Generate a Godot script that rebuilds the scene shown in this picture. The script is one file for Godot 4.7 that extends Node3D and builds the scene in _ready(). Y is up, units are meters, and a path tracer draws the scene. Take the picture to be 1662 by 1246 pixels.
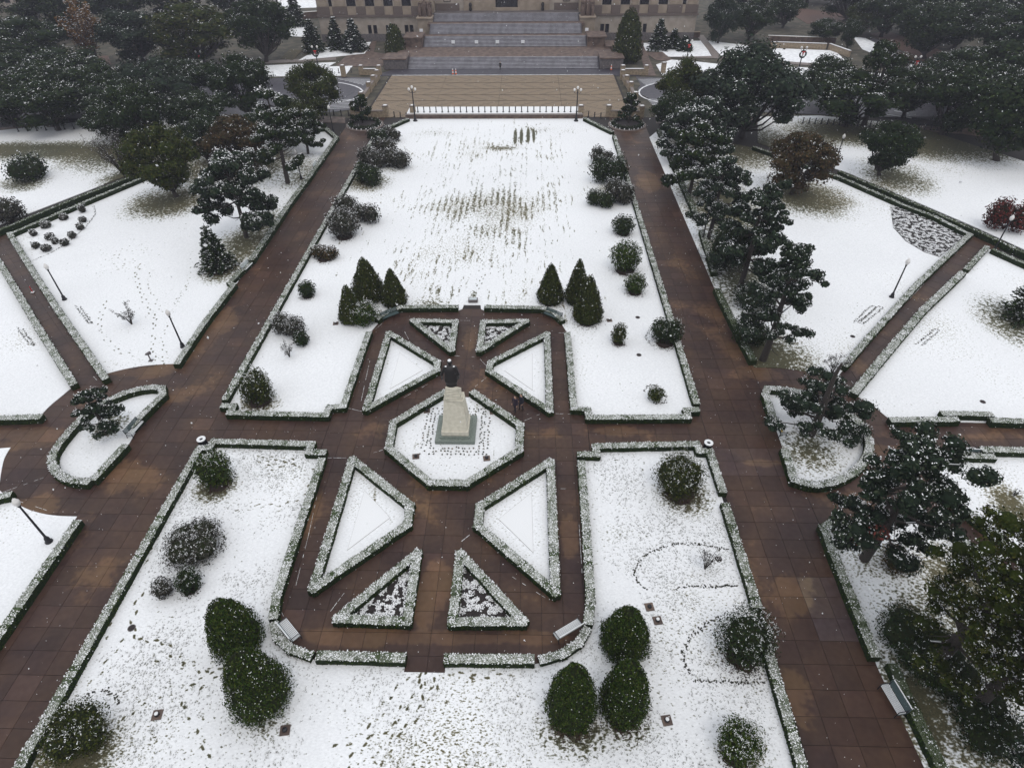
extends Node3D
# Snow-covered formal garden with hedged beds and a statue, in front of a capitol's grand staircase.

const HEDGES := [
	["octagonal clipped hedge round the monument bed, open towards the stairs", [[-1.4, -40.3], [-5.2, -36.4], [-5.1, -33.5], [-1.35, -30.0], [1.4, -30.0], [5.3, -33.4], [5.35, -36.3], [1.2, -40.3]], false, 0.68, 0.6, 0.62, 1.0, "g"],
	["kite-shaped hedge on the front lawn side of the monument, young pine side", [[-7.75, -32.3], [-2.55, -27.9], [-2.5, -26.2], [-7.8, -21.1]], true, 0.68, 0.55, 0.62, 1.0, "g"],
	["kite-shaped hedge on the stairs side of the monument, young pine side", [[-7.85, -49.2], [-2.5, -44.6], [-2.4, -43.4], [-7.85, -38.1]], true, 0.64, 0.55, 0.62, 0.85, "g"],
	["small triangular hedge by the front lawn entrance, young pine side", [[-1.45, -23.9], [-1.4, -19.0], [-5.75, -19.1]], true, 0.66, 0.55, 0.62, 1.0, "g"],
	["small triangular hedge by the great lawn entrance, young pine side", [[-1.35, -46.4], [-1.4, -51.2], [-5.8, -51.4]], true, 0.66, 0.55, 0.62, 0.85, "g"],
	["long hedge between the avenue and the front lawn, on the young pine side", [[-20.35, -3.0], [-20.3, -33.35], [-19.5, -33.35], [-19.5, -34.1], [-11.4, -33.9], [-11.4, -33.0], [-10.2, -33.0]], false, 0.64, 0.55, 0.62, 1.0, "g"],
	["inner walk hedge of the front lawn, near the corner bench, young pine side", [[-10.15, -32.2], [-10.1, -26.0], [-10.0, -20.6], [-9.75, -19.2]], false, 0.64, 0.55, 0.6, 1.0, "g"],
	["low ragged hedge curving round the corner bench by the front lawn, young pine side", [[-9.6, -18.7], [-9.1, -17.9], [-8.1, -17.2], [-6.9, -16.85]], false, 0.6, 0.4, 0.75, 1.0, "g"],
	["straight hedge beside the front lawn entrance, young pine side", [[-6.2, -16.75], [-1.35, -16.7]], false, 0.64, 0.6, 0.62, 1.0, "g"],
	["hedge along the cross walk and inner walk of the great lawn, young pine side", [[-20.3, -38.35], [-19.4, -38.3], [-19.4, -37.45], [-11.1, -37.3], [-11.1, -38.3], [-9.9, -38.4], [-9.9, -46.0], [-9.85, -49.2]], false, 0.64, 0.55, 0.64, 1.0, "g"],
	["hedge behind the garden bench at the great lawn entrance, young pine side", [[-9.4, -51.7], [-8.6, -53.0], [-7.4, -53.8], [-1.6, -53.95]], false, 0.66, 0.55, 0.55, 0.8, "g"],
	["very long hedge between the great lawn and the avenue, on the young pine side", [[-20.45, -39.3], [-20.5, -75.0], [-20.45, -106.5]], false, 0.66, 0.55, 0.6, 0.6, "g"],
	["short hedge angled from the planter to the terrace strip, on the young pine side", [[-20.2, -108.6], [-16.2, -115.6]], false, 0.78, 0.55, 0.5, 0.5, "g"],
	["kite-shaped hedge on the front lawn side of the monument, tall pine side", [[7.75, -32.3], [2.55, -27.9], [2.5, -26.2], [7.8, -21.1]], true, 0.68, 0.55, 0.62, 1.0, "g"],
	["kite-shaped hedge on the stairs side of the monument, tall pine side", [[7.85, -49.2], [2.5, -44.6], [2.4, -43.4], [7.85, -38.1]], true, 0.64, 0.55, 0.62, 0.85, "g"],
	["small triangular hedge by the front lawn entrance, tall pine side", [[1.45, -23.9], [1.4, -19.0], [5.75, -19.1]], true, 0.66, 0.55, 0.62, 1.0, "g"],
	["small triangular hedge by the great lawn entrance, tall pine side", [[1.35, -46.4], [1.4, -51.2], [5.8, -51.4]], true, 0.66, 0.55, 0.62, 0.85, "g"],
	["cross walk hedge turning along the avenue to a gap, tall pine side", [[20.4, -29.6], [20.35, -33.55], [19.5, -33.6], [19.5, -34.35], [11.4, -34.0], [11.4, -33.1], [10.1, -33.1]], false, 0.64, 0.55, 0.62, 1.0, "g"],
	["long uneven hedge between front lawn and avenue, below the gap on the tall pine side", [[20.3, -28.2], [20.35, -20.5]], false, 0.66, 0.55, 0.5, 1.0, "g"],
	["hedge running from the large round holly along the front lawn, on the tall pine side", [[20.2, -18.5], [20.1, -3.0]], false, 0.64, 0.55, 0.62, 1.0, "g"],
	["inner walk hedge of the front lawn, near the corner bench, tall pine side", [[10.15, -32.2], [10.1, -26.0], [10.0, -20.6], [9.75, -19.2]], false, 0.64, 0.55, 0.6, 1.0, "g"],
	["low ragged hedge curving round the corner bench by the front lawn, tall pine side", [[9.6, -18.7], [9.1, -17.9], [8.1, -17.2], [6.9, -16.85]], false, 0.6, 0.4, 0.75, 1.0, "g"],
	["straight hedge beside the front lawn entrance, tall pine side", [[6.2, -16.75], [1.35, -16.7]], false, 0.64, 0.6, 0.62, 1.0, "g"],
	["hedge along the cross walk and inner walk of the great lawn, tall pine side", [[20.3, -38.35], [19.4, -38.3], [19.4, -37.45], [11.1, -37.3], [11.1, -38.3], [9.9, -38.4], [9.9, -46.0], [9.85, -49.2]], false, 0.64, 0.55, 0.64, 1.0, "g"],
	["hedge behind the garden bench at the great lawn entrance, tall pine side", [[9.4, -51.7], [8.6, -53.0], [7.4, -53.8], [1.6, -53.95]], false, 0.66, 0.55, 0.55, 0.8, "g"],
	["very long hedge between the great lawn and the avenue, on the tall pine side", [[20.45, -39.3], [20.5, -75.0], [20.45, -106.5]], false, 0.66, 0.55, 0.6, 0.6, "g"],
	["short hedge angled from the planter to the terrace strip, on the tall pine side", [[20.2, -108.6], [16.2, -115.6]], false, 0.78, 0.55, 0.5, 0.5, "g"],
	["hedge round the half-oval bed with the young pine, open at its bench", [[-27.0, -35.77], [-26.66, -37.43], [-26.2, -39.65], [-26.68, -40.56], [-26.94, -40.58], [-27.3, -40.62], [-27.73, -40.62], [-28.17, -40.54], [-28.64, -40.37], [-29.15, -40.13], [-29.65, -39.82], [-30.11, -39.44], [-30.52, -38.99], [-30.9, -38.47], [-31.24, -37.89], [-31.5, -37.29], [-31.67, -36.63], [-31.79, -35.93], [-31.85, -35.22], [-31.87, -34.56], [-31.87, -33.93], [-31.83, -33.32], [-31.75, -32.75], [-31.6, -32.24], [-31.37, -31.79], [-31.07, -31.38], [-30.73, -31.02], [-30.39, -30.72], [-30.03, -30.46], [-29.64, -30.24], [-29.25, -30.07], [-28.87, -29.93], [-28.47, -29.83], [-28.05, -29.77], [-27.67, -29.74], [-27.41, -29.71]], false, 0.68, 0.6, 0.62, 1.0, "g"],
	["straight hedge from the bench to the end of the young pine's bed", [[-26.45, -33.38], [-27.05, -30.08]], false, 0.68, 0.6, 0.62, 1.0, "g"],
	["hedge round the half-oval bed with the tall pruned pine", [[26.22, -33.59], [25.99, -30.68], [26.24, -30.58], [26.58, -30.42], [26.99, -30.28], [27.43, -30.23], [27.92, -30.29], [28.48, -30.41], [29.05, -30.61], [29.62, -30.86], [30.19, -31.18], [30.78, -31.58], [31.34, -32.03], [31.84, -32.5], [32.27, -32.99], [32.64, -33.53], [32.96, -34.08], [33.19, -34.62], [33.33, -35.15], [33.39, -35.68], [33.38, -36.21], [33.32, -36.72], [33.2, -37.23], [33.01, -37.74], [32.77, -38.21], [32.51, -38.65], [32.21, -39.03], [31.88, -39.37], [31.51, -39.68], [31.12, -39.96], [30.7, -40.22], [30.26, -40.46], [29.79, -40.66], [29.3, -40.83], [28.72, -40.97], [28.09, -41.08], [27.52, -41.16], [27.11, -41.22], [26.64, -40.31], [26.45, -37.22]], false, 0.68, 0.6, 0.62, 1.0, "g"],
	["hedge beside the avenue below the young pine's bed", [[-26.09, -25.93], [-26.08, -17.81], [-26.09, -11.82]], false, 0.64, 0.6, 0.62, 1.0, "g"],
	["hedge beside the avenue from the curved walk up to the bench alcove, near the spotlight", [[-26.89, -44.18], [-27.03, -50.61], [-26.74, -57.99]], false, 0.68, 0.6, 0.62, 1.0, "g"],
	["hedge stepping back behind the avenue bench near the leaning cedar", [[-26.83, -58.16], [-27.44, -58.68], [-26.78, -63.1]], false, 0.64, 0.5, 0.35, 1.0, "g"],
	["far hedge along the avenue from the leaning cedar to the planter", [[-26.7, -63.8], [-26.91, -79.59], [-26.74, -88.22], [-26.78, -105.83], [-29.9, -110.6], [-32.15, -109.63]], false, 0.78, 0.6, 0.42, 0.55, "g"],
	["hedge on the lawn side of the narrow diagonal walk with the red marker", [[-32.51, -41.86], [-43.18, -52.59], [-49.56, -59.14], [-60.16, -70.25]], false, 0.68, 0.6, 0.66, 0.8, "g"],
	["hedge on the far side of the narrow diagonal walk with the red marker", [[-35.01, -41.05], [-43.41, -49.48], [-56.04, -62.44], [-62.85, -69.06]], false, 0.68, 0.6, 0.64, 0.8, "g"],
	["hedge nearer the shrub bed of the double hedge, by the red marker walk", [[-59.79, -70.42], [-55.95, -79.11], [-51.6, -88.44]], false, 0.64, 0.6, 0.5, 0.55, "g"],
	["outer hedge of the double hedge, by the red marker walk", [[-63.51, -66.75], [-61.38, -71.94], [-57.57, -80.5], [-52.72, -89.85]], false, 0.64, 0.7, 0.3, 0.55, "g"],
	["short hedge along the side walk that meets the young pine's bed", [[-41.63, -36.25], [-38.63, -36.51], [-35.46, -36.7]], false, 0.68, 0.6, 0.62, 1.0, "g"],
	["stub of hedge beside the side walk, below the young pine's bed", [[-34.62, -27.78], [-32.58, -28.33]], false, 0.68, 0.6, 0.62, 1.0, "g"],
	["hedge on the lawn side of the narrow diagonal walk with the mulched crescent bed", [[35.08, -44.51], [38.97, -48.75], [48.46, -58.84], [60.35, -70.5], [58.63, -75.29]], false, 0.68, 0.6, 0.64, 0.8, "g"],
	["hedge on the far side of the narrow diagonal walk with the mulched crescent bed", [[34.5, -40.81], [39.71, -46.41], [46.67, -53.75], [54.56, -61.25]], false, 0.78, 0.6, 0.66, 0.8, "g"],
	["ragged end of hedge by the red-leaved bush's walk", [[55.69, -62.34], [60.9, -67.61]], false, 0.64, 0.45, 0.45, 0.7, "g"],
	["hedge nearer the mulched crescent bed of the double hedge, near the red-leaved bush", [[42.45, -100.9], [51.47, -88.48], [56.33, -78.82], [58.63, -75.29]], false, 0.64, 0.6, 0.4, 0.5, "g"],
	["continued double hedge beyond the diagonal walk, near the red-leaved bush", [[61.1, -66.57], [64.36, -59.99]], false, 0.64, 0.6, 0.45, 0.6, "g"],
	["outer hedge of the double hedge, near the red-leaved bush", [[52.14, -90.32], [57.54, -79.77], [62.06, -70.31], [66.13, -60.76]], false, 0.64, 0.7, 0.3, 0.5, "g"],
	["hedge along the side walk that meets the tall pine's bed", [[36.21, -37.27], [41.4, -37.41]], false, 0.68, 0.6, 0.62, 1.0, "g"],
	["set-back hedge between two others along the side walk, tall pine side", [[40.82, -38.15], [44.56, -38.05]], false, 0.64, 0.6, 0.62, 1.0, "g"],
	["hedge continuing along the side walk past the set-back piece, tall pine side", [[44.44, -37.31], [49.67, -37.23]], false, 0.68, 0.6, 0.62, 1.0, "g"],
	["hedge in front of the side walk bench, tall pine side", [[37.26, -34.17], [38.6, -33.79]], false, 0.64, 0.5, 0.62, 1.0, "g"],
	["low hedge behind the side walk bench, tall pine side", [[38.44, -33.41], [42.12, -33.33]], false, 0.64, 0.55, 0.62, 1.0, "g"],
	["hedge continuing past the bench along the side walk, tall pine side", [[41.81, -34.0], [47.56, -33.95]], false, 0.68, 0.6, 0.62, 1.0, "g"],
	["greenish hedge beside the avenue by the slatted bench and dark cedar", [[27.28, -26.77], [26.61, -26.34], [26.48, -23.31], [26.32, -17.46]], false, 0.68, 0.6, 0.36, 1.0, "g"],
	["green snow-free hedge behind the slatted avenue bench", [[27.1, -16.65], [27.11, -14.72], [27.23, -11.53], [27.33, -8.33]], false, 0.68, 0.6, 0.14, 1.0, "g"],
	["green snow-free hedge along the avenue under the row of junipers", [[26.45, -57.4], [26.64, -51.56], [26.9, -45.33]], false, 0.78, 0.6, 0.12, 0.8, "g"],
	["snowy stretch of hedge behind the bench under the row of junipers", [[27.73, -71.17], [27.01, -61.32]], false, 0.78, 0.6, 0.35, 0.7, "g"],
	["far hedge along the avenue under the magnolias", [[28.02, -75.55], [28.16, -94.52], [28.45, -109.33]], false, 0.78, 0.6, 0.25, 0.5, "g"],
	["hedge beside the diagonal walk behind the red-berried pine", [[36.99, -28.71], [37.86, -26.73], [39.33, -23.66]], false, 0.68, 0.6, 0.5, 0.8, "g"],
	["second hedge beside the diagonal walk behind the red-berried pine", [[34.93, -26.79], [36.38, -24.08], [37.94, -20.78]], false, 0.68, 0.6, 0.6, 0.8, "g"],
]
const LAWNS := [
	[0, [[-20.4, -3.0], [-20.4, -33.4], [-19.5, -33.4], [-19.5, -34.2], [-11.2, -34.0], [-11.2, -33.2], [-10.2, -33.2], [-10.05, -20.2], [-9.6, -18.5], [-8.9, -17.5], [-7.8, -16.95], [-6.2, -16.65], [-1.2, -16.6], [-1.2, -16.1], [1.2, -16.1], [1.2, -16.6], [6.2, -16.65], [7.8, -17.0], [8.9, -17.6], [9.6, -18.5], [10.05, -20.2], [10.1, -33.2], [11.2, -33.2], [11.2, -34.1], [19.5, -34.3], [19.5, -33.5], [20.4, -33.5], [20.3, -3.0]]],
	[1, [[-20.4, -38.3], [-19.5, -38.3], [-19.5, -37.4], [-11.0, -37.3], [-11.0, -38.3], [-9.9, -38.3], [-9.9, -50.0], [-9.2, -52.2], [-7.4, -53.8], [-1.4, -53.9], [-1.0, -54.2], [-0.9, -55.0], [0.9, -55.0], [1.0, -54.2], [1.4, -53.9], [7.4, -53.8], [9.2, -52.2], [9.9, -50.0], [9.9, -38.3], [11.0, -38.3], [11.0, -37.4], [19.5, -37.5], [19.5, -38.4], [20.4, -38.4], [20.45, -108.0], [16.0, -116.6], [16.0, -117.6], [-16.8, -117.6], [-16.4, -116.4], [-20.4, -108.0]]],
	[0, [[-7.8, -21.1], [-2.5, -26.2], [-2.55, -27.9], [-7.75, -32.3]]],
	[1, [[-7.85, -38.1], [-2.4, -43.4], [-2.5, -44.6], [-7.85, -49.2]]],
	[0, [[7.75, -32.3], [2.55, -27.9], [2.5, -26.2], [7.8, -21.1]]],
	[1, [[7.85, -49.2], [2.5, -44.6], [2.4, -43.4], [7.85, -38.1]]],
	[0, [[-1.4, -37.9], [-3.3, -37.9], [-5.2, -36.4], [-5.1, -33.5], [-1.35, -30.0], [1.4, -30.0], [5.3, -33.4], [5.35, -36.3], [3.2, -37.9]]],
	[1, [[-1.2, -40.2], [-1.5, -40.2], [-3.3, -37.89], [3.2, -37.89], [1.3, -40.2]]],
	[2, [[-27.39, -30.27], [-26.62, -33.94], [-26.95, -37.44], [-26.47, -39.99], [-26.95, -40.9], [-27.21, -40.93], [-27.58, -40.97], [-28.02, -40.97], [-28.46, -40.89], [-28.93, -40.71], [-29.45, -40.47], [-29.96, -40.16], [-30.41, -39.78], [-30.83, -39.32], [-31.22, -38.79], [-31.55, -38.22], [-31.81, -37.61], [-31.99, -36.94], [-32.1, -36.23], [-32.16, -35.52], [-32.19, -34.85], [-32.19, -34.22], [-32.15, -33.6], [-32.07, -33.03], [-31.91, -32.51], [-31.68, -32.06], [-31.38, -31.65], [-31.04, -31.29], [-30.69, -30.98], [-30.33, -30.71], [-29.94, -30.5], [-29.55, -30.33], [-29.16, -30.19], [-28.76, -30.09], [-28.33, -30.03], [-27.96, -29.99], [-27.69, -29.96]]],
	[3, [[26.39, -33.87], [26.16, -30.94], [26.41, -30.84], [26.76, -30.67], [27.17, -30.53], [27.61, -30.48], [28.11, -30.54], [28.67, -30.67], [29.25, -30.87], [29.82, -31.12], [30.39, -31.45], [30.99, -31.85], [31.56, -32.3], [32.06, -32.77], [32.49, -33.27], [32.87, -33.81], [33.19, -34.37], [33.42, -34.91], [33.57, -35.45], [33.63, -35.99], [33.62, -36.52], [33.55, -37.04], [33.43, -37.55], [33.24, -38.06], [33.0, -38.54], [32.73, -38.98], [32.43, -39.37], [32.1, -39.71], [31.73, -40.02], [31.33, -40.3], [30.91, -40.56], [30.46, -40.8], [29.99, -41.0], [29.5, -41.18], [28.92, -41.32], [28.28, -41.43], [27.7, -41.51], [27.3, -41.56], [26.81, -40.65], [26.62, -37.53]]],
	[2, [[-60.73, -71.1], [-52.5, -90.18], [-41.13, -108.31], [-31.48, -112.81], [-27.44, -107.62], [-27.0, -107.5], [-26.95, -47.0], [-27.1, -45.4], [-27.32, -44.64], [-27.76, -44.61], [-28.39, -44.57], [-29.08, -44.51], [-29.71, -44.43], [-30.26, -44.32], [-30.78, -44.19], [-31.29, -44.03], [-31.78, -43.85], [-32.3, -43.62], [-32.81, -43.35], [-33.27, -43.1], [-33.58, -42.92]]],
	[2, [[-70.8, -51.5], [-63.95, -73.72], [-54.1, -92.88], [-40.77, -113.88], [-56.65, -122.28], [-74.18, -116.86], [-89.04, -111.1], [-110.75, -94.18]]],
	[2, [[-63.04, -69.4], [-35.4, -41.23], [-35.41, -41.06], [-35.46, -40.83], [-35.54, -40.51], [-35.61, -40.14], [-35.69, -39.8], [-35.76, -39.49], [-35.84, -39.19], [-35.9, -38.89], [-35.95, -38.58], [-35.98, -38.24], [-35.99, -37.88], [-36.0, -37.55], [-36.0, -37.33], [-39.28, -36.98], [-49.38, -36.09], [-68.83, -51.52]]],
	[2, [[-26.78, -26.86], [-27.11, -26.86], [-27.6, -26.87], [-28.14, -26.89], [-28.65, -26.94], [-29.12, -27.01], [-29.59, -27.1], [-30.05, -27.22], [-30.52, -27.35], [-30.97, -27.52], [-31.42, -27.7], [-31.87, -27.91], [-32.31, -28.12], [-32.78, -28.39], [-33.28, -28.68], [-33.72, -28.96], [-34.03, -29.15], [-34.61, -28.61], [-43.2, -23.41], [-25.9, -4.44], [-26.55, -8.63], [-26.54, -17.99]]],
	[2, [[-36.16, -33.61], [-36.12, -33.43], [-36.08, -33.18], [-36.02, -32.89], [-35.94, -32.6], [-35.84, -32.33], [-35.72, -32.05], [-35.57, -31.75], [-35.41, -31.43], [-35.2, -31.03], [-34.95, -30.57], [-34.72, -30.16], [-34.56, -29.87], [-41.02, -26.03], [-46.19, -32.25]]],
	[3, [[27.05, -44.71], [27.45, -44.71], [28.02, -44.71], [28.67, -44.69], [29.3, -44.65], [29.88, -44.56], [30.47, -44.44], [31.07, -44.3], [31.67, -44.13], [32.32, -43.92], [33.0, -43.67], [33.61, -43.44], [34.04, -43.28], [35.4, -44.81], [61.52, -71.86], [56.74, -79.19], [51.98, -89.28], [43.26, -101.48], [31.76, -109.57], [28.52, -110.54], [26.5, -107.0], [26.5, -47.5]]],
	[3, [[44.06, -104.35], [54.06, -91.15], [63.16, -73.05], [67.12, -63.76], [74.06, -45.88], [105.06, -80.88], [82.53, -96.06], [73.48, -113.25], [59.23, -118.5], [47.85, -117.86]]],
	[3, [[34.84, -41.01], [40.16, -46.91], [47.19, -54.32], [61.2, -68.16], [64.67, -59.96], [70.47, -44.94], [64.37, -37.75], [47.28, -37.53], [36.47, -37.68], [36.39, -37.89], [36.28, -38.21], [36.15, -38.56], [36.02, -38.88], [35.91, -39.17], [35.79, -39.45], [35.67, -39.71], [35.54, -39.97], [35.36, -40.22], [35.15, -40.47], [34.96, -40.69], [34.83, -40.84]]],
	[3, [[37.09, -34.37], [42.18, -33.98], [45.09, -33.88], [61.0, -33.79], [45.57, -15.64], [39.46, -24.53], [37.3, -28.35], [36.91, -30.64]]],
	[3, [[27.35, -27.01], [30.93, -27.82], [33.49, -28.18], [35.21, -26.82], [36.63, -24.01], [42.89, -12.48], [33.99, -2.0], [28.16, -1.87], [26.64, -11.7], [26.46, -16.84], [26.66, -24.56]]],
]
const BARE := [
	[17.66, -29.76, 1.56, 1.7, 197.8, 0.8],
	[12.2, -25.83, 1.1, 0.85, 55.2, 0.8],
	[-17.7, -29.7, 1.19, 1.1, 197.8, 0.8],
	[-29.62, -68.76, 2.94, 4.67, 174.8, 0.8],
	[-29.71, -61.96, 1.83, 2.21, 197.8, 0.8],
	[-45.17, -80.48, 4.4, 4.67, 197.8, 0.8],
	[-55.59, -89.7, 3.18, 3.4, 197.8, 0.8],
	[-69.34, -87.35, 3.13, 2.72, 197.8, 0.8],
	[-28.9, -74.77, 2.77, 5.95, 138.0, 0.8],
	[-29.03, -89.24, 4.73, 5.95, 119.6, 0.8],
	[28.44, -34.65, 1.9, 2.21, 156.4, 0.8],
	[28.5, -46.78, 3.5, 4.25, 202.4, 0.8],
	[29.83, -61.01, 3.55, 7.65, 202.4, 0.8],
	[32.39, -80.69, 4.32, 10.2, 202.4, 0.8],
	[28.96, -44.46, 2.91, 2.12, 193.2, 0.8],
	[43.96, -82.74, 4.39, 5.52, 197.8, 0.8],
	[60.11, -90.44, 3.88, 5.52, 197.8, 0.8],
	[55.07, -52.71, 2.4, 4.25, 197.8, 0.8],
	[77.59, -104.82, 13.89, 7.65, 220.8, 0.5],
	[62.29, -109.43, 9.91, 5.95, 220.8, 0.6],
	[40.79, -103.48, 9.53, 7.65, 220.8, 0.8],
	[67.56, -100.59, 5.06, 2.55, 184.0, 0.8],
	[29.78, -24.13, 2.82, 2.55, 78.2, 0.8],
	[30.14, -18.96, 2.55, 3.4, 138.0, 0.8],
	[27.69, -15.3, 1.77, 2.55, 184.0, 0.8],
	[30.75, -13.44, 3.39, 3.4, 119.6, 0.8],
	[41.27, -28.41, 1.13, 1.7, 184.0, 0.8],
	[33.91, -21.92, 2.02, 2.55, 156.4, 0.8],
	[-17.79, -11.44, 1.67, 1.44, 184.0, 0.8],
	[8.5, -13.01, 1.71, 1.1, 165.6, 0.8],
	[11.36, -13.22, 1.56, 1.02, 138.0, 0.8],
	[-8.42, -13.15, 1.44, 0.85, 110.4, 0.8],
	[17.39, -12.13, 1.1, 0.85, 138.0, 0.8],
	[-59.58, -99.48, 10.32, 7.65, 202.4, 0.8],
	[-38.78, -92.87, 7.32, 7.65, 202.4, 0.8],
	[-75.93, -100.92, 13.08, 4.25, 216.2, 0.5],
	[-17.62, -88.09, 3.11, 2.55, 174.8, 0.8],
	[-14.76, -92.86, 2.42, 2.55, 92.0, 0.8],
	[18.48, -84.8, 2.24, 2.55, 110.4, 0.8],
	[-17.63, -39.21, 1.38, 1.02, 156.4, 0.8],
	[19.25, -48.15, 1.27, 1.1, 119.6, 0.8],
	[-0.19, -79.61, 6.47, 15.3, 68.08, 1.0],
	[3.61, -107.5, 0.31, 3.91, 216.2, 0.3],
	[4.66, -107.5, 0.31, 3.91, 230.0, 0.3],
	[5.83, -108.11, 0.31, 3.91, 230.0, 0.3],
	[6.78, -108.11, 0.27, 3.57, 207.0, 0.3],
	[1.58, -101.87, 2.59, 0.85, 128.8, 0.8],
	[-10.57, -109.76, 5.04, 2.55, 64.4, 1.0],
	[8.31, -110.64, 4.6, 2.55, 64.4, 1.0],
	[-0.03, -56.89, 0.46, 1.02, 156.4, 0.8],
	[29.54, -39.42, 1.35, 1.7, 110.4, 0.8],
	[-4.38, -55.02, 1.96, 1.36, 119.6, 0.8],
	[31.56, -53.04, 1.62, 1.7, 110.4, 0.8],
	[-29.29, -36.36, 1.16, 1.36, 184.0, 0.8],
]
const TRAILS := [
	[[[0.2, -16.36], [-0.41, -14.78], [-0.9, -14.1], [-1.28, -13.29], [-2.79, -12.33], [-3.51, -11.11]], 150, 0.62, 0.12],
	[[[0.67, -16.36], [0.7, -15.14], [0.24, -14.62], [-0.31, -13.63], [-1.15, -12.52], [-1.6, -11.32]], 150, 0.62, 0.12],
	[[[-0.99, -15.8], [-1.97, -14.25], [-2.55, -12.8], [-4.98, -11.78]], 140, 0.62, 0.12],
	[[[0.92, -16.37], [2.95, -15.87], [5.44, -16.09]], 130, 0.62, 0.12],
	[[[0.04, -16.17], [-0.15, -15.46], [0.24, -14.62]], 220, 0.62, 0.12],
	[[[-20.3, -32.29], [-20.1, -29.78], [-20.32, -26.36], [-20.07, -23.79], [-20.17, -21.44], [-20.27, -19.28], [-19.58, -16.92]], 140, 0.5, 0.12],
	[[[-19.03, -20.79], [-18.69, -18.89], [-17.72, -17.72], [-16.12, -17.55], [-14.32, -16.45], [-12.33, -15.66], [-13.48, -14.53]], 190, 0.62, 0.12],
	[[[-11.47, -15.78], [-13.45, -14.87], [-13.19, -13.87], [-12.06, -13.24], [-11.32, -11.87], [-10.47, -10.97]], 170, 0.62, 0.12],
	[[[-16.33, -16.79], [-14.16, -16.09], [-12.04, -16.31], [-15.79, -14.15], [-16.53, -12.53]], 120, 0.5, 0.12],
	[[[-19.15, -15.11], [-18.49, -18.49]], 130, 0.62, 0.12],
	[[[-15.65, -32.69], [-13.91, -31.87], [-12.32, -32.28], [-13.44, -32.72], [-15.48, -32.89]], 140, 0.5, 0.12],
	[[[-15.25, -27.54], [-13.62, -28.12], [-11.6, -28.27], [-10.52, -29.33]], 110, 0.62, 0.12],
	[[[-10.47, -31.79], [-10.43, -28.17], [-10.3, -23.95]], 90, 0.62, 0.12],
	[[[-16.19, -25.89], [-13.82, -23.65], [-12.6, -22.02]], 120, 0.62, 0.12],
	[[[-40.21, -63.32], [-39.18, -60.5], [-35.6, -55.35], [-32.8, -51.87], [-31.65, -49.16], [-30.52, -46.14], [-28.84, -44.72]], 170, 0.62, 0.12],
	[[[-39.99, -55.32], [-38.64, -51.81], [-36.98, -49.11], [-34.09, -46.59], [-31.49, -45.64]], 150, 0.62, 0.12],
	[[[-28.37, -44.73], [-30.42, -48.13], [-32.23, -55.38], [-32.24, -58.54]], 130, 0.62, 0.12],
	[[[-38.05, -61.9], [-36.78, -58.51], [-32.22, -52.44]], 100, 0.62, 0.12],
	[[[-35.21, -66.35], [-32.52, -59.2], [-31.96, -54.78]], 100, 0.62, 0.12],
	[[[-43.53, -63.29], [-43.43, -57.8]], 70, 0.62, 0.12],
	[[[-4.61, -56.85], [-0.71, -58.79], [1.68, -66.57], [3.45, -86.97], [3.6, -102.15]], 70, 0.8, 0.12],
	[[[0.46, -62.17], [0.28, -71.39], [1.03, -80.6]], 120, 0.5, 0.12],
	[[[1.56, -61.49], [1.53, -69.74], [0.29, -78.63]], 100, 0.5, 0.12],
	[[[0.11, -56.89], [0.85, -61.48]], 200, 0.5, 0.12],
	[[[13.82, -112.91], [10.34, -106.55], [5.13, -102.15], [-2.47, -109.73]], 90, 0.6, 0.12],
	[[[-14.8, -102.2], [-9.19, -94.11], [-6.74, -89.25]], 110, 0.5, 0.12],
	[[[-14.59, -31.73], [-10.15, -31.48]], 90, 0.62, 0.12],
	[[[13.08, -32.77], [13.92, -32.92]], 140, 0.62, 0.12],
	[[[15.09, -32.67], [15.08, -31.53]], 120, 0.62, 0.12],
	[[[16.97, -29.75], [16.04, -26.94], [13.0, -25.33]], 60, 0.62, 0.12],
]
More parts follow.
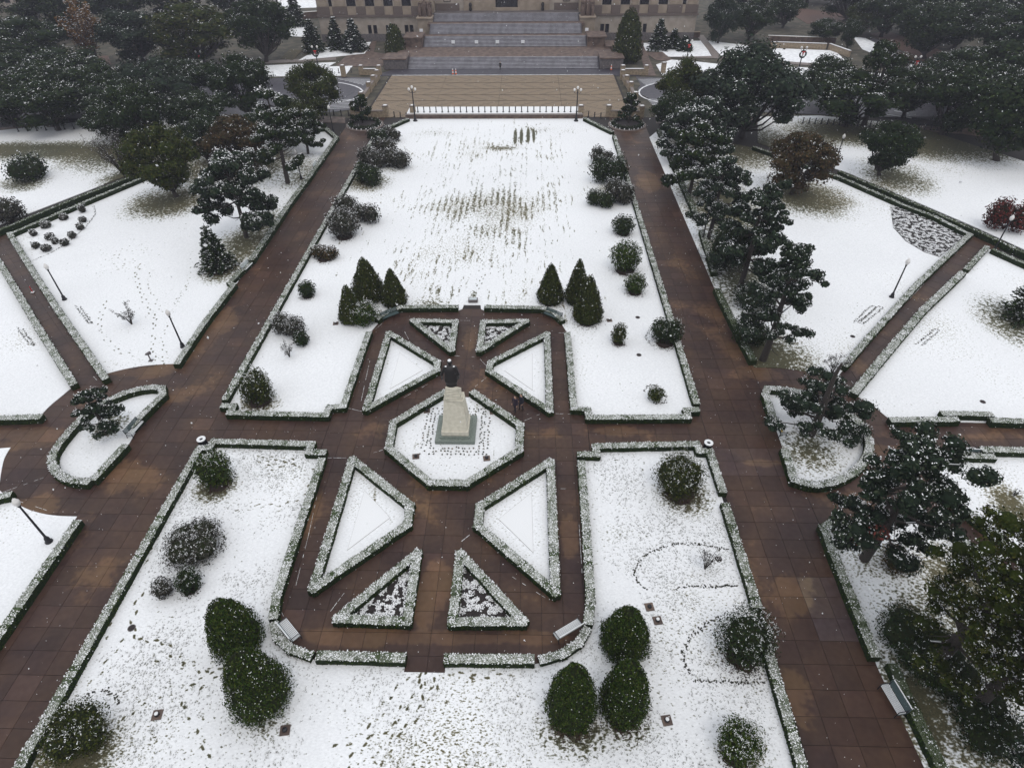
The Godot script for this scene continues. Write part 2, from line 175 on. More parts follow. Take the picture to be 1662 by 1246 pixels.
const SCUFFS := [
	[-0.25, -80.6, 12.8, 24.0, 4200.0, 1.0, 118.0],
	[1.03, -80.6, 8.11, 13.0, 1500.0, 1.0, 150.0],
	[5.38, -70.58, 2.33, 7.0, 150.0, 1.0, 140.0],
	[-0.97, -62.16, 4.28, 7.0, 350.0, 1.0, 80.0],
	[5.62, -107.49, 2.33, 4.5, 160.0, 1.0, 220.0],
	[1.57, -102.16, 5.09, 2.0, 90.0, 1.0, 170.0],
	[-10.57, -109.76, 7.55, 3.5, 380.0, 1.0, 70.0],
	[6.15, -109.69, 7.52, 3.5, 500.0, 1.0, 80.0],
	[-42.83, -66.3, 5.28, 7.0, 800.0, 0.0, 110.0],
	[-32.93, -51.86, 3.85, 6.0, 400.0, 0.0, 90.0],
	[-31.55, -45.16, 4.13, 2.0, 250.0, 0.0, 90.0],
	[-3.39, -58.13, 1.71, 2.5, 120.0, 1.0, 150.0],
	[40.52, -54.26, 1.03, 2.5, 40.0, 0.0, 120.0],
	[34.71, -53.07, 3.81, 4.0, 150.0, 0.0, 80.0],
	[-13.4, -13.54, 5.15, 4.0, 1500.0, 0.0, 88.0],
	[-14.87, -25.91, 4.82, 6.0, 700.0, 0.0, 95.0],
	[13.76, -16.78, 5.43, 5.0, 1600.0, 0.0, 80.0],
	[0.77, -13.17, 6.74, 3.5, 2500.0, 0.0, 72.0],
	[12.25, -26.35, 3.48, 5.0, 500.0, 0.0, 80.0],
	[0.39, -31.95, 2.89, 1.5, 260.0, 0.0, 110.0],
	[-0.05, -36.75, 5.18, 4.0, 700.0, 0.0, 110.0],
	[40.85, -41.16, 5.42, 5.0, 300.0, 0.0, 60.0],
	[-32.62, -31.47, 2.91, 3.0, 200.0, 0.0, 60.0],
	[-44.46, -47.48, 2.44, 4.0, 100.0, 0.0, 60.0],
	[-4.33, -21.71, 2.42, 2.0, 120.0, 0.0, 60.0],
	[5.74, -24.22, 2.52, 2.0, 120.0, 0.0, 60.0],
	[-19.15, -40.42, 3.3, 3.0, 200.0, 0.0, 70.0],
	[15.88, -44.31, 4.58, 6.0, 260.0, 0.0, 70.0],
	[-9.5, -84.0, 0.25, 44.0, 150.0, 2.0, 105.0],
	[-7.6, -84.0, 0.25, 44.0, 150.0, 2.0, 105.0],
	[-5.2, -84.0, 0.25, 44.0, 150.0, 2.0, 105.0],
	[-3.1, -84.0, 0.25, 44.0, 150.0, 2.0, 105.0],
	[-1.0, -84.0, 0.25, 44.0, 150.0, 2.0, 105.0],
	[1.4, -84.0, 0.25, 44.0, 150.0, 2.0, 105.0],
	[3.3, -84.0, 0.25, 44.0, 150.0, 2.0, 105.0],
	[5.6, -84.0, 0.25, 44.0, 150.0, 2.0, 105.0],
	[7.7, -84.0, 0.25, 44.0, 150.0, 2.0, 105.0],
	[9.8, -84.0, 0.25, 44.0, 150.0, 2.0, 105.0],
]
const GRIDS := [
	[-26.9, -20.7, 1.55, -118.5, -1.05, 1.45, 0.0, 0.0, 0.0],
	[20.7, 26.7, 1.5, -118.5, -1.05, 1.45, 0.0, 0.0, 0.0],
	[-10.74, 10.98, 1.357, -54.26, -15.68, 1.43, 0.0, 0.0, 0.0],
	[-20.7, -10.76, 1.42, -38.9, -32.9, 1.5, 0.0, 0.0, 0.0],
	[11.0, 20.68, 1.383, -38.9, -32.9, 1.5, 0.0, 0.0, 0.0],
	[-75.0, -26.92, 1.503, -47.3, -18.4, 1.445, 0.0, 0.0, 0.0],
	[26.72, 75.0, 1.508, -47.3, -18.4, 1.445, 0.0, 0.0, 0.0],
	[0.0, 40.072, 1.484, -1.6, 1.6, 1.6, 2.36, -35.54, -43.72],
	[0.0, 38.356, 1.475, -1.6, 1.6, 1.6, 0.773, 36.02, -44.09],
	[0.0, 9.456, 1.576, -1.6, 1.6, 1.6, -1.22, 36.39, -30.04],
]
const TAN := [
	[-26.24, -49.74, 1.87, 5, 0.3, 220],
	[-30.06, -43.32, 3.45, 0.8, 0, 230],
	[-34.93, -35.18, 4.62, 1.0, 0, 255],
	[-35.81, -34.1, 3.03, 0.8, 0, 200],
	[-30.37, -27.87, 2.74, 1.2, 0, 140],
	[-26.2, -24.69, 1.73, 3, 0.2, 170],
	[-25.14, -30.32, 2.85, 2, 0, 110],
	[-22.62, -21.4, 2.43, 2, 0, 90],
	[-4.0, -18.16, 2.64, 0.55, 0, 255],
	[-0.24, -21.33, 1.04, 3, 0, 150],
	[-0.23, -18.22, 7.52, 0.5, 0, 220],
	[6.16, -18.34, 2.25, 0.5, 0, 230],
	[8.94, -25.26, 0.6, 2, 0, 220],
	[1.05, -43.24, 3.97, 2.0, 0, 120],
	[0.28, -50.01, 0.87, 2.5, 0, 150],
	[-6.15, -35.93, 2.05, 1.2, 0, 110],
	[8.2, -36.13, 3.58, 1.0, 0, 100],
	[13.3, -36.2, 3.06, 0.7, 0, 150],
	[27.57, -43.55, 2.82, 1.2, 0, 200],
	[35.17, -34.41, 3.44, 0.7, 0, 190],
	[38.34, -35.97, 6.04, 0.6, 0, 120],
	[23.25, -21.73, 1.19, 2, 0.4, 200],
	[24.47, -32.81, 1.93, 0.4, 0, 190],
	[21.12, -15.18, 1.39, 2, 0, 140],
	[22.9, -60.96, 2.09, 6, 0, 70],
	[24.48, -52.41, 2.53, 4, 0, 130],
	[23.52, -89.27, 1.83, 4, 0, 190],
	[25.94, -48.22, 1.8, 2, 0, 130],
	[28.19, -29.92, 3.67, 2, 0, 100],
	[-25.25, -40.35, 3.31, 2, 0, 80],
	[-9.59, -27.62, 0.45, 3, 0, 120],
	[-8.78, -31.81, 1.45, 2, 0, 80],
	[-0.44, -30.69, 2.83, 1, 0, 120],
	[36.6, -44.55, 1.14, 2, 0, 150],
	[38.73, -26.25, 1.71, 2, 0, 220],
]
const PALE := [
	[23.6, -22.86, 26.8, -18.56, 0.7],
	[20.6, -34.35, 26.8, -31.69, 0.4],
]
const JOINT_SNOW := [
	[-10.75, -32.86, -8.44, -32.89],
	[-6.88, -33.24, -5.7, -33.8],
	[-9.72, -38.72, -8.18, -38.27],
	[8.27, -38.25, 9.74, -38.19],
	[5.64, -37.3, 7.0, -38.15],
	[1.13, -24.91, 1.92, -25.74],
	[-1.23, -29.44, -1.58, -28.56],
	[-1.63, -46.21, 0.86, -46.04],
	[1.21, -46.05, 2.43, -44.11],
	[1.17, -41.63, 2.2, -43.03],
	[-5.0, -40.14, -2.81, -42.27],
	[6.67, -35.64, 6.06, -35.63],
	[8.43, -30.0, 9.68, -30.02],
	[-33.87, -28.95, -31.51, -30.5],
	[-29.37, -27.4, -32.55, -28.38],
	[-9.06, -45.36, -8.66, -39.28],
	[-9.57, -50.39, -9.02, -51.48],
	[-5.43, -47.84, -6.63, -50.42],
	[-1.15, -52.11, 0.31, -52.12],
	[8.93, -50.04, 9.73, -50.05],
	[-5.84, -21.21, -6.61, -19.49],
	[-12.83, -32.37, -11.11, -25.94],
	[9.67, -26.8, 9.63, -22.83],
	[4.94, -22.52, 7.15, -21.0],
	[-34.41, -42.78, -33.36, -41.9],
	[-12.64, -28.68, -11.69, -28.58],
	[-9.8, -29.31, -9.43, -25.45],
	[-9.43, -25.45, -9.18, -21.6],
	[-10.65, -21.13, -9.33, -19.45],
	[35.2, -42.9, 35.44, -41.05],
	[30.39, -29.22, 30.4, -26.61],
	[20.38, -33.83, 20.35, -31.57],
]
const SHEETS := [
	["road", "asphalt", [[-126.08, -102.5], [-89.04, -111.1], [-58.17, -117.47], [-42.61, -119.55], [-30.86, -121.7], [-25.85, -124.35], [-28.2, -145.69], [-40.42, -146.87], [-51.03, -145.49], [-68.08, -140.31], [-100.8, -128.62], [-138.96, -115.47]], 0.0],
	["road", "dark", [[-32.39, -128.01], [-30.09, -134.37], [-30.39, -137.53], [-32.17, -140.83], [-36.1, -143.3], [-67.67, -139.35], [-61.11, -124.25]], 0.03],
	["road", "asphalt", [[29.29, -145.93], [39.33, -143.81], [63.4, -141.09], [90.73, -134.41], [134.32, -113.9], [118.47, -96.01], [78.91, -115.57], [56.36, -119.96], [29.93, -123.91]], 0.0],
	["road", "dark", [[56.95, -125.23], [30.36, -128.26], [28.33, -132.89], [28.43, -136.42], [29.82, -140.09], [33.56, -142.42], [61.66, -139.7]], 0.03],
	["forecourt", "dark", [[-28.5, -147.22], [30.43, -146.42], [27.34, -152.22], [-24.94, -153.0]], 0.02],
	["footpath", "brown", [[-113.95, -101.01], [-87.94, -109.46], [-41.56, -116.31], [-27.49, -114.83], [-28.31, -118.36], [-42.73, -119.92], [-90.16, -112.78], [-118.02, -105.48]], 0.045],
	["footpath", "brown", [[28.81, -114.51], [29.64, -119.78], [55.18, -116.41], [81.32, -111.9], [109.19, -101.87], [104.65, -96.03], [79.65, -108.73], [54.16, -113.36]], 0.045],
	["far_lawn", "snow", [[-49.61, -161.41], [-34.85, -167.96], [-35.89, -180.92], [-42.14, -178.19], [-48.01, -172.8]], 0.05],
	["far_lawn", "snow", [[-68.29, -140.79], [-71.34, -147.81], [-58.19, -156.3], [-40.03, -159.48], [-40.79, -155.47], [-35.26, -155.94], [-35.0, -147.31], [-51.53, -147.02]], 0.05],
	["far_lawn", "snow", [[-65.96, -199.81], [-59.6, -204.02], [-54.93, -187.33], [-60.88, -189.02]], 0.05],
	["far_lawn", "snow", [[35.23, -177.96], [51.08, -180.46], [49.65, -162.1], [39.39, -163.49], [38.74, -168.49], [34.86, -169.86]], 0.05],
	["far_lawn", "snow", [[35.28, -155.95], [39.6, -160.49], [45.01, -158.65], [58.73, -151.75], [56.66, -144.57], [35.21, -146.87]], 0.05],
	["far_lawn", "snow", [[52.35, -180.43], [61.46, -174.64], [61.82, -162.48], [52.11, -163.26]], 0.05],
	["far_lawn", "snow", [[66.04, -171.87], [80.91, -168.97], [79.01, -153.6], [64.42, -157.75]], 0.05],
	["far_lawn", "snow", [[63.77, -153.84], [76.88, -150.94], [84.92, -146.18], [89.35, -141.72], [71.44, -141.95], [61.85, -143.52]], 0.05],
	["far_lawn", "snow", [[-81.76, -246.83], [-66.49, -246.26], [-62.75, -232.03], [-75.49, -230.25]], 0.05],
	["far_lawn", "snow", [[91.32, -183.94], [93.9, -182.4], [95.07, -148.07], [91.94, -147.09], [88.09, -170.12]], 0.05],
	["walk", "brown", [[-39.19, -156.0], [-39.05, -166.14], [-33.23, -169.87], [-28.57, -167.21], [-28.2, -155.27]], 0.03],
	["walk", "brown", [[-34.85, -167.96], [-35.72, -180.92], [-34.81, -183.84], [-32.82, -168.56]], 0.04],
	["walk", "brown", [[34.43, -167.94], [39.94, -168.47], [39.58, -158.74], [35.85, -160.55]], 0.03],
	["walk", "brown", [[34.34, -180.83], [35.62, -180.8], [33.78, -146.38], [31.51, -146.41]], 0.035],
	["walk", "walk", [[-58.78, -158.03], [-40.61, -161.86], [-41.2, -164.31], [-59.05, -160.98]], 0.04],
	["walk", "walk", [[39.34, -163.18], [52.12, -161.46], [79.11, -151.44], [79.97, -153.59], [50.5, -163.9]], 0.06],
	["walk", "walk", [[50.86, -187.15], [52.82, -187.11], [51.68, -161.47], [49.95, -161.5]], 0.065],
	["brick_lane", "brick", [[97.17, -187.58], [103.37, -191.33], [109.65, -145.84], [98.24, -144.02], [97.17, -149.59]], 0.02],
	["lane", "asphalt", [[92.72, -179.54], [96.26, -182.35], [96.9, -149.6], [92.93, -149.13]], 0.03],
	["lot", "brick", [[85.99, -231.36], [102.41, -214.2], [94.72, -198.12], [85.36, -201.81]], 0.02],
	["lot", "brick", [[-113.93, -164.35], [-99.25, -167.23], [-93.91, -158.6], [-104.75, -154.2]], 0.02],
	["grass_patch", "grass", [[-54.54, -163.31], [-55.18, -172.94], [-51.6, -171.54], [-50.96, -161.44]], 0.055],
	["grass_patch", "grass", [[-40.73, -168.71], [-35.08, -175.26], [-35.29, -168.61]], 0.06],
]
const FAR_LINES := [
	[-38.3, -142.71, -36.19, -142.2, 0.35, 0.05],
	[-36.19, -142.2, -34.17, -141.34, 0.35, 0.05],
	[-34.17, -141.34, -32.34, -140.19, 0.35, 0.05],
	[-32.34, -140.19, -30.77, -138.8, 0.35, 0.05],
	[-30.77, -138.8, -29.53, -137.25, 0.35, 0.05],
	[-29.53, -137.25, -28.68, -135.61, 0.35, 0.05],
	[-28.68, -135.61, -28.22, -133.96, 0.35, 0.05],
	[-28.22, -133.96, -28.19, -132.35, 0.35, 0.05],
	[-28.19, -132.35, -28.55, -130.86, 0.35, 0.05],
	[-28.55, -130.86, -29.29, -129.55, 0.35, 0.05],
	[-29.29, -129.55, -30.37, -128.46, 0.35, 0.05],
	[-30.37, -128.46, -31.74, -127.63, 0.35, 0.05],
	[-31.74, -127.63, -33.35, -127.08, 0.35, 0.05],
	[-33.35, -127.08, -35.13, -126.83, 0.35, 0.05],
	[34.39, -125.94, 32.78, -126.38, 0.35, 0.05],
	[32.78, -126.38, 31.33, -127.11, 0.35, 0.05],
	[31.33, -127.11, 30.11, -128.11, 0.35, 0.05],
	[30.11, -128.11, 29.17, -129.35, 0.35, 0.05],
	[29.17, -129.35, 28.54, -130.79, 0.35, 0.05],
	[28.54, -130.79, 28.27, -132.37, 0.35, 0.05],
	[28.27, -132.37, 28.37, -134.04, 0.35, 0.05],
	[28.37, -134.04, 28.85, -135.72, 0.35, 0.05],
	[28.85, -135.72, 29.7, -137.36, 0.35, 0.05],
	[29.7, -137.36, 30.89, -138.86, 0.35, 0.05],
	[30.89, -138.86, 32.39, -140.17, 0.35, 0.05],
	[32.39, -140.17, 34.12, -141.21, 0.35, 0.05],
	[34.12, -141.21, 36.01, -141.94, 0.35, 0.05],
	[36.01, -141.94, 37.97, -142.31, 0.35, 0.05],
	[-36.46, -144.8, -28.45, -144.19, 0.18, 0.05],
	[-38.07, -128.47, -27.18, -129.62, 0.18, 0.05],
	[29.5, -143.45, 37.34, -143.74, 0.18, 0.05],
	[29.27, -129.09, 38.68, -127.78, 0.18, 0.05],
	[-35.32, -143.99, -28.59, -143.41, 0.18, 0.05],
	[-37.32, -127.56, -27.12, -128.7, 0.18, 0.05],
	[29.66, -142.67, 36.28, -142.97, 0.18, 0.05],
	[29.38, -128.19, 38.02, -126.9, 0.18, 0.05],
	[-34.18, -143.18, -28.73, -142.62, 0.18, 0.05],
	[-36.58, -126.66, -27.05, -127.8, 0.18, 0.05],
	[29.81, -141.89, 35.23, -142.21, 0.18, 0.05],
	[29.49, -127.3, 37.37, -126.03, 0.18, 0.05],
	[-33.06, -142.39, -28.87, -141.85, 0.18, 0.05],
	[-35.86, -125.78, -26.99, -126.9, 0.18, 0.05],
	[29.97, -141.13, 34.19, -141.46, 0.18, 0.05],
	[29.6, -126.41, 36.73, -125.17, 0.18, 0.05],
	[-31.94, -141.6, -29.01, -141.08, 0.18, 0.05],
	[-35.14, -124.9, -26.92, -126.02, 0.18, 0.05],
	[30.12, -140.37, 33.16, -140.71, 0.18, 0.05],
	[29.71, -125.54, 36.1, -124.32, 0.18, 0.05],
	[-30.84, -140.82, -29.14, -140.32, 0.18, 0.05],
	[-34.43, -124.03, -26.86, -125.15, 0.18, 0.05],
	[30.27, -139.61, 32.14, -139.96, 0.18, 0.05],
	[29.81, -124.68, 35.47, -123.48, 0.18, 0.05],
	[-29.75, -140.04, -29.28, -139.57, 0.18, 0.05],
	[-33.72, -123.18, -26.79, -124.28, 0.18, 0.05],
	[30.43, -138.86, 31.12, -139.23, 0.18, 0.05],
	[29.92, -123.83, 34.84, -122.64, 0.18, 0.05],
	[77.63, -126.63, 79.9, -129.02, 0.3, 0.05],
	[80.29, -125.82, 82.78, -128.59, 0.3, 0.05],
	[71.76, -119.13, 75.22, -116.98, 0.3, 0.05],
	[-78.3, -117.96, -75.87, -115.11, 0.3, 0.05],
	[-61.01, -125.43, -57.98, -121.15, 0.3, 0.05],
	[74.07, -121.3, 75.99, -119.82, 0.3, 0.05],
	[-36.37, -138.99, -34.28, -138.5, 0.3, 0.05],
	[-36.24, -130.96, -34.08, -131.37, 0.3, 0.05],
]
const BOLLARDS := [
	[-14.6, 0.785, -118.5, "slim black bollard in the long row on the snowy terrace strip", "bollards on the terrace strip"],
	[-13.47, 0.785, -118.5, "slim black bollard in the long row on the snowy terrace strip", "bollards on the terrace strip"],
	[-12.34, 0.785, -118.5, "slim black bollard in the long row on the snowy terrace strip", "bollards on the terrace strip"],
	[-11.21, 0.785, -118.5, "slim black bollard in the long row on the snowy terrace strip", "bollards on the terrace strip"],
	[-10.08, 0.785, -118.5, "slim black bollard in the long row on the snowy terrace strip", "bollards on the terrace strip"],
	[-8.95, 0.785, -118.5, "slim black bollard in the long row on the snowy terrace strip", "bollards on the terrace strip"],
	[-7.82, 0.785, -118.5, "slim black bollard in the long row on the snowy terrace strip", "bollards on the terrace strip"],
	[-6.69, 0.785, -118.5, "slim black bollard in the long row on the snowy terrace strip", "bollards on the terrace strip"],
	[-5.56, 0.785, -118.5, "slim black bollard in the long row on the snowy terrace strip", "bollards on the terrace strip"],
	[-4.43, 0.785, -118.5, "slim black bollard in the long row on the snowy terrace strip", "bollards on the terrace strip"],
	[-3.3, 0.785, -118.5, "slim black bollard in the long row on the snowy terrace strip", "bollards on the terrace strip"],
	[-2.17, 0.785, -118.5, "slim black bollard in the long row on the snowy terrace strip", "bollards on the terrace strip"],
	[-1.04, 0.785, -118.5, "slim black bollard in the long row on the snowy terrace strip", "bollards on the terrace strip"],
	[0.09, 0.785, -118.5, "slim black bollard in the long row on the snowy terrace strip", "bollards on the terrace strip"],
	[1.22, 0.785, -118.5, "slim black bollard in the long row on the snowy terrace strip", "bollards on the terrace strip"],
	[2.35, 0.785, -118.5, "slim black bollard in the long row on the snowy terrace strip", "bollards on the terrace strip"],
	[3.48, 0.785, -118.5, "slim black bollard in the long row on the snowy terrace strip", "bollards on the terrace strip"],
	[4.61, 0.785, -118.5, "slim black bollard in the long row on the snowy terrace strip", "bollards on the terrace strip"],
	[5.74, 0.785, -118.5, "slim black bollard in the long row on the snowy terrace strip", "bollards on the terrace strip"],
	[6.87, 0.785, -118.5, "slim black bollard in the long row on the snowy terrace strip", "bollards on the terrace strip"],
	[8.0, 0.785, -118.5, "slim black bollard in the long row on the snowy terrace strip", "bollards on the terrace strip"],
	[9.13, 0.785, -118.5, "slim black bollard in the long row on the snowy terrace strip", "bollards on the terrace strip"],
	[10.26, 0.785, -118.5, "slim black bollard in the long row on the snowy terrace strip", "bollards on the terrace strip"],
	[11.39, 0.785, -118.5, "slim black bollard in the long row on the snowy terrace strip", "bollards on the terrace strip"],
	[12.52, 0.785, -118.5, "slim black bollard in the long row on the snowy terrace strip", "bollards on the terrace strip"],
	[13.65, 0.785, -118.5, "slim black bollard in the long row on the snowy terrace strip", "bollards on the terrace strip"],
	[14.78, 0.785, -118.5, "slim black bollard in the long row on the snowy terrace strip", "bollards on the terrace strip"],
	[-19.06, 0.06, -118.3, "black bollard in the pillared gateway beside the terrace strip", "gateway bollards"],
	[-17.85, 0.06, -117.93, "black bollard in the pillared gateway beside the terrace strip", "gateway bollards"],
	[-16.65, 0.06, -117.57, "black bollard in the pillared gateway beside the terrace strip", "gateway bollards"],
	[16.93, 0.06, -118.06, "black bollard in the pillared gateway beside the terrace strip", "gateway bollards"],
	[18.04, 0.06, -117.7, "black bollard in the pillared gateway beside the terrace strip", "gateway bollards"],
	[19.14, 0.06, -117.34, "black bollard in the pillared gateway beside the terrace strip", "gateway bollards"],
	[-32.06, 0.06, -119.48, "black bollard across the avenue's end beside the dense round oak", "bollards at the oak's avenue end"],
	[-30.63, 0.06, -119.35, "black bollard across the avenue's end beside the dense round oak", "bollards at the oak's avenue end"],
	[-29.2, 0.06, -119.22, "black bollard across the avenue's end beside the dense round oak", "bollards at the oak's avenue end"],
	[-27.78, 0.06, -119.08, "black bollard across the avenue's end beside the dense round oak", "bollards at the oak's avenue end"],
	[-41.79, 0.05, -115.96, "dark bollard along the footpath behind the dense round oak", "footpath bollards near the oak"],
	[-40.41, 0.05, -116.15, "dark bollard along the footpath behind the dense round oak", "footpath bollards near the oak"],
	[-39.03, 0.05, -116.34, "dark bollard along the footpath behind the dense round oak", "footpath bollards near the oak"],
	[-37.65, 0.05, -116.53, "dark bollard along the footpath behind the dense round oak", "footpath bollards near the oak"],
	[-36.26, 0.05, -116.73, "dark bollard along the footpath behind the dense round oak", "footpath bollards near the oak"],
	[-34.87, 0.05, -116.92, "dark bollard along the footpath behind the dense round oak", "footpath bollards near the oak"],
	[-33.48, 0.05, -117.12, "dark bollard along the footpath behind the dense round oak", "footpath bollards near the oak"],
	[-32.09, 0.05, -117.31, "dark bollard along the footpath behind the dense round oak", "footpath bollards near the oak"],
	[-42.22, 0.1, -148.45, "dark bollard on the snowy verge by the wreathed lamp and barricades", "verge bollards"],
	[-40.89, 0.1, -148.69, "dark bollard on the snowy verge by the wreathed lamp and barricades", "verge bollards"],
	[-39.56, 0.1, -148.93, "dark bollard on the snowy verge by the wreathed lamp and barricades", "verge bollards"],
	[-38.23, 0.1, -149.18, "dark bollard on the snowy verge by the wreathed lamp and barricades", "verge bollards"],
	[-36.89, 0.1, -149.42, "dark bollard on the snowy verge by the wreathed lamp and barricades", "verge bollards"],
	[-35.55, 0.1, -149.67, "dark bollard on the snowy verge by the wreathed lamp and barricades", "verge bollards"],
	[-34.2, 0.1, -149.91, "dark bollard on the snowy verge by the wreathed lamp and barricades", "verge bollards"],
	[54.82, 0.05, -114.36, "dark bollard along the brown footpath under the magnolias", "footpath bollards under the magnolias"],
	[55.83, 0.05, -114.17, "dark bollard along the brown footpath under the magnolias", "footpath bollards under the magnolias"],
	[56.84, 0.05, -113.98, "dark bollard along the brown footpath under the magnolias", "footpath bollards under the magnolias"],
	[57.84, 0.05, -113.8, "dark bollard along the brown footpath under the magnolias", "footpath bollards under the magnolias"],
	[58.85, 0.05, -113.61, "dark bollard along the brown footpath under the magnolias", "footpath bollards under the magnolias"],
	[59.84, 0.05, -113.43, "dark bollard along the brown footpath under the magnolias", "footpath bollards under the magnolias"],
	[60.84, 0.05, -113.24, "dark bollard along the brown footpath under the magnolias", "footpath bollards under the magnolias"],
	[61.83, 0.05, -113.06, "dark bollard along the brown footpath under the magnolias", "footpath bollards under the magnolias"],
	[62.82, 0.05, -112.88, "dark bollard along the brown footpath under the magnolias", "footpath bollards under the magnolias"],
	[63.81, 0.05, -112.69, "dark bollard along the brown footpath under the magnolias", "footpath bollards under the magnolias"],
	[64.79, 0.05, -112.51, "dark bollard along the brown footpath under the magnolias", "footpath bollards under the magnolias"],
	[65.77, 0.05, -112.33, "dark bollard along the brown footpath under the magnolias", "footpath bollards under the magnolias"],
	[66.75, 0.05, -112.15, "dark bollard along the brown footpath under the magnolias", "footpath bollards under the magnolias"],
	[67.73, 0.05, -111.97, "dark bollard along the brown footpath under the magnolias", "footpath bollards under the magnolias"],
	[68.7, 0.05, -111.79, "dark bollard along the brown footpath under the magnolias", "footpath bollards under the magnolias"],
	[69.67, 0.05, -111.61, "dark bollard along the brown footpath under the magnolias", "footpath bollards under the magnolias"],
	[70.63, 0.05, -111.43, "dark bollard along the brown footpath under the magnolias", "footpath bollards under the magnolias"],
	[71.6, 0.05, -111.25, "dark bollard along the brown footpath under the magnolias", "footpath bollards under the magnolias"],
	[72.56, 0.05, -111.07, "dark bollard along the brown footpath under the magnolias", "footpath bollards under the magnolias"],
	[73.52, 0.05, -110.89, "dark bollard along the brown footpath under the magnolias", "footpath bollards under the magnolias"],
	[74.47, 0.05, -110.72, "dark bollard along the brown footpath under the magnolias", "footpath bollards under the magnolias"],
	[75.42, 0.05, -110.54, "dark bollard along the brown footpath under the magnolias", "footpath bollards under the magnolias"],
	[76.37, 0.05, -110.36, "dark bollard along the brown footpath under the magnolias", "footpath bollards under the magnolias"],
	[77.32, 0.05, -110.19, "dark bollard along the brown footpath under the magnolias", "footpath bollards under the magnolias"],
	[78.26, 0.05, -110.01, "dark bollard along the brown footpath under the magnolias", "footpath bollards under the magnolias"],
	[79.2, 0.05, -109.84, "dark bollard along the brown footpath under the magnolias", "footpath bollards under the magnolias"],
	[80.14, 0.05, -109.67, "dark bollard along the brown footpath under the magnolias", "footpath bollards under the magnolias"],
	[36.9, 0.1, -148.9, "dark bollard on the snowy verge by the stairs walk", "verge bollards near the stairs walk"],
	[38.66, 0.1, -148.87, "dark bollard on the snowy verge by the stairs walk", "verge bollards near the stairs walk"],
	[62.79, 0.1, -144.0, "dark bollard on the far snowy verge past the big magnolia", "far verge bollards"],
	[63.98, 0.1, -143.82, "dark bollard on the far snowy verge past the big magnolia", "far verge bollards"],
	[65.16, 0.1, -143.64, "dark bollard on the far snowy verge past the big magnolia", "far verge bollards"],
	[66.34, 0.1, -143.46, "dark bollard on the far snowy verge past the big magnolia", "far verge bollards"],
	[67.52, 0.1, -143.28, "dark bollard on the far snowy verge past the big magnolia", "far verge bollards"],
	[68.69, 0.1, -143.11, "dark bollard on the far snowy verge past the big magnolia", "far verge bollards"],
	[69.86, 0.1, -142.93, "dark bollard on the far snowy verge past the big magnolia", "far verge bollards"],
	[-85.22, 0.05, -110.43, "dark bollard along the footpath before the far oaks", "footpath bollards before the oaks"],
	[-83.67, 0.05, -110.64, "dark bollard along the footpath before the far oaks", "footpath bollards before the oaks"],
	[-82.12, 0.05, -110.85, "dark bollard along the footpath before the far oaks", "footpath bollards before the oaks"],
	[-80.56, 0.05, -111.06, "dark bollard along the footpath before the far oaks", "footpath bollards before the oaks"],
	[-79.0, 0.05, -111.27, "dark bollard along the footpath before the far oaks", "footpath bollards before the oaks"],
	[-77.44, 0.05, -111.49, "dark bollard along the footpath before the far oaks", "footpath bollards before the oaks"],
	[-75.87, 0.05, -111.7, "dark bollard along the footpath before the far oaks", "footpath bollards before the oaks"],
	[-74.3, 0.05, -111.92, "dark bollard along the footpath before the far oaks", "footpath bollards before the oaks"],
	[-72.73, 0.05, -112.13, "dark bollard along the footpath before the far oaks", "footpath bollards before the oaks"],
	[-71.15, 0.05, -112.35, "dark bollard along the footpath before the far oaks", "footpath bollards before the oaks"],
]
const PILLARS := [
	[-26.57, -118.35, 1.9, "tan stone pillar with snow on its cap facing the great lawn"],
	[-20.63, -118.67, 1.9, "tan stone pillar with snow on its cap facing the great lawn"],
	[-15.55, -118.64, 1.9, "tan stone pillar with snow on its cap facing the great lawn"],
	[15.48, -118.43, 1.9, "tan stone pillar with snow on its cap facing the great lawn"],
	[20.59, -118.4, 1.9, "tan stone pillar with snow on its cap facing the great lawn"],
	[26.54, -118.0, 1.9, "tan stone pillar with snow on its cap facing the great lawn"],
	[-27.0, -127.55, 1.8, "tan stone pillar along the side of the brown plaza"],
	[-26.98, -134.78, 1.8, "tan stone pillar along the side of the brown plaza"],
	[-27.06, -139.82, 1.8, "tan stone pillar along the side of the brown plaza"],
	[-27.1, -144.18, 1.8, "tan stone pillar along the side of the brown plaza"],
	[26.59, -127.08, 1.8, "tan stone pillar along the side of the brown plaza"],
	[26.63, -134.22, 1.8, "tan stone pillar along the side of the brown plaza"],
	[26.35, -139.19, 1.8, "tan stone pillar along the side of the brown plaza"],
	[26.06, -143.49, 1.8, "tan stone pillar along the side of the brown plaza"],
	[-35.16, -146.8, 2.2, "tan stone pillar by the raised beds at the foot of the stairs"],
	[-31.48, -148.3, 1.8, "tan stone pillar by the raised beds at the foot of the stairs"],
	[-27.46, -148.24, 1.8, "tan stone pillar by the raised beds at the foot of the stairs"],
	[26.52, -147.5, 1.8, "tan stone pillar by the raised beds at the foot of the stairs"],
	[31.65, -147.42, 1.8, "tan stone pillar by the raised beds at the foot of the stairs"],
	[35.68, -148.92, 2.0, "tan stone pillar by the raised beds at the foot of the stairs"],
]
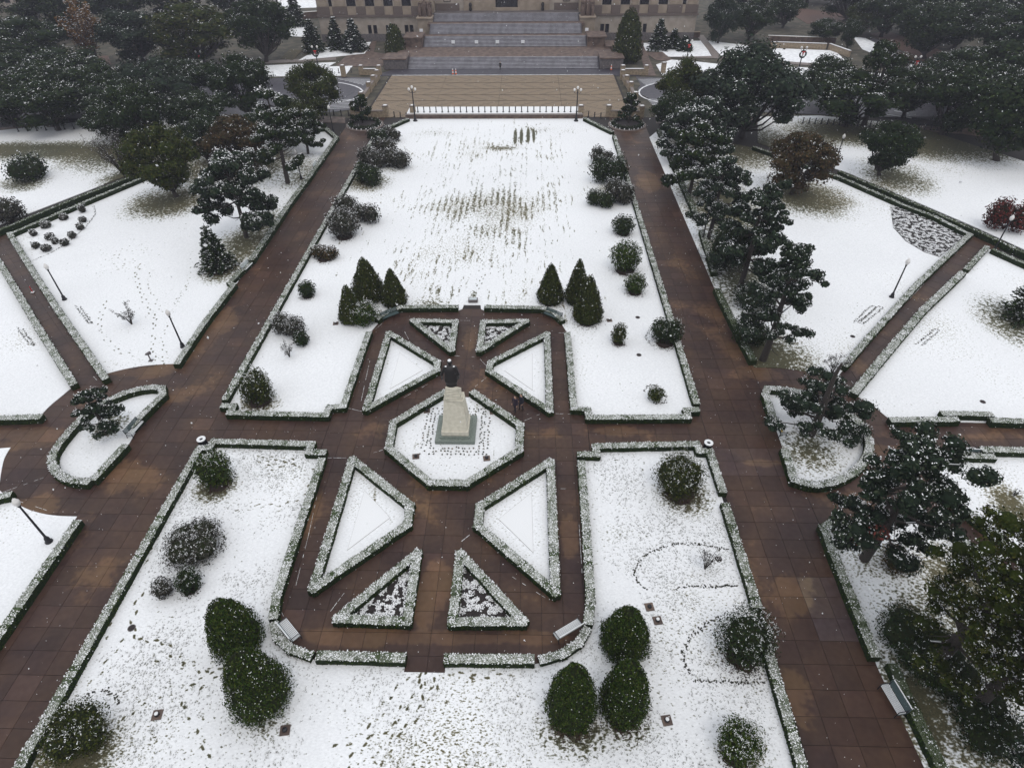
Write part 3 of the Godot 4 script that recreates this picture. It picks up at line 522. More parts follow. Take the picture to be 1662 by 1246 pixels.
const WALLS := [
	["tan wall between pillars facing the round planter by the oak", -26.03, -117.99, -20.91, -118.31, 1.15, 0.5, "tan", 0],
	["tan wall between pillars facing the round planter by the magnolias", 20.89, -118.04, 26.15, -117.65, 1.15, 0.5, "tan", 0],
	["tan parapet along the plaza side nearest the oak, lower run", -26.74, -120.18, -26.91, -127.15, 1.0, 0.5, "tan", 0],
	["tan parapet along the plaza side nearest the oak, middle run", -27.01, -128.78, -27.01, -134.34, 1.0, 0.5, "tan", 0],
	["tan parapet along the plaza side nearest the oak, upper run", -27.03, -135.68, -27.0, -143.68, 1.0, 0.5, "tan", 0],
	["tan parapet along the plaza side nearest the magnolias, lower run", 26.67, -119.8, 26.65, -126.68, 1.0, 0.5, "tan", 0],
	["tan parapet along the plaza side nearest the magnolias, middle run", 26.62, -128.29, 26.7, -133.78, 1.0, 0.5, "tan", 0],
	["tan parapet along the plaza side nearest the magnolias, upper run", 26.62, -135.1, 26.14, -143.0, 1.0, 0.5, "tan", 0],
	["tan front wall of the raised bed at the stair foot, oak side", -31.21, -148.3, -27.73, -148.25, 1.1, 0.5, "tan", 1],
	["tan front wall of the raised bed at the stair foot, magnolia side", 26.79, -147.49, 31.38, -147.43, 1.1, 0.5, "tan", 1],
	["long low tan retaining wall with snowy coping below the far lot", 67.27, -178.68, 83.37, -175.55, 1.4, 0.6, "brown", 1],
	["lower tan retaining wall edging the far snowy lawn", 66.24, -172.53, 79.15, -170.29, 1.2, 0.6, "tan", 1],
	["stepped tan wall end near the bushes of the far lawn", 79.89, -170.28, 81.9, -162.73, 1.2, 0.6, "tan", 1],
	["tan wall along the road corner by the wreathed lamp", 82.18, -139.46, 92.08, -140.27, 1.6, 0.6, "tan", 0],
	["tan return wall climbing beside the brick lane", 91.02, -150.21, 92.42, -141.21, 1.5, 0.6, "tan", 1],
	["low brown wall beside the capitol's end", 44.61, -183.53, 51.2, -184.87, 1.2, 0.6, "brown", 0],
	["brown wall along the far terrace by the conifers", -69.37, -210.71, -58.34, -215.19, 1.6, 0.6, "brown", 1],
	["far pale parapet behind the oaks", -106.45, -149.87, -92.62, -150.74, 1.0, 0.5, "tan", 1],
]
const PLANTS := [
	["cone", "tallest conical evergreen of the trio at the great lawn corner, young pine side", -11.26, -56.3, 4.94, 3.96, "olive", 0.04, 0.18, ""],
	["cone", "squat conical evergreen beside the hedge end at the great lawn, young pine side", -8.32, -55.22, 4.2, 2.93, "olive", 0.04, 0.2, ""],
	["cone", "conical evergreen merging with a snowy round shrub at the great lawn corner", -12.19, -51.97, 4.26, 2.82, "olive", 0.08, 0.2, ""],
	["shrub", "snow-dusted round shrub growing against a conical evergreen", -10.62, -51.62, 2.52, 2.61, "bush", 0.5, 1, ""],
	["cone", "conical evergreen standing nearest the bench at the great lawn corner, tall pine side", 8.34, -55.97, 4.48, 3.18, "olive", 0.04, 0.15, ""],
	["cone", "slender conical evergreen behind its wider twin, tall pine side", 11.24, -55.81, 5.15, 3.04, "olive", 0.04, 0.12, ""],
	["cone", "broad conical evergreen in front of its slender twin, tall pine side", 12.06, -52.48, 5.24, 3.39, "olive", 0.05, 0.2, ""],
	["cone", "big clipped evergreen behind its twin on the front lawn, young pine side", -11.4, -17.64, 4.71, 3.31, "bush", 0.05, 0.5, ""],
	["cone", "biggest clipped evergreen on the front lawn, in front of its twin, young pine side", -8.86, -14.41, 5.57, 3.68, "bush", 0.12, 0.5, ""],
	["cone", "clipped evergreen behind two others on the front lawn, tall pine side", 11.78, -17.92, 3.93, 3.23, "bush", 0.04, 0.5, ""],
	["cone", "clipped evergreen beside the ground light on the front lawn, tall pine side", 8.42, -14.04, 5.42, 3.1, "bush", 0.03, 0.5, ""],
	["cone", "clipped evergreen in the middle of the front lawn trio, tall pine side", 11.31, -14.38, 5.26, 3.01, "bush", 0.05, 0.5, ""],
	["shrub", "grey snow-dusted azalea mound beside the avenue hedge, young pine side", -18.06, -49.55, 2.13, 3.5, "grey", 0.5, 2, ""],
	["shrub", "small dark holly beside the grey azalea mound", -16.19, -47.82, 1.66, 1.49, "dark", 0.2, 1, ""],
	["shrub", "leafy green bush in the great lawn corner by the cross walk", -17.59, -39.81, 3.04, 2.96, "olive", 0.3, 3, ""],
	["twigs", "bare twiggy bush on the lawn near the leafy corner bush", -16.88, -45.8, 1.62, 1.76, "grey", 0.3, 9, ""],
	["shrub", "small round clipped holly on the great lawn, young pine side", -18.14, -56.73, 1.97, 1.8, "dark", 0.22, 1, ""],
	["shrub", "low reddish snow-dusted bush on the great lawn by the avenue hedge", -18.41, -65.05, 1.68, 3.05, "russet", 0.42, 2, ""],
	["shrub", "large round snow-dusted azalea on the great lawn by the avenue hedge", -17.3, -70.86, 3.56, 3.84, "grey", 0.35, 1, ""],
	["shrub", "snowy azalea beside the large round one", -15.41, -74.84, 2.58, 3.36, "grey", 0.38, 2, ""],
	["shrub", "smaller azalea behind the large round one", -18.77, -77.94, 2.07, 2.98, "grey", 0.35, 1, ""],
	["shrub", "dark rounded shrub ending the long shrub bank on the great lawn", -17.55, -87.22, 3.28, 4.12, "dark", 0.12, 2, ""],
	["shrub", "grey shrub bulging from the shrub bank onto the great lawn", -14.65, -93.9, 2.85, 4.16, "grey", 0.3, 2, ""],
	["shrub", "snowy shrub inside the shrub bank on the great lawn", -17.98, -93.94, 3.01, 4.54, "grey", 0.3, 2, ""],
	["shrub", "upper shrub of the bank near the terrace strip", -17.53, -99.63, 2.61, 3.97, "grey", 0.32, 2, ""],
	["shrub", "snowiest shrub of the bank, nearest the terrace strip", -17.67, -105.96, 2.21, 3.75, "grey", 0.35, 2, ""],
	["shrub", "shrub of the bank beside the round planter", -19.51, -104.69, 2.35, 3.51, "dark", 0.3, 2, ""],
	["shrub", "small round clipped holly on the great lawn beside the avenue, tall pine side", 17.91, -71.77, 2.24, 2.62, "dark", 0.3, 1, ""],
	["shrub", "large round snow-dusted camellia on its mulch, great lawn, tall pine side", 17.11, -62.65, 3.95, 3.34, "bush", 0.32, 1, ""],
	["shrub", "compact camellia on a red mulch ring below the large round one", 17.6, -57.86, 2.17, 2.26, "bush", 0.25, 1, ""],
	["shrub", "small upright camellia on a mulch ring near the broad conical evergreen", 14.8, -48.51, 2.3, 1.55, "olive", 0.3, 1, ""],
	["shrub", "dark holly overhanging the avenue hedge beside a curved bed edge", 19.35, -48.67, 2.57, 2.83, "dark", 0.25, 2, ""],
	["shrub", "tiny ringed camellia near the great lawn's cross walk corner", 17.13, -40.13, 1.59, 1.33, "olive", 0.2, 1, ""],
	["shrub", "first azalea of the shrub bank along the great lawn, magnolia avenue", 17.42, -94.78, 2.73, 3.6, "grey", 0.3, 2, ""],
	["shrub", "large dark azalea of the shrub bank, magnolia avenue", 17.64, -87.22, 4.36, 4.77, "dark", 0.28, 2, ""],
	["shrub", "grey azalea against the hedge, magnolia avenue", 18.57, -80.93, 3.46, 3.85, "grey", 0.3, 2, ""],
	["shrub", "low spreading azalea at the end of the bank, magnolia avenue", 15.77, -79.88, 2.09, 3.33, "dark", 0.25, 2, ""],
	["shrub", "upright camellia in the corner of the front lawn by the litter bin, young pine side", -17.61, -30.23, 3.27, 2.36, "bush", 0.3, 3, ""],
	["shrub", "wide low grey azalea bank on the front lawn, young pine side", -16.94, -24.15, 1.63, 3.89, "grey", 0.4, 4, ""],
	["shrub", "small grey ball of azalea below the wide azalea bank", -17.46, -20.85, 1.8, 1.32, "grey", 0.5, 1, ""],
	["shrub", "dark green holly between the azalea ball and the azalea bank", -15.95, -21.33, 1.9, 1.41, "dark", 0.25, 1, ""],
	["shrub", "large open camellia beside the long avenue hedge and curved bed edge", -17.85, -12.18, 2.48, 2.97, "olive", 0.22, 4, ""],
	["shrub", "large camellia in the corner of the front lawn by the litter bin, tall pine side", 17.32, -30.05, 3.62, 3.26, "olive", 0.3, 4, ""],
	["twigs", "small dome of snowy twigs in a round bed on the front lawn", 17.82, -23.27, 1.84, 1.38, "grey", 0.35, 16, ""],
	["shrub", "large round holly overhanging the avenue hedge with red leaves beneath it", 18.73, -17.71, 3.72, 2.99, "dark", 0.26, 1, ""],
	["shrub", "round camellia on a reddish mulch bed at the front lawn's edge", 17.07, -12.34, 2.61, 2.18, "bush", 0.4, 1, ""],
	["pads", "young pine leaning over the half-oval hedged bed", -29.09, -35.19, 4.51, 3.58, "blue", 0.2, 12, ""],
	["pads", "spreading snow-dusted cedar with two trunks beside the avenue", -29.76, -70.24, 10.01, 9.35, "blue", 0.34, 18, ""],
	["spruce", "shaggy dark juniper on the lawn near the avenue bench", -30.22, -62.52, 5.89, 4.64, "dark", 0.14, 0, ""],
	["tree", "broad dark laurel tree sweeping to the ground beside the double hedge", -44.26, -82.64, 9.91, 9.44, "olive", 0.06, 0, ""],
	["twigs", "grey leafless shrub beside the broad laurel", -56.08, -90.66, 6.42, 6.46, "grey", 0.2, 22, ""],
	["tree", "dark oak rising behind the broad laurel", -56.7, -99.88, 10.63, 10.31, "dark", 0.2, 0, ""],
	["tree", "russet-leaved shrubby tree among the dark evergreens", -38.0, -92.55, 8.13, 9.98, "russet", 0.12, 0, ""],
	["pads", "tall thin-crowned pine with a bare crooked trunk beside the avenue lamp", -29.69, -87.39, 12.62, 8.27, "dark", 0.25, 12, ""],
	["pads", "smaller thin-crowned pine near the avenue's planter end", -29.99, -99.42, 6.7, 6.48, "dark", 0.25, 11, ""],
	["tree", "dense rounded oak at the end of the avenue beside the road", -32.7, -116.77, 10.3, 9.35, "olive", 0.16, 0, ""],
	["tree", "dark snow-flecked oak next to the dense rounded oak", -45.85, -117.51, 11.43, 11.2, "dark", 0.26, 0, ""],
	["tree", "dark evergreen between the russet tree and the footpath", -45.09, -96.35, 6.85, 7.69, "dark", 0.3, 0, ""],
	["tree", "dark evergreen behind the tall thin-crowned pine", -38.23, -99.46, 6.36, 6.9, "dark", 0.22, 0, ""],
	["tree", "snow-flecked oak over the far lawn's edge", -78.33, -111.09, 8.76, 13.46, "dark", 0.36, 0, ""],
	["tree", "oak leaning over the parked road beside the dark oak", -74.7, -119.86, 8.69, 13.19, "dark", 0.3, 0, ""],
	["tree", "snowiest oak among the far trees before the road", -64.2, -121.34, 9.13, 14.41, "blue", 0.42, 0, ""],
	["tree", "oak with snowy boughs at the far lawn's edge", -87.61, -113.38, 8.53, 13.18, "dark", 0.32, 0, ""],
	["shrub", "small spreading cedar alone on the far snowy lawn", -69.51, -89.1, 3.87, 5.69, "dark", 0.3, 4, ""],
	["shrub", "grey rounded bush beside the outer double hedge", -63.68, -74.83, 3.29, 5.33, "grey", 0.25, 2, ""],
	["twigs", "sapling with sparse snowy leaves alone on the trodden lawn", -34.88, -51.07, 2.26, 2.26, "grey", 0.35, 8, ""],
	["shrub", "small brown clipped bush in the pointed snowy shrub bed", -54.94, -77.53, 0.94, 0.76, "grey", 0.5, 1, "small bushes of the pointed bed"],
	["shrub", "small brown clipped bush in the pointed snowy shrub bed", -56.18, -75.28, 0.9, 0.9, "grey", 0.5, 1, "small bushes of the pointed bed"],
	["shrub", "small brown clipped bush in the pointed snowy shrub bed", -57.2, -72.95, 0.86, 1.05, "grey", 0.5, 1, "small bushes of the pointed bed"],
	["shrub", "small brown clipped bush in the pointed snowy shrub bed", -57.39, -70.66, 0.89, 0.71, "grey", 0.5, 1, "small bushes of the pointed bed"],
	["shrub", "small brown clipped bush in the pointed snowy shrub bed", -51.99, -70.03, 0.86, 0.86, "grey", 0.5, 1, "small bushes of the pointed bed"],
	["shrub", "small brown clipped bush in the pointed snowy shrub bed", -51.81, -68.1, 0.82, 1.0, "grey", 0.5, 1, "small bushes of the pointed bed"],
	["shrub", "small brown clipped bush in the pointed snowy shrub bed", -53.3, -68.53, 0.87, 0.69, "grey", 0.5, 1, "small bushes of the pointed bed"],
	["shrub", "small brown clipped bush in the pointed snowy shrub bed", -55.05, -67.41, 0.84, 0.84, "grey", 0.5, 1, "small bushes of the pointed bed"],
	["shrub", "small brown clipped bush in the pointed snowy shrub bed", -53.28, -66.66, 0.8, 0.98, "grey", 0.5, 1, "small bushes of the pointed bed"],
	["shrub", "small brown clipped bush in the pointed snowy shrub bed", -52.29, -72.4, 0.9, 0.72, "grey", 0.5, 1, "small bushes of the pointed bed"],
	["shrub", "small brown clipped bush in the pointed snowy shrub bed", -53.19, -74.56, 0.9, 0.9, "grey", 0.5, 1, "small bushes of the pointed bed"],
	["shrub", "small brown clipped bush in the pointed snowy shrub bed", -54.66, -69.71, 0.83, 1.01, "grey", 0.5, 1, "small bushes of the pointed bed"],
	["tree", "dense olive-green oak beside the road at the magnolia avenue's end", 32.64, -113.73, 10.14, 9.45, "olive", 0.08, 0, ""],
	["tree", "great snow-grey magnolia beside the footpath", 42.24, -107.04, 14.28, 16.86, "blue", 0.42, 0, ""],
	["tree", "broad dark magnolia over the footpath bollards", 61.5, -112.62, 9.4, 15.77, "dark", 0.16, 0, ""],
	["tree", "thin-crowned tree rising through the broad dark magnolia", 64.89, -112.83, 13.95, 7.38, "dark", 0.12, 0.5, ""],
	["tree", "olive-brown rounded shrub tree beside the double hedge", 42.94, -83.68, 8.54, 9.01, "russet", 0.1, 0, ""],
	["tree", "small feathery tree on the far snowy lawn past the double hedge", 58.03, -90.45, 7.97, 8.16, "dark", 0.1, 0, ""],
	["pads", "snowy magnolia tangled at the head of the magnolia avenue", 31.71, -96.12, 8.4, 11.25, "blue", 0.3, 18, ""],
	["pads", "dark magnolia overhanging the avenue hedge, next below the tangled one", 28.49, -83.12, 9.47, 8.77, "dark", 0.25, 18, ""],
	["pads", "sparse magnolia with bare snowy twigs over the avenue hedge", 28.4, -70.21, 9.7, 6.99, "blue", 0.3, 16, ""],
	["pads", "tall juniper with blue-green pads beside the avenue bench", 29.16, -58.39, 11.53, 7.67, "blue", 0.16, 20, ""],
	["pads", "leaning juniper with dark pads, last before the curved walk", 28.11, -45.83, 12.14, 5.68, "blue", 0.16, 20, ""],
	["shrub", "spiky dark yew at the foot of the tall juniper beside the bench", 28.62, -62.88, 5.71, 4.54, "dark", 0.12, 3, ""],
	["shrub", "snow-dusted low juniper under the leaning juniper", 29.8, -55.66, 2.26, 4.21, "blue", 0.4, 3, ""],
	["shrub", "dark rounded shrub at the end of the green hedge by the curved walk", 27.45, -48.95, 2.65, 3.53, "dark", 0.2, 3, ""],
	["twigs", "bare twiggy plant beside the narrow diagonal walk's mouth", 33.72, -43.62, 2.49, 2.22, "grey", 0.1, 10, ""],
	["shrub", "red-leaved rounded bush on the far lawn beyond the double hedge", 65.94, -72.87, 4.0, 4.87, "red", 0.15, 2, ""],
	["spruce", "blue-green spruce above a brown needle patch", 56.56, -52.72, 7.99, 5.29, "dark", 0.14, 0, ""],
	["pads", "large dark pine with red berries showing through it, beside the avenue hedge", 28.66, -24.21, 11.1, 7.58, "blue", 0.24, 24, ""],
	["pads", "large snow-clumped cedar behind the slatted avenue bench", 29.62, -17.0, 12.65, 6.69, "olive", 0.34, 26, ""],
	["shrub", "dark holly thicket under the snow-clumped cedar", 28.88, -18.24, 1.59, 3.79, "dark", 0.05, 4, ""],
	["pads", "second snow-clumped cedar crowding behind the slatted avenue bench's cedar", 30.61, -14.7, 12.51, 5.27, "olive", 0.22, 24, ""],
	["shrub", "dark yew thicket beside the green hedge behind the slatted bench", 29.94, -16.43, 1.7, 4.05, "dark", 0.06, 5, ""],
	["shrub", "dark yew thicket under the second cedar", 30.77, -13.85, 1.53, 3.64, "dark", 0.12, 4, ""],
	["shrub", "low dark undergrowth at the foot of the red-berried pine", 30.61, -23.93, 1.01, 2.41, "russet", 0.15, 3, ""],
	["pads", "blue-green juniper overhanging the lawn past the slatted bench", 30.37, -10.56, 13.88, 4.51, "blue", 0.3, 20, ""],
	["tree", "evergreen at the road's bend under the magnolias", 76.13, -108.19, 10.82, 13.19, "dark", 0.1, 0, ""],
	["tree", "large dark evergreen beyond the bend of the footpath", 78.49, -96.33, 12.82, 15.06, "dark", 0.08, 0, ""],
	["twigs", "small wreath-shaped twiggy plant on the snowy side lawn", 41.86, -29.78, 0.77, 0.63, "grey", 0.2, 6, ""],
	["tree", "dark oak between the snowy-boughed oak and the road", -84.98, -118.64, 8.76, 14.79, "dark", 0.2, 0, ""],
	["tree", "dark oak beside the snowiest oak before the road", -65.64, -113.36, 8.43, 13.11, "dark", 0.2, 0, ""],
	["tree", "dark evergreen filling the gap behind the russet tree", -49.39, -107.05, 7.48, 11.45, "dark", 0.2, 0, ""],
	["tree", "dark evergreen close behind the spreading cedar's grove", -35.49, -100.98, 6.32, 7.97, "dark", 0.2, 0, ""],
	["tree", "dark oak over the road near the great live oak", -61.24, -127.92, 8.14, 13.28, "dark", 0.2, 0, ""],
	["tree", "dark evergreen behind the grey leafless shrub", -63.88, -103.98, 6.45, 9.22, "dark", 0.2, 0, ""],
	["tree", "olive evergreen near the avenue's planter end", -33.51, -106.66, 6.15, 7.29, "olive", 0.2, 0, ""],
	["tree", "dark oak across the road from the brick lot", -89.29, -134.99, 8.65, 16.4, "dark", 0.2, 0, ""],
	["tree", "dark magnolia between the great snow-grey one and the broad one", 63.12, -126.52, 8.05, 10.53, "dark", 0.2, 0, ""],
	["tree", "dark evergreen on the road side of the broad magnolia", 73.94, -117.41, 8.53, 12.02, "dark", 0.2, 0, ""],
	["tree", "dark evergreen between the road's bend and the footpath", 84.69, -113.95, 10.33, 14.81, "dark", 0.2, 0, ""],
	["tree", "snow-dusted magnolia leaning on the great snow-grey one", 41.73, -117.36, 8.74, 9.92, "blue", 0.2, 0, ""],
	["tree", "dark evergreen under the dense olive-green oak", 30.53, -106.29, 7.61, 8.16, "dark", 0.2, 0, ""],
	["tree", "dark evergreen across the road from the tan wall", 87.2, -128.18, 9.22, 12.92, "dark", 0.2, 0, ""],
	["tree", "large dark evergreen across the road near the brick lane", 93.37, -122.17, 11.58, 15.69, "dark", 0.2, 0, ""],
	["tree", "dark oak shading the brick lane", 98.48, -160.65, 11.74, 16.86, "dark", 0.2, 0, ""],
	["tree", "dark oak at the bend of the brick lane", 98.46, -183.77, 10.98, 14.26, "dark", 0.2, 0, ""],
	["tree", "dark oak above the far lot", 96.7, -204.14, 11.16, 15.66, "dark", 0.2, 0, ""],
	["spruce", "dark conifer nearest the wreathed lamp at the capitol's foot", -48.08, -170.15, 7.81, 7.01, "dark", 0.2, 0, ""],
	["spruce", "tall pointed conifer in the middle of the capitol's group", -42.77, -172.7, 7.89, 5.86, "dark", 0.2, 0, ""],
	["spruce", "snowy-skirted conifer in front of the capitol wall", -38.04, -171.27, 7.57, 7.96, "blue", 0.26, 0, ""],
	["cone", "clipped round-topped evergreen in front of the capitol's window pairs", -26.46, -164.81, 7.16, 5.45, "olive", 0.08, 0.6, ""],
	["cone", "tall clipped evergreen against the capitol wall by the stairs", 28.81, -159.16, 10.91, 7.02, "olive", 0.05, 0.7, ""],
	["spruce", "pointed conifer before the capitol wall on the snowy lawn", 38.1, -171.1, 7.21, 6.66, "dark", 0.22, 0, ""],
	["spruce", "round conifer beside the pointed one on the snowy lawn", 41.99, -172.35, 4.61, 4.59, "dark", 0.2, 0, ""],
	["spruce", "small conifer at the corner of the snowy lawn", 44.24, -169.68, 3.51, 4.84, "dark", 0.2, 0, ""],
	["spruce", "slim dark conifer by the far brown parapet", -61.85, -202.31, 9.45, 7.07, "dark", 0.22, 0, ""],
	["tree", "tall oak at the far edge of the snowy verge", -57.04, -160.35, 13.6, 15.76, "dark", 0.22, 0, ""],
	["tree", "great spreading live oak behind the wreathed lamps", -71.18, -157.65, 12.18, 21.29, "olive", 0.22, 0, ""],
	["tree", "snow-flecked oak beside the orange cypress", -87.24, -160.85, 11.29, 15.96, "blue", 0.22, 0, ""],
	["bald", "leafless orange-brown cypress among the dark oaks", -95.95, -156.32, 12.87, 9.89, "orange", 0.22, 0, ""],
	["tree", "dark oak on the far side of the brick lot", -107.12, -150.95, 11.44, 20.68, "dark", 0.22, 0, ""],
	["tree", "dark evergreen in the crowded grove beyond the brick lot", -109.18, -135.2, 10.34, 17.67, "dark", 0.22, 0, "grove beyond the brick lot"],
	["tree", "dark evergreen in the crowded grove beyond the brick lot", -122.07, -188.89, 12.96, 20.01, "dark", 0.22, 0, "grove beyond the brick lot"],
	["tree", "dark evergreen in the crowded grove beyond the brick lot", -112.68, -201.03, 12.82, 19.35, "dark", 0.22, 0, "grove beyond the brick lot"],
	["tree", "dark evergreen in the crowded grove beyond the brick lot", -98.05, -205.07, 12.98, 21.43, "dark", 0.22, 0, "grove beyond the brick lot"],
	["tree", "dark evergreen in the crowded grove beyond the brick lot", -82.96, -209.23, 13.15, 18.14, "dark", 0.22, 0, "grove beyond the brick lot"],
	["tree", "dark evergreen in the crowded grove beyond the brick lot", -143.25, -181.78, 12.66, 24.29, "dark", 0.22, 0, "grove beyond the brick lot"],
	["tree", "dark evergreen in the crowded grove beyond the brick lot", -102.53, -135.13, 7.56, 15.23, "dark", 0.22, 0, "grove beyond the brick lot"],
	["tree", "snowy tree against the end of the capitol", 54.39, -177.55, 10.78, 8.67, "blue", 0.22, 0, ""],
	["tree", "dark evergreen in the trees past the capitol's end", 63.15, -180.92, 9.6, 11.03, "dark", 0.22, 0, "trees past the capitol's end"],
	["tree", "dark evergreen in the trees past the capitol's end", 76.61, -196.08, 8.05, 10.16, "dark", 0.22, 0, "trees past the capitol's end"],
	["tree", "dark evergreen in the trees past the capitol's end", 70.83, -209.45, 10.69, 12.52, "dark", 0.22, 0, "trees past the capitol's end"],
	["tree", "dark evergreen in the trees past the capitol's end", 80.8, -176.99, 5.75, 8.7, "dark", 0.22, 0, "trees past the capitol's end"],
	["tree", "dark evergreen in the trees past the capitol's end", 84.37, -170.19, 6.62, 5.39, "dark", 0.22, 0, "trees past the capitol's end"],
	["tree", "olive tree at the top of the brick lane", 94.42, -187.64, 7.78, 9.75, "olive", 0.22, 0, ""],
	["tree", "dark tree of the wood rising beyond the brick lane", 106.5, -187.35, 13.1, 17.63, "dark", 0.22, 0, "wood beyond the brick lane"],
	["tree", "dark tree of the wood rising beyond the brick lane", 109.54, -169.69, 12.79, 17.62, "dark", 0.22, 0, "wood beyond the brick lane"],
	["tree", "dark tree of the wood rising beyond the brick lane", 109.08, -149.42, 12.8, 17.07, "dark", 0.22, 0, "wood beyond the brick lane"],
	["tree", "dark tree of the wood rising beyond the brick lane", 109.31, -132.91, 11.84, 17.85, "dark", 0.22, 0, "wood beyond the brick lane"],
	["tree", "dark tree of the wood rising beyond the brick lane", 133.88, -198.76, 14.31, 21.84, "dark", 0.22, 0, "wood beyond the brick lane"],
	["tree", "dark tree of the wood rising beyond the brick lane", 128.26, -222.4, 13.37, 22.39, "dark", 0.22, 0, "wood beyond the brick lane"],
	["tree", "dark evergreen in the trees past the capitol's end", 112.69, -230.42, 11.12, 21.32, "dark", 0.22, 0, "trees past the capitol's end"],
	["tree", "dark evergreen in the trees past the capitol's end", 96.45, -234.36, 10.81, 19.73, "dark", 0.22, 0, "trees past the capitol's end"],
	["tree", "dark tree of the wood rising beyond the brick lane", 139.2, -182.83, 14.7, 21.78, "dark", 0.22, 0, "wood beyond the brick lane"],
	["tree", "dark tree of the wood rising beyond the brick lane", 94.89, -133.06, 8.79, 13.25, "dark", 0.22, 0, "wood beyond the brick lane"],
	["tree", "dark tree of the wood rising beyond the brick lane", 95.34, -114.13, 9.41, 14.8, "dark", 0.22, 0, "wood beyond the brick lane"],
	["tree", "russet shrub beside the brick lane", 89.04, -152.36, 3.11, 5.49, "russet", 0.22, 0, ""],
	["pads", "young magnolia standing in the round planter by the oak", -24.33, -114.81, 4.63, 3.54, "dark", 0.1, 14, ""],
	["pads", "young magnolia standing in the round planter by the magnolia avenue", 23.86, -114.54, 4.98, 3.49, "dark", 0.1, 14, ""],
]
const TALL := [29.14, -35.98, 7.61]
const MON := [0.08, -36.0]
const LAMPS := [
	["single-globe lamp post beside the pointed shrub bed", -44.61, -55.64, 4.32, 1, 0.06],
	["single-globe lamp post beside the avenue hedge near the small spotlight", -27.87, -47.25, 4.26, 1, 0.06],
	["single-globe lamp post by the hedge below the young pine's bed", -27.5, -24.67, 4.61, 1, 0.06],
	["single-globe lamp post beside the diagonal walk with the crescent bed", 44.99, -56.9, 4.53, 1, 0.06],
	["single-globe lamp post by the greenish avenue hedge and red-berried pine", 27.38, -25.16, 4.8, 1, 0.06],
	["single-globe lamp post on the double hedge past the olive-brown tree", 53.54, -95.58, 4.2, 1, 0.06],
	["single-globe lamp post near the red-leaved bush", 61.63, -67.24, 4.48, 1, 0.06],
	["single-globe lamp post beside the bench under the junipers", 27.5, -69.55, 4.74, 1, 0.06],
	["single-globe lamp post below the thin-crowned pine by the avenue", -28.13, -89.01, 4.31, 1, 0.06],
	["single-globe lamp post near the bollards at the avenue end", -28.41, -109.84, 4.42, 1, 0.06],
	["three-globe lamp post at the terrace strip, on the oak side", -14.79, -115.79, 5.96, 3, 0.06],
	["three-globe lamp post at the terrace strip, on the magnolia side", 14.53, -115.62, 5.82, 3, 0.06],
	["two-globe lamp post in front of the dense round oak", -34.22, -118.4, 4.3, 4, 0.06],
	["wreathed lamp post on the snowy verge before the capitol conifers", -41.66, -150.55, 5.61, 2, 0.06],
	["wreathed lamp post beside the snowy lawn at the capitol's end", 41.72, -154.18, 5.74, 2, 0.06],
	["wreathed lamp post on the verge past the big magnolia", 63.77, -144.97, 6.18, 2, 0.06],
	["wreathed lamp post at the tan wall beside the brick lane", 86.07, -141.29, 5.14, 2, 0.06],
	["wreathed lamp post beside the far brick lot", -92.02, -147.05, 4.37, 2, 0.06],
	["wreathed lamp post under the great live oak", -70.76, -155.93, 3.63, 2, 0.06],
	["plain single lamp post on the brick lane side of the tan wall", 92.26, -142.16, 4.13, 1, 0.06],
]
const BENCHES := [
	["snow-covered slatted bench in the curved hedge corner, young pine side", -8.53, -18.34, 2.395, 1.65, "pale", true],
	["snow-covered slatted bench in the curved hedge corner, tall pine side", 8.48, -18.66, 3.701, 1.83, "pale", true],
	["dark green slatted bench beside the avenue and the snow-clumped cedar", 26.35, -14.94, -1.402, 1.66, "green", true],
	["dark garden bench at the great lawn hedge corner, young pine side", -8.33, -52.45, 0.648, 1.91, "green", false],
	["dark garden bench at the great lawn hedge corner, tall pine side", 8.52, -52.56, -0.628, 2.0, "green", false],
	["pale-framed bench set into the young pine's hedge", -26.68, -35.58, 1.446, 1.76, "green", true],
	["bench set into the tall pruned pine's hedge with a yellow strip on it", 26.66, -36.44, 1.64, 1.88, "green", true],
	["bench in the hedge alcove beside the shaggy juniper", -26.74, -62.33, 1.42, 1.73, "pale", true],
	["bench beside the avenue under the junipers", 26.53, -65.61, 1.549, 2.0, "pale", true],
	["far bench in the hedge alcove beyond the leaning cedar", -26.86, -93.34, 1.584, 2.0, "pale", true],
	["bench along the side walk between hedges, tall pine side", 40.53, -34.03, 3.117, 1.65, "green", true],
]
const YEL := [26.66, -36.44, 1.64]
const CANS := [
	[-20.3, -33.97, "dark drum litter bin with a white rim at the cross walk corner, young pine side"],
	[20.31, -34.13, "dark drum litter bin with a white rim at the cross walk corner, tall pine side"],
]
const PEOPLE := [
	[4.89, -38.48],
	[5.41, -38.72],
	[-0.56, -151.56],
]
const CONES := [
	[-11.0, -148.02],
	[-10.31, -148.01],
	[24.45, -151.19],
]
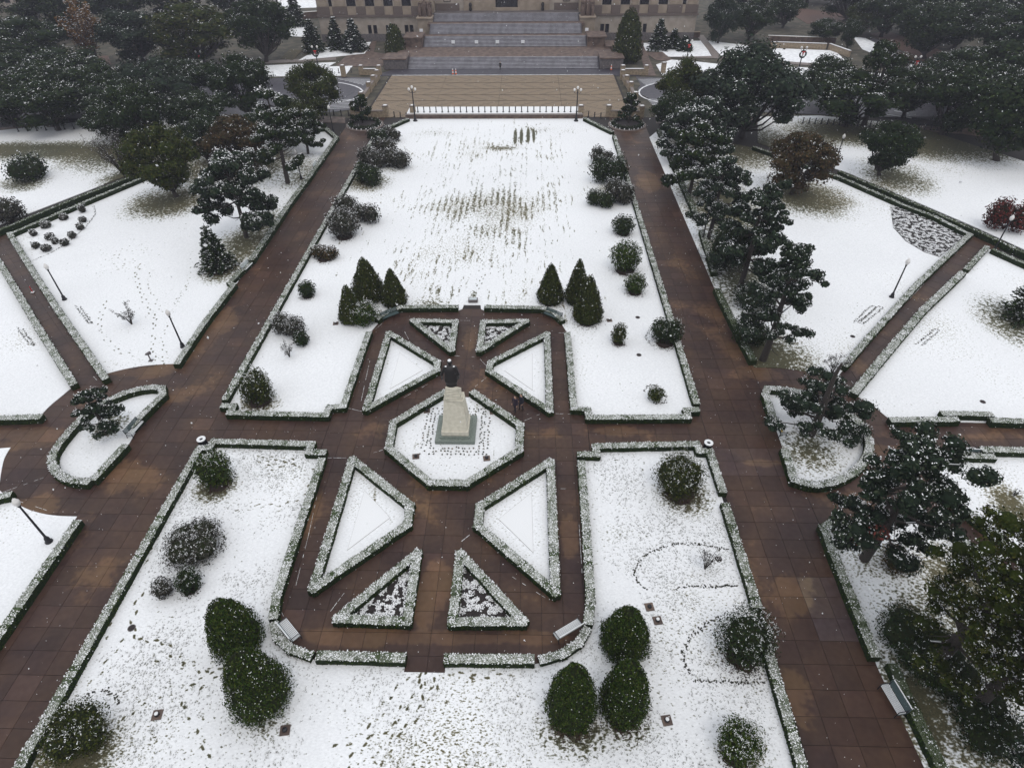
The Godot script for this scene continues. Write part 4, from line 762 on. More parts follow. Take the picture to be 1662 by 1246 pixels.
const PLATES := [
	[-14.56, -13.48, "square stone ground light near the curved edging of the front lawn", 1],
	[-7.19, -12.83, "square stone ground light with a dark lens on the open front lawn", 0],
	[13.72, -20.45, "dark ground light nearest the clipped evergreen trio", 0],
	[14.09, -19.55, "square ground light with a snowy dome behind the clipped evergreen trio", 1],
	[13.68, -13.73, "square ground light with a snowy dome in front of the clipped evergreen trio", 1],
	[7.87, -13.18, "ground light at the foot of a clipped evergreen", 0],
	[-13.78, -51.38, "small ground light beside the conical evergreen trio", 1],
	[14.32, -52.21, "small ground light beside the broad conical evergreen", 1],
	[-2.71, -38.38, "small dark ground light in the monument bed, back corner on the young pine side", 0],
	[2.98, -38.3, "small dark ground light in the monument bed, back corner on the tall pine side", 0],
	[-2.91, -33.07, "small dark ground light in the monument bed, front corner on the young pine side", 0],
	[2.74, -32.95, "small dark ground light in the monument bed, front corner on the tall pine side", 0],
]
const MULCH := [
	[-17.61, -29.95, 1.18, "reddish mulch under the front lawn camellia by the litter bin"],
	[17.32, -29.66, 1.63, "reddish mulch under the large camellia of the front lawn corner"],
	[17.6, -57.59, 1.13, "mulch ring under the compact camellia"],
	[17.11, -62.25, 1.67, "mulch under the large round camellia"],
	[14.8, -48.32, 0.78, "mulch ring under the small upright camellia"],
	[17.91, -71.46, 1.2, "mulch under the small clipped holly"],
	[-17.59, -39.45, 1.48, "mulch under the leafy corner bush"],
	[18.73, -17.35, 1.5, "mulch under the large round holly"],
	[17.07, -12.08, 1.09, "mulch under the round camellia"],
	[-18.41, -64.68, 1.2, "mulch under the low reddish bush"],
	[-30.22, -61.96, 1.7, "mulch under the shaggy juniper"],
	[-17.3, -70.4, 1.6, "mulch under the large round azalea"],
	[19.35, -48.33, 1.3, "mulch under the dark holly at the avenue hedge"],
	[-15.95, -21.16, 0.7, "mulch under the dark green holly"],
	[-18.14, -56.51, 0.9, "mulch under the small round holly"],
	[8.34, -55.59, 1.4, "mulch under the conical evergreen by the bench"],
	[12.06, -52.07, 1.7, "mulch under the broad conical evergreen"],
	[8.42, -13.67, 1.55, "mulch under the clipped evergreen by the ground light"],
	[11.31, -14.02, 1.5, "mulch under the middle clipped evergreen"],
]
const BEDS := [
	["dark soil bed half covered in snow inside the front triangular hedge, young pine side", [[-5.1, -19.35], [-1.7, -19.3], [-1.7, -23.2]], 0.55],
	["dark soil bed half covered in snow inside the rear triangular hedge, young pine side", [[-1.65, -47.1], [-1.7, -50.9], [-5.1, -51.1]], 0.6],
	["dark soil bed half covered in snow inside the front triangular hedge, tall pine side", [[1.7, -23.2], [1.7, -19.3], [5.1, -19.35]], 0.55],
	["dark soil bed half covered in snow inside the rear triangular hedge, tall pine side", [[5.1, -51.1], [1.7, -50.9], [1.65, -47.1]], 0.6],
	["mulched crescent bed with patchy snow beside the diagonal walk", [[54.95, -79.76], [57.6, -80.16], [59.77, -75.48], [61.04, -71.69], [54.47, -65.7], [53.26, -66.89], [52.37, -69.68], [52.5, -73.34]], 0.62],
]
const MOUNDS := [
	["raised triangular bed filled with smooth snow inside the front kite hedge, young pine side", [[-6.4, -24.3], [-3.9, -27.1], [-6.3, -29.6]]],
	["raised triangular bed filled with smooth snow inside the rear kite hedge, young pine side", [[-6.4, -41.2], [-3.8, -43.9], [-6.4, -46.6]]],
	["raised triangular bed filled with smooth snow inside the front kite hedge, tall pine side", [[6.3, -29.6], [3.9, -27.1], [6.4, -24.3]]],
	["raised triangular bed filled with smooth snow inside the rear kite hedge, tall pine side", [[6.4, -46.6], [3.8, -43.9], [6.4, -41.2]]],
]
const PLANTERS := [
	[-23.67, -113.78, "round planter ringed with low hedge at the avenue end by the oak"],
	[23.52, -113.52, "round planter ringed with low hedge at the magnolia avenue's end"],
]
const SIGNS := [
	["plaque", "stone plaque block at the end of the path stub on the great lawn", "plaque", 0.06, -55.66, 0],
	["spotlight", "small grey spotlight on a stem near the avenue lamp", "spotlight", -30.02, -45.08, 0],
	["path_marker", "small red stake on a white foot in the diagonal walk", "marker", -49.1, -57.11, 0],
	["hydrant_cover", "dark round cover on the snowy lawn near the avenue hedge, tall pine side", "cover", 16.57, -46.46, 0],
	["hydrant_cover", "dark round cover on the front lawn beside the avenue hedge, young pine side", "cover", -18.53, -18.49, 0],
	["hydrant_cover", "dark round cover beside the lettered snow bed of the diagonal walk", "cover", 38.0, -49.67, 0],
	["hydrant_cover", "dark round cover on the snowy lawn by the curved walk, tall pine side", "cover", 45.37, -40.17, 0],
	["hydrant_cover", "small dark cover near the small upright camellia", "cover", 17.29, -52.79, 0],
	["hydrant_cover", "dark cover beside the round twig dome on the front lawn", "cover", 18.9, -24.05, 0],
]
const EDGES := [
	["curved line of leaf litter edging the pointed shrub bed", [[-54.62, -79.65], [-52.86, -76.92], [-52.07, -73.23], [-51.94, -69.46], [-52.38, -66.25], [-53.57, -64.11]]],
	["curved edging line round the twig dome's bed on the front lawn", [[15.5, -25.02], [14.36, -24.51], [13.41, -23.62], [13.03, -22.91], [13.22, -22.23], [13.68, -21.75]]],
	["edging line along the avenue side of the twig dome's bed", [[15.73, -25.12], [17.24, -25.3], [19.65, -24.79]]],
	["lower edging line of the twig dome's bed", [[15.66, -21.74], [16.37, -21.93], [19.58, -22.03]]],
	["curved edging line beside the large round holly", [[18.31, -20.03], [17.0, -19.32], [15.9, -18.51], [15.27, -17.55], [15.28, -16.81], [15.61, -16.18]]],
	["straight edging line below the large round holly", [[15.57, -15.93], [17.49, -15.9], [19.58, -15.83]]],
	["curved edging line round the large open camellia", [[-19.23, -14.42], [-18.89, -14.63], [-18.16, -14.75], [-17.33, -14.39], [-17.0, -13.96]]],
	["curved edging beside the dark holly at the avenue hedge", [[19.3, -51.49], [18.25, -50.72], [17.6, -49.15], [17.87, -48.14], [18.99, -47.65]]],
	["edging ring round the tiny ringed camellia", [[16.29, -41.19], [16.77, -41.87], [17.25, -42.13], [18.19, -40.47], [17.84, -39.66], [16.87, -39.57]]],
	["edging arc beside the front lawn camellia by the litter bin, young pine side", [[-17.7, -31.56], [-16.97, -31.31], [-16.57, -30.76], [-16.68, -30.14]]],
	["edging arc beside the wide azalea bank", [[-16.19, -25.89], [-15.25, -25.28], [-15.17, -24.62], [-15.74, -24.21]]],
	["rows of snow-covered bedding beside the walk, far side of the red marker", [[-46.49, -50.4], [-43.35, -47.49], [-42.73, -47.29], [-45.84, -50.19]]],
	["rows of snow-covered bedding near the lamp by the pointed bed", [[-42.76, -54.44], [-39.68, -51.35], [-39.05, -51.14], [-42.09, -54.21]]],
	["straight line edging the lettered snow bed", [[39.03, -52.11], [42.18, -55.2], [42.6, -54.97], [39.44, -51.9]]],
	["row of snow-covered bedding in the lettered snow bed", [[39.42, -52.01], [42.78, -55.09], [43.19, -54.86], [39.83, -51.8]]],
	["rows of snow-covered bedding beside the diagonal walk's far hedge", [[43.58, -48.41], [46.63, -51.01], [47.01, -50.8], [43.96, -48.22]]],
]

var rng := RandomNumberGenerator.new()
var lump := FastNoiseLite.new()
var M := {}
var used := {}

class MB:
	var v := PackedVector3Array()
	var n := PackedVector3Array()
	var c := PackedColorArray()
	var u := PackedVector2Array()
	var ix := PackedInt32Array()
	var fix := false
	func quad(a: Vector3, b: Vector3, cc: Vector3, d: Vector3, nn: Vector3, col := Color.WHITE) -> void:
		var k := v.size()
		if (b - a).cross(cc - a).dot(nn) <= 0.0:
			v.append(a); v.append(b); v.append(cc); v.append(d)
		else:
			v.append(a); v.append(d); v.append(cc); v.append(b)
		for i in 4:
			n.append(nn); c.append(col); u.append(Vector2.ZERO)
		ix.append(k); ix.append(k + 1); ix.append(k + 2); ix.append(k); ix.append(k + 2); ix.append(k + 3)
	func leaf(p: Vector3, nn: Vector3, along: Vector3, ln: float, wd: float, col: Color) -> void:
		var t := along - nn * along.dot(nn)
		if t.length_squared() < 0.0001:
			t = nn.cross(Vector3(0.3, 0.5, 0.8))
		t = t.normalized()
		var s := nn.cross(t)
		quad(p - t * ln, p - s * wd, p + t * ln, p + s * wd, nn, col)
	func box(ce: Vector3, sz: Vector3, b := Basis.IDENTITY, col := Color.WHITE, bev := 0.0) -> void:
		var h := sz * 0.5
		for ax in 3:
			for sg in [-1.0, 1.0]:
				var nn := Vector3.ZERO; nn[ax] = sg
				var p := Vector3.ZERO; p[(ax + 1) % 3] = 1.0
				var q := Vector3.ZERO; q[(ax + 2) % 3] = 1.0
				var hp: float = h[(ax + 1) % 3] - bev
				var hq: float = h[(ax + 2) % 3] - bev
				var o: Vector3 = nn * h[ax]
				if sg > 0.0:
					quad(ce + b * (o - p * hp - q * hq), ce + b * (o - p * hp + q * hq), ce + b * (o + p * hp + q * hq), ce + b * (o + p * hp - q * hq), b * nn, col)
				else:
					quad(ce + b * (o - p * hp - q * hq), ce + b * (o + p * hp - q * hq), ce + b * (o + p * hp + q * hq), ce + b * (o - p * hp + q * hq), b * nn, col)
		if bev > 0.0:
			for ax in 3:
				var a2 := (ax + 1) % 3
				var a3 := (ax + 2) % 3
				for s2 in [-1.0, 1.0]:
					for s3 in [-1.0, 1.0]:
						var e := Vector3.ZERO; e[ax] = h[ax] - bev
						var o2 := Vector3.ZERO; o2[a2] = s2 * h[a2]; o2[a3] = s3 * (h[a3] - bev)
						var o3 := Vector3.ZERO; o3[a2] = s2 * (h[a2] - bev); o3[a3] = s3 * h[a3]
						var nn := Vector3.ZERO; nn[a2] = s2; nn[a3] = s3
						if s2 * s3 > 0:
							quad(ce + b * (o2 - e), ce + b * (o2 + e), ce + b * (o3 + e), ce + b * (o3 - e), b * nn.normalized(), col)
						else:
							quad(ce + b * (o2 + e), ce + b * (o2 - e), ce + b * (o3 - e), ce + b * (o3 + e), b * nn.normalized(), col)
	func tube(pts: Array, rad: Array, sides := 6, col := Color.WHITE, cap := true) -> void:
		fix = true
		var k := v.size()
		for i in pts.size():
			var d: Vector3 = (pts[mini(i + 1, pts.size() - 1)] - pts[maxi(i - 1, 0)])
			if d.length_squared() < 1e-8: d = Vector3.UP
			d = d.normalized()
			var s := d.cross(Vector3.UP if absf(d.y) < 0.9 else Vector3.RIGHT).normalized()
			var t := s.cross(d)
			for j in sides:
				var a := TAU * j / sides
				var nn := s * cos(a) + t * sin(a)
				v.append(pts[i] + nn * float(rad[i])); n.append(nn); c.append(col); u.append(Vector2.ZERO)
		for i in pts.size() - 1:
			for j in sides:
				var a := k + i * sides + j
				var b := k + i * sides + (j + 1) % sides
				ix.append(a); ix.append(b); ix.append(a + sides)
				ix.append(b); ix.append(b + sides); ix.append(a + sides)
		if cap:
			for e in [0, pts.size() - 1]:
				var dd: Vector3 = (pts[e] - pts[1 if e == 0 else e - 1])
				dd = dd.normalized() if dd.length() > 1e-6 else Vector3.UP
				var m := v.size()
				v.append(pts[e]); n.append(dd); c.append(col); u.append(Vector2.ZERO)
				for j in sides:
					v.append(v[k + e * sides + j]); n.append(dd); c.append(col); u.append(Vector2.ZERO)
				for j in sides:
					ix.append(m); ix.append(m + 1 + j); ix.append(m + 1 + (j + 1) % sides)
	func lathe(prof: Array, ce := Vector3.ZERO, sides := 12, col := Color.WHITE) -> void:
		fix = true
		var k := v.size()
		for i in prof.size():
			var d: Vector2 = prof[mini(i + 1, prof.size() - 1)] - prof[maxi(i - 1, 0)]
			var nr := Vector2(d.y, -d.x).normalized()
			for j in sides:
				var a := TAU * j / sides
				v.append(ce + Vector3(cos(a) * prof[i].x, prof[i].y, sin(a) * prof[i].x))
				n.append(Vector3(cos(a) * nr.x, nr.y, sin(a) * nr.x)); c.append(col); u.append(Vector2.ZERO)
		for i in prof.size() - 1:
			for j in sides:
				var a := k + i * sides + j
				var b := k + i * sides + (j + 1) % sides
				ix.append(a); ix.append(a + sides); ix.append(b)
				ix.append(b); ix.append(a + sides); ix.append(b + sides)
	func ball(ce: Vector3, r: Vector3, sides := 10, rings := 6, col := Color.WHITE, bump: FastNoiseLite = null, amp := 0.0) -> void:
		fix = true
		var k := v.size()
		for i in rings + 1:
			var th := PI * i / rings
			for j in sides:
				var a := TAU * j / sides
				var d := Vector3(sin(th) * cos(a), cos(th), sin(th) * sin(a))
				var m := 1.0
				if bump: m += amp * bump.get_noise_3dv((ce + d * r) * 1.0)
				v.append(ce + d * r * m); n.append((d / r).normalized()); c.append(col); u.append(Vector2.ZERO)
		for i in rings:
			for j in sides:
				var a := k + i * sides + j
				var b := k + i * sides + (j + 1) % sides
				ix.append(a); ix.append(b); ix.append(a + sides)
				ix.append(b); ix.append(b + sides); ix.append(a + sides)
	func poly(pts: PackedVector2Array, y: float, skirt: float, zone: Rect2, col := Color.WHITE) -> void:
		fix = true
		var t := Geometry2D.triangulate_polygon(pts)
		var k := v.size()
		for p in pts:
			v.append(Vector3(p.x, y, p.y)); n.append(Vector3.UP); c.append(col)
			u.append((p - zone.position) / zone.size)
		for i in range(0, t.size(), 3):
			ix.append(k + t[i]); ix.append(k + t[i + 1]); ix.append(k + t[i + 2])
		if skirt > 0.0:
			for i in pts.size():
				var a := pts[i]
				var b := pts[(i + 1) % pts.size()]
				var d := (b - a).normalized()
				var q := v.size()
				var nn := Vector3(d.y, 0, -d.x)
				for p in [a, b, b, a]:
					n.append(nn); c.append(col); u.append((p - zone.position) / zone.size)
				v.append(Vector3(a.x, y, a.y)); v.append(Vector3(b.x, y, b.y)); v.append(Vector3(b.x, y - skirt, b.y)); v.append(Vector3(a.x, y - skirt, a.y))
				ix.append(q); ix.append(q + 1); ix.append(q + 2); ix.append(q); ix.append(q + 2); ix.append(q + 3)
	func mesh() -> ArrayMesh:
		if fix:      # front faces run clockwise
			for i in range(0, ix.size(), 3):
				var p := ix[i]; var q := ix[i + 1]; var r := ix[i + 2]
				if (v[q] - v[p]).cross(v[r] - v[p]).dot(n[p] + n[q] + n[r]) > 0.0:
					ix[i + 1] = r; ix[i + 2] = q
		var a := []
		a.resize(Mesh.ARRAY_MAX)
		a[Mesh.ARRAY_VERTEX] = v; a[Mesh.ARRAY_NORMAL] = n; a[Mesh.ARRAY_COLOR] = c; a[Mesh.ARRAY_TEX_UV] = u; a[Mesh.ARRAY_INDEX] = ix
		var m := ArrayMesh.new()
		m.add_surface_from_arrays(Mesh.PRIMITIVE_TRIANGLES, a)
		return m

func numbered(called: String) -> String:
	var k: int = used.get(called, 0)
	used[called] = k + 1
	return called if k == 0 else "%s_%03d" % [called, k]

func part(called: String, mb: MB, mat: Material, parent: Node3D) -> MeshInstance3D:
	var o := MeshInstance3D.new()
	o.name = called
	if mb.v.size(): o.mesh = mb.mesh()
	o.material_override = mat
	parent.add_child(o, true)
	return o

func thing(called: String, label: String, category: String, at := Vector3.ZERO, turn := 0.0, group := "") -> Node3D:
	var o := Node3D.new()
	o.name = numbered(called)
	add_child(o, true)
	o.position = at
	o.rotation.y = turn
	tag(o, label, category, group)
	return o

func tag(o: Node, label: String, category: String, group := "") -> void:
	o.set_meta("label", label)
	o.set_meta("category", category)
	if group != "": o.set_meta("group", group)

func struct(called: String, mb: MB, mat: Material) -> MeshInstance3D:
	var o := part(numbered(called), mb, mat, self)
	o.set_meta("kind", "structure")
	return o

func lin(r: float, g: float, b: float) -> Color:
	return Color(r, g, b)

func flat(col: Color, rough := 0.8, metal := 0.0) -> StandardMaterial3D:
	var m := StandardMaterial3D.new()
	m.albedo_color = col.linear_to_srgb()
	m.roughness = rough
	m.metallic = metal
	return m

func vcol(rough := 0.75) -> StandardMaterial3D:
	var m := StandardMaterial3D.new()
	m.vertex_color_use_as_albedo = true
	m.roughness = rough
	m.cull_mode = BaseMaterial3D.CULL_DISABLED
	return m

func noise_tex(freq: float, a: Color, b: Color, seed_: int, size := 256, oct := 4, lo := 0.3, hi := 0.7) -> NoiseTexture2D:
	var t := NoiseTexture2D.new()
	t.width = size; t.height = size; t.seamless = true
	var nz := FastNoiseLite.new()
	nz.seed = seed_; nz.frequency = freq; nz.fractal_octaves = oct
	t.noise = nz
	var gr := Gradient.new()
	gr.set_color(0, a.linear_to_srgb()); gr.set_color(1, b.linear_to_srgb())
	gr.set_offset(0, lo); gr.set_offset(1, hi)
	t.color_ramp = gr
	return t

func bump_tex(freq: float, seed_: int, strength := 6.0, size := 256) -> NoiseTexture2D:
	var t := NoiseTexture2D.new()
	t.width = size; t.height = size; t.seamless = true
	var nz := FastNoiseLite.new()
	nz.seed = seed_; nz.frequency = freq; nz.fractal_octaves = 4
	t.noise = nz
	t.as_normal_map = true
	t.bump_strength = strength
	return t

func rough_stone(a: Color, b: Color, scale_: float, seed_: int, rough := 0.8, freq := 0.02) -> StandardMaterial3D:
	var m := StandardMaterial3D.new()
	m.albedo_texture = noise_tex(freq, a, b, seed_)
	m.roughness = rough
	m.uv1_triplanar = true
	m.uv1_world_triplanar = true
	m.uv1_scale = Vector3.ONE * scale_
	return m

# ------------------------------------------------------------------ lawns: snow with grass showing through
class Zone:
	var r: Rect2
	var res: float
	var w: int
	var h: int
	var mask: PackedByteArray
	func _init(x0: float, z0: float, x1: float, z1: float, res_: float) -> void:
		r = Rect2(x0, z0, x1 - x0, z1 - z0); res = res_
		w = int(r.size.x / res); h = int(r.size.y / res)
		mask.resize(w * h)
	func stamp(x: float, z: float, rx: float, rz: float, ang: float, amount: int, soft: float) -> void:
		var big := maxf(rx, rz) * (1.0 + soft)
		var i0 := maxi(0, int((x - big - r.position.x) / res)); var i1 := mini(w - 1, int((x + big - r.position.x) / res) + 1)
		var j0 := maxi(0, int((z - big - r.position.y) / res)); var j1 := mini(h - 1, int((z + big - r.position.y) / res) + 1)
		if i1 < i0 or j1 < j0: return
		var ca := cos(ang); var sa := sin(ang)
		for j in range(j0, j1 + 1):
			var dz := r.position.y + (j + 0.5) * res - z
			for i in range(i0, i1 + 1):
				var dx := r.position.x + (i + 0.5) * res - x
				var p := (dx * ca + dz * sa) / rx
				var q := (-dx * sa + dz * ca) / rz
				var d := sqrt(p * p + q * q)
				if d < 1.0 + soft:
					var a := int(amount * clampf((1.0 + soft - d) / (soft * 2.0), 0.0, 1.0))
					var k := j * w + i
					mask[k] = mini(255, maxi(mask[k], a) + (a >> 3))
	func image(seed_: int, base: int, stretch: float) -> ImageTexture:
		var f1 := FastNoiseLite.new(); f1.seed = seed_; f1.noise_type = FastNoiseLite.TYPE_SIMPLEX_SMOOTH
		f1.frequency = 0.030 / res * 0.28; f1.fractal_octaves = 3; f1.fractal_gain = 0.65
		var f2 := FastNoiseLite.new(); f2.seed = seed_ + 7; f2.frequency = 0.22 * res; f2.fractal_octaves = 4
		f1.frequency = 3.6 * res
		var hs := maxi(8, int(h * stretch))
		var im1 := f1.get_image(w, hs, false, false, true)
		if hs != h: im1.resize(w, h, Image.INTERPOLATE_NEAREST)
		im1.convert(Image.FORMAT_L8)
		var im2 := f2.get_image(w / 4, h / 4, false, false, true)
		im2.resize(w, h, Image.INTERPOLATE_BILINEAR)
		im2.convert(Image.FORMAT_L8)
		var f3 := FastNoiseLite.new(); f3.seed = seed_ + 19; f3.frequency = 1.9 * res * 2.0; f3.fractal_octaves = 4; f3.fractal_gain = 0.6
		var im3 := f3.get_image(w / 2, h / 2, false, false, true)
		im3.resize(w, h, Image.INTERPOLATE_BILINEAR)
		im3.convert(Image.FORMAT_L8)
		var a := im1.get_data(); var b := im2.get_data(); var c3 := im3.get_data()
		var out := PackedByteArray(); out.resize(w * h * 3)
		var k := 0
		for i in w * h:
			var mk: int = mask[i]
			var e: int = mk + ((b[i] - 128) >> 1) + base + (((c3[i] - 128) * mini(mk, 128)) >> 7)
			var t: int = (e + 34) - a[i]          # >0 where blades show
			if t <= 0:
				var s: int = ((a[i] * 3) >> 5) + (b[i] >> 5) + (c3[i] >> 5)
				out[k] = 200 + s; out[k + 1] = 201 + s; out[k + 2] = 203 + s
			else:
				t = mini(t * 4, 250)
				var g: int = 255 - t
				var o: int = (b[i] >> 3) + (((a[i] * 5) & 127) >> 2) - 14
				out[k] = (224 * g + (50 + o) * t) >> 8
				out[k + 1] = (226 * g + (52 + ((o * 3) >> 2)) * t) >> 8
				out[k + 2] = (229 * g + (34 + (o >> 1)) * t) >> 8
			k += 3
		return ImageTexture.create_from_image(Image.create_from_data(w, h, false, Image.FORMAT_RGB8, out))

var zones: Array = []

func bare(x: float, z: float, rx: float, rz: float, amount := 230, soft := 0.6, ang := 0.0) -> void:
	for zn in zones: zn.stamp(x, z, rx, rz, ang, amount, soft)

func trail(pts: Array, amount := 200, step := 0.62, wob := 0.12) -> void:
	var side := 1.0
	for i in pts.size() - 1:
		var a := Vector2(pts[i][0], pts[i][1]); var b := Vector2(pts[i + 1][0], pts[i + 1][1])
		var d := (b - a); var ln := d.length(); d /= maxf(ln, 0.01)
		var s := 0.0
		while s < ln:
			var p := a + d * (s + rng.randf_range(-0.08, 0.08)) + d.orthogonal() * (0.13 * side + rng.randf_range(-wob, wob))
			bare(p.x, p.y, 0.17, 0.075, int(amount * rng.randf_range(0.7, 1.1)), 0.35, d.angle() + rng.randf_range(-0.2, 0.2))
			side = -side
			s += step * rng.randf_range(0.85, 1.2)

func pv(a: Array) -> PackedVector2Array:
	var o := PackedVector2Array()
	for p in a: o.append(Vector2(p[0], p[1]))
	return o

# ------------------------------------------------------------------ foliage
var greens_dark := [lin(0.0125, 0.0218, 0.0078), lin(0.0187, 0.0296, 0.0101), lin(0.0265, 0.0374, 0.0125), lin(0.0148, 0.0242, 0.0133)]
var greens_olive := [lin(0.0265, 0.0359, 0.0086), lin(0.0390, 0.0484, 0.0109), lin(0.0187, 0.0265, 0.0078), lin(0.0452, 0.0468, 0.0133)]
var greens_blue := [lin(0.018, 0.029, 0.018), lin(0.026, 0.038, 0.023), lin(0.014, 0.022, 0.014), lin(0.036, 0.046, 0.029)]
var greens_bush := [lin(0.0218, 0.0406, 0.0078), lin(0.0328, 0.0546, 0.0101), lin(0.0156, 0.0281, 0.0070), lin(0.0484, 0.0624, 0.0140)]
var russets := [lin(0.0507, 0.0351, 0.0187), lin(0.0390, 0.0328, 0.0156), lin(0.0663, 0.0429, 0.0203), lin(0.0312, 0.0296, 0.0140)]
var greys := [lin(0.0468, 0.0452, 0.0390), lin(0.0312, 0.0328, 0.0250), lin(0.0663, 0.0608, 0.0530), lin(0.0390, 0.0390, 0.0281)]
var oranges := [lin(0.1248, 0.0663, 0.0234), lin(0.0936, 0.0507, 0.0203), lin(0.1560, 0.0858, 0.0312)]
var reds := [lin(0.0780, 0.0195, 0.0172), lin(0.0546, 0.0172, 0.0140), lin(0.1092, 0.0273, 0.0218), lin(0.0390, 0.0234, 0.0156)]

func rdir() -> Vector3:
	var z := rng.randf_range(-1.0, 1.0)
	var a := rng.randf() * TAU
	var r := sqrt(1.0 - z * z)
	return Vector3(r * cos(a), z, r * sin(a))

func tint(cols: Array) -> Color:
	var cc: Color = cols[rng.randi() % cols.size()]
	var k := rng.randf_range(0.6, 1.35)
	return Color(cc.r * k, cc.g * k, cc.b * k)

func snow_tint() -> Color:
	var k := rng.randf_range(0.66, 0.82)
	return Color(k, k * 1.005, k * 1.02)

# leaves through the outer shell of one lobe of a crown, snow lying on those that face the sky
func lobe(mb: MB, sn: MB, ce: Vector3, r: Vector3, count: int, size: float, cols: Array, snow: float, floor_y := 0.05, inner := 0.55) -> void:
	for i in count:
		var d := rdir()
		var k := inner + (1.04 - inner) * pow(rng.randf(), 0.5)
		var lu := lump.get_noise_3dv(d * 2.0 + ce * 3.1)
		var p := ce + d * r * k * (1.0 + 0.24 * rng.randf() * rng.randf() + 0.34 * lu)
		if p.y < floor_y: continue
		var nn := (d + rdir() * 0.75 + Vector3(0, 0.25, 0)).normalized()
		var s := size * rng.randf_range(0.6, 1.3)
		mb.leaf(p, nn, rdir(), s, s * 0.55, tint(cols))
		if k > 0.86 and d.y > 0.05 and rng.randf() < snow * (0.35 + d.y) * clampf(0.75 + lump.get_noise_3dv(d * 4.0 + ce * 2.0) * 3.0, 0.05, 2.2):
			for q in 3:
				var sz := s * rng.randf_range(0.25, 0.55)
				sn.leaf(p + Vector3(0, size * 0.35, 0) + d * size * 0.2 + rdir() * size * 0.7 * q, (Vector3.UP + rdir() * 0.5).normalized(), rdir(), sz, sz * 0.55, snow_tint())

func foliage_parts(root: Node3D, mb: MB, sn: MB, called := "foliage") -> void:
	part(called, mb, M.leaf, root)
	if sn.v.size(): part("snow", sn, M.snowbits, root).set_meta("kind", "stuff")

# clipped cone of evergreen, round-shouldered when fat > 0
func make_cone(root: Node3D, h: float, w: float, leaf: float, count: int, fat: float, cols: Array, snow: float) -> void:
	var core := MB.new(); var mb := MB.new(); var sn := MB.new()
	var prof := []
	var nz := FastNoiseLite.new(); nz.seed = rng.randi() % 9999; nz.frequency = 0.55
	var f := func(t: float) -> float:
		var base: float = lerpf(pow(1.0 - t, 0.85), sqrt(maxf(0.0, 1.0 - pow(t, 2.3))), fat)
		var low: float = 1.0 - 0.28 * pow(maxf(0.0, 0.16 - t) / 0.16, 2.0)
		return base * low
	for i in 11:
		var t := i / 10.0
		prof.append(Vector2(maxf(0.02, f.call(t) * w * 0.5 * 0.86), 0.12 + t * h * 0.96))
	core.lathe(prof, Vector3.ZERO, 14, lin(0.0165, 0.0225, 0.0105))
	for i in count:
		var t := 1.0 - sqrt(rng.randf())
		if fat > 0.3: t = rng.randf() * (1.0 - 0.25 * rng.randf())
		var a := rng.randf() * TAU
		var rr: float = f.call(t) * w * 0.5
		var d := Vector3(cos(a), 0, sin(a))
		var cl := nz.get_noise_3d(d.x * w * 1.6, t * h * 1.6, d.z * w * 1.6)
		var m := 1.0 + 0.16 * nz.get_noise_3d(d.x * 3.0, t * h, d.z * 3.0) + 0.09 * cl
		var sl: float = (f.call(minf(t + 0.04, 1.0)) - f.call(maxf(0.0, t - 0.04))) * w * 0.5 / (0.08 * h)
		var nn: Vector3 = (d + Vector3.UP * -sl).normalized()
		var p := d * rr * m * (rng.randf_range(0.84, 1.02) + 0.14 * pow(rng.randf(), 6.0)) + Vector3(0, 0.1 + t * h, 0)
		var s := leaf * rng.randf_range(0.6, 1.3)
		mb.leaf(p, (nn + rdir() * 0.8).normalized(), Vector3.UP + d * 0.5 + rdir() * 0.3, s, s * 0.45, tint(cols))
		if rng.randf() < snow * (0.25 + nn.y) * clampf(0.6 + cl * 4.0, 0.0, 2.5):
			sn.leaf(p + nn * leaf * 0.5 + Vector3(0, leaf * 0.3, 0), (Vector3.UP + nn + rdir() * 0.4).normalized(), rdir(), s * 0.42, s * 0.22, snow_tint())
	var tr := MB.new()
	tr.tube([Vector3(0, -0.05, 0), Vector3(0, 0.4, 0)], [0.16, 0.13], 8)
	part("trunk", tr, M.bark, root)
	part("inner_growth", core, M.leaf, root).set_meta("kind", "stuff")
	foliage_parts(root, mb, sn)

# rounded garden shrub of a few lobes
func make_shrub(root: Node3D, h: float, w: float, leaf: float, count: int, lobes: int, cols: Array, snow: float, open := 0.0) -> void:
	var core := MB.new(); var mb := MB.new(); var sn := MB.new(); var tr := MB.new()
	for i in lobes:
		var a := TAU * i / lobes + rng.randf() * 0.8
		var off := (0.0 if lobes == 1 else w * 0.24 * rng.randf_range(0.7, 1.2))
		var rr := w * (0.5 if lobes == 1 else 0.32) * rng.randf_range(0.9, 1.1)
		var hh := h * rng.randf_range(0.78, 1.0)
		var ce := Vector3(cos(a) * off, hh * 0.52, sin(a) * off)
		var r := Vector3(rr, hh * 0.5, rr)
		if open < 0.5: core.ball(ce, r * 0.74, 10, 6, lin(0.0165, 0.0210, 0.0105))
		lobe(mb, sn, ce, r, int(count / lobes), leaf, cols, snow, 0.06, 0.5 if open < 0.5 else 0.15)
		for k in 3:
			var e := ce + rdir() * r * 0.75
			tr.tube([Vector3(rng.randf_range(-0.08, 0.08), -0.03, rng.randf_range(-0.08, 0.08)), Vector3(e.x * 0.4, hh * 0.3, e.z * 0.4), e], [0.035 + h * 0.008, 0.025, 0.01], 5)
	part("stems", tr, M.bark, root)
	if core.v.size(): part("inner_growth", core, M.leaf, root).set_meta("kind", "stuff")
	foliage_parts(root, mb, sn)

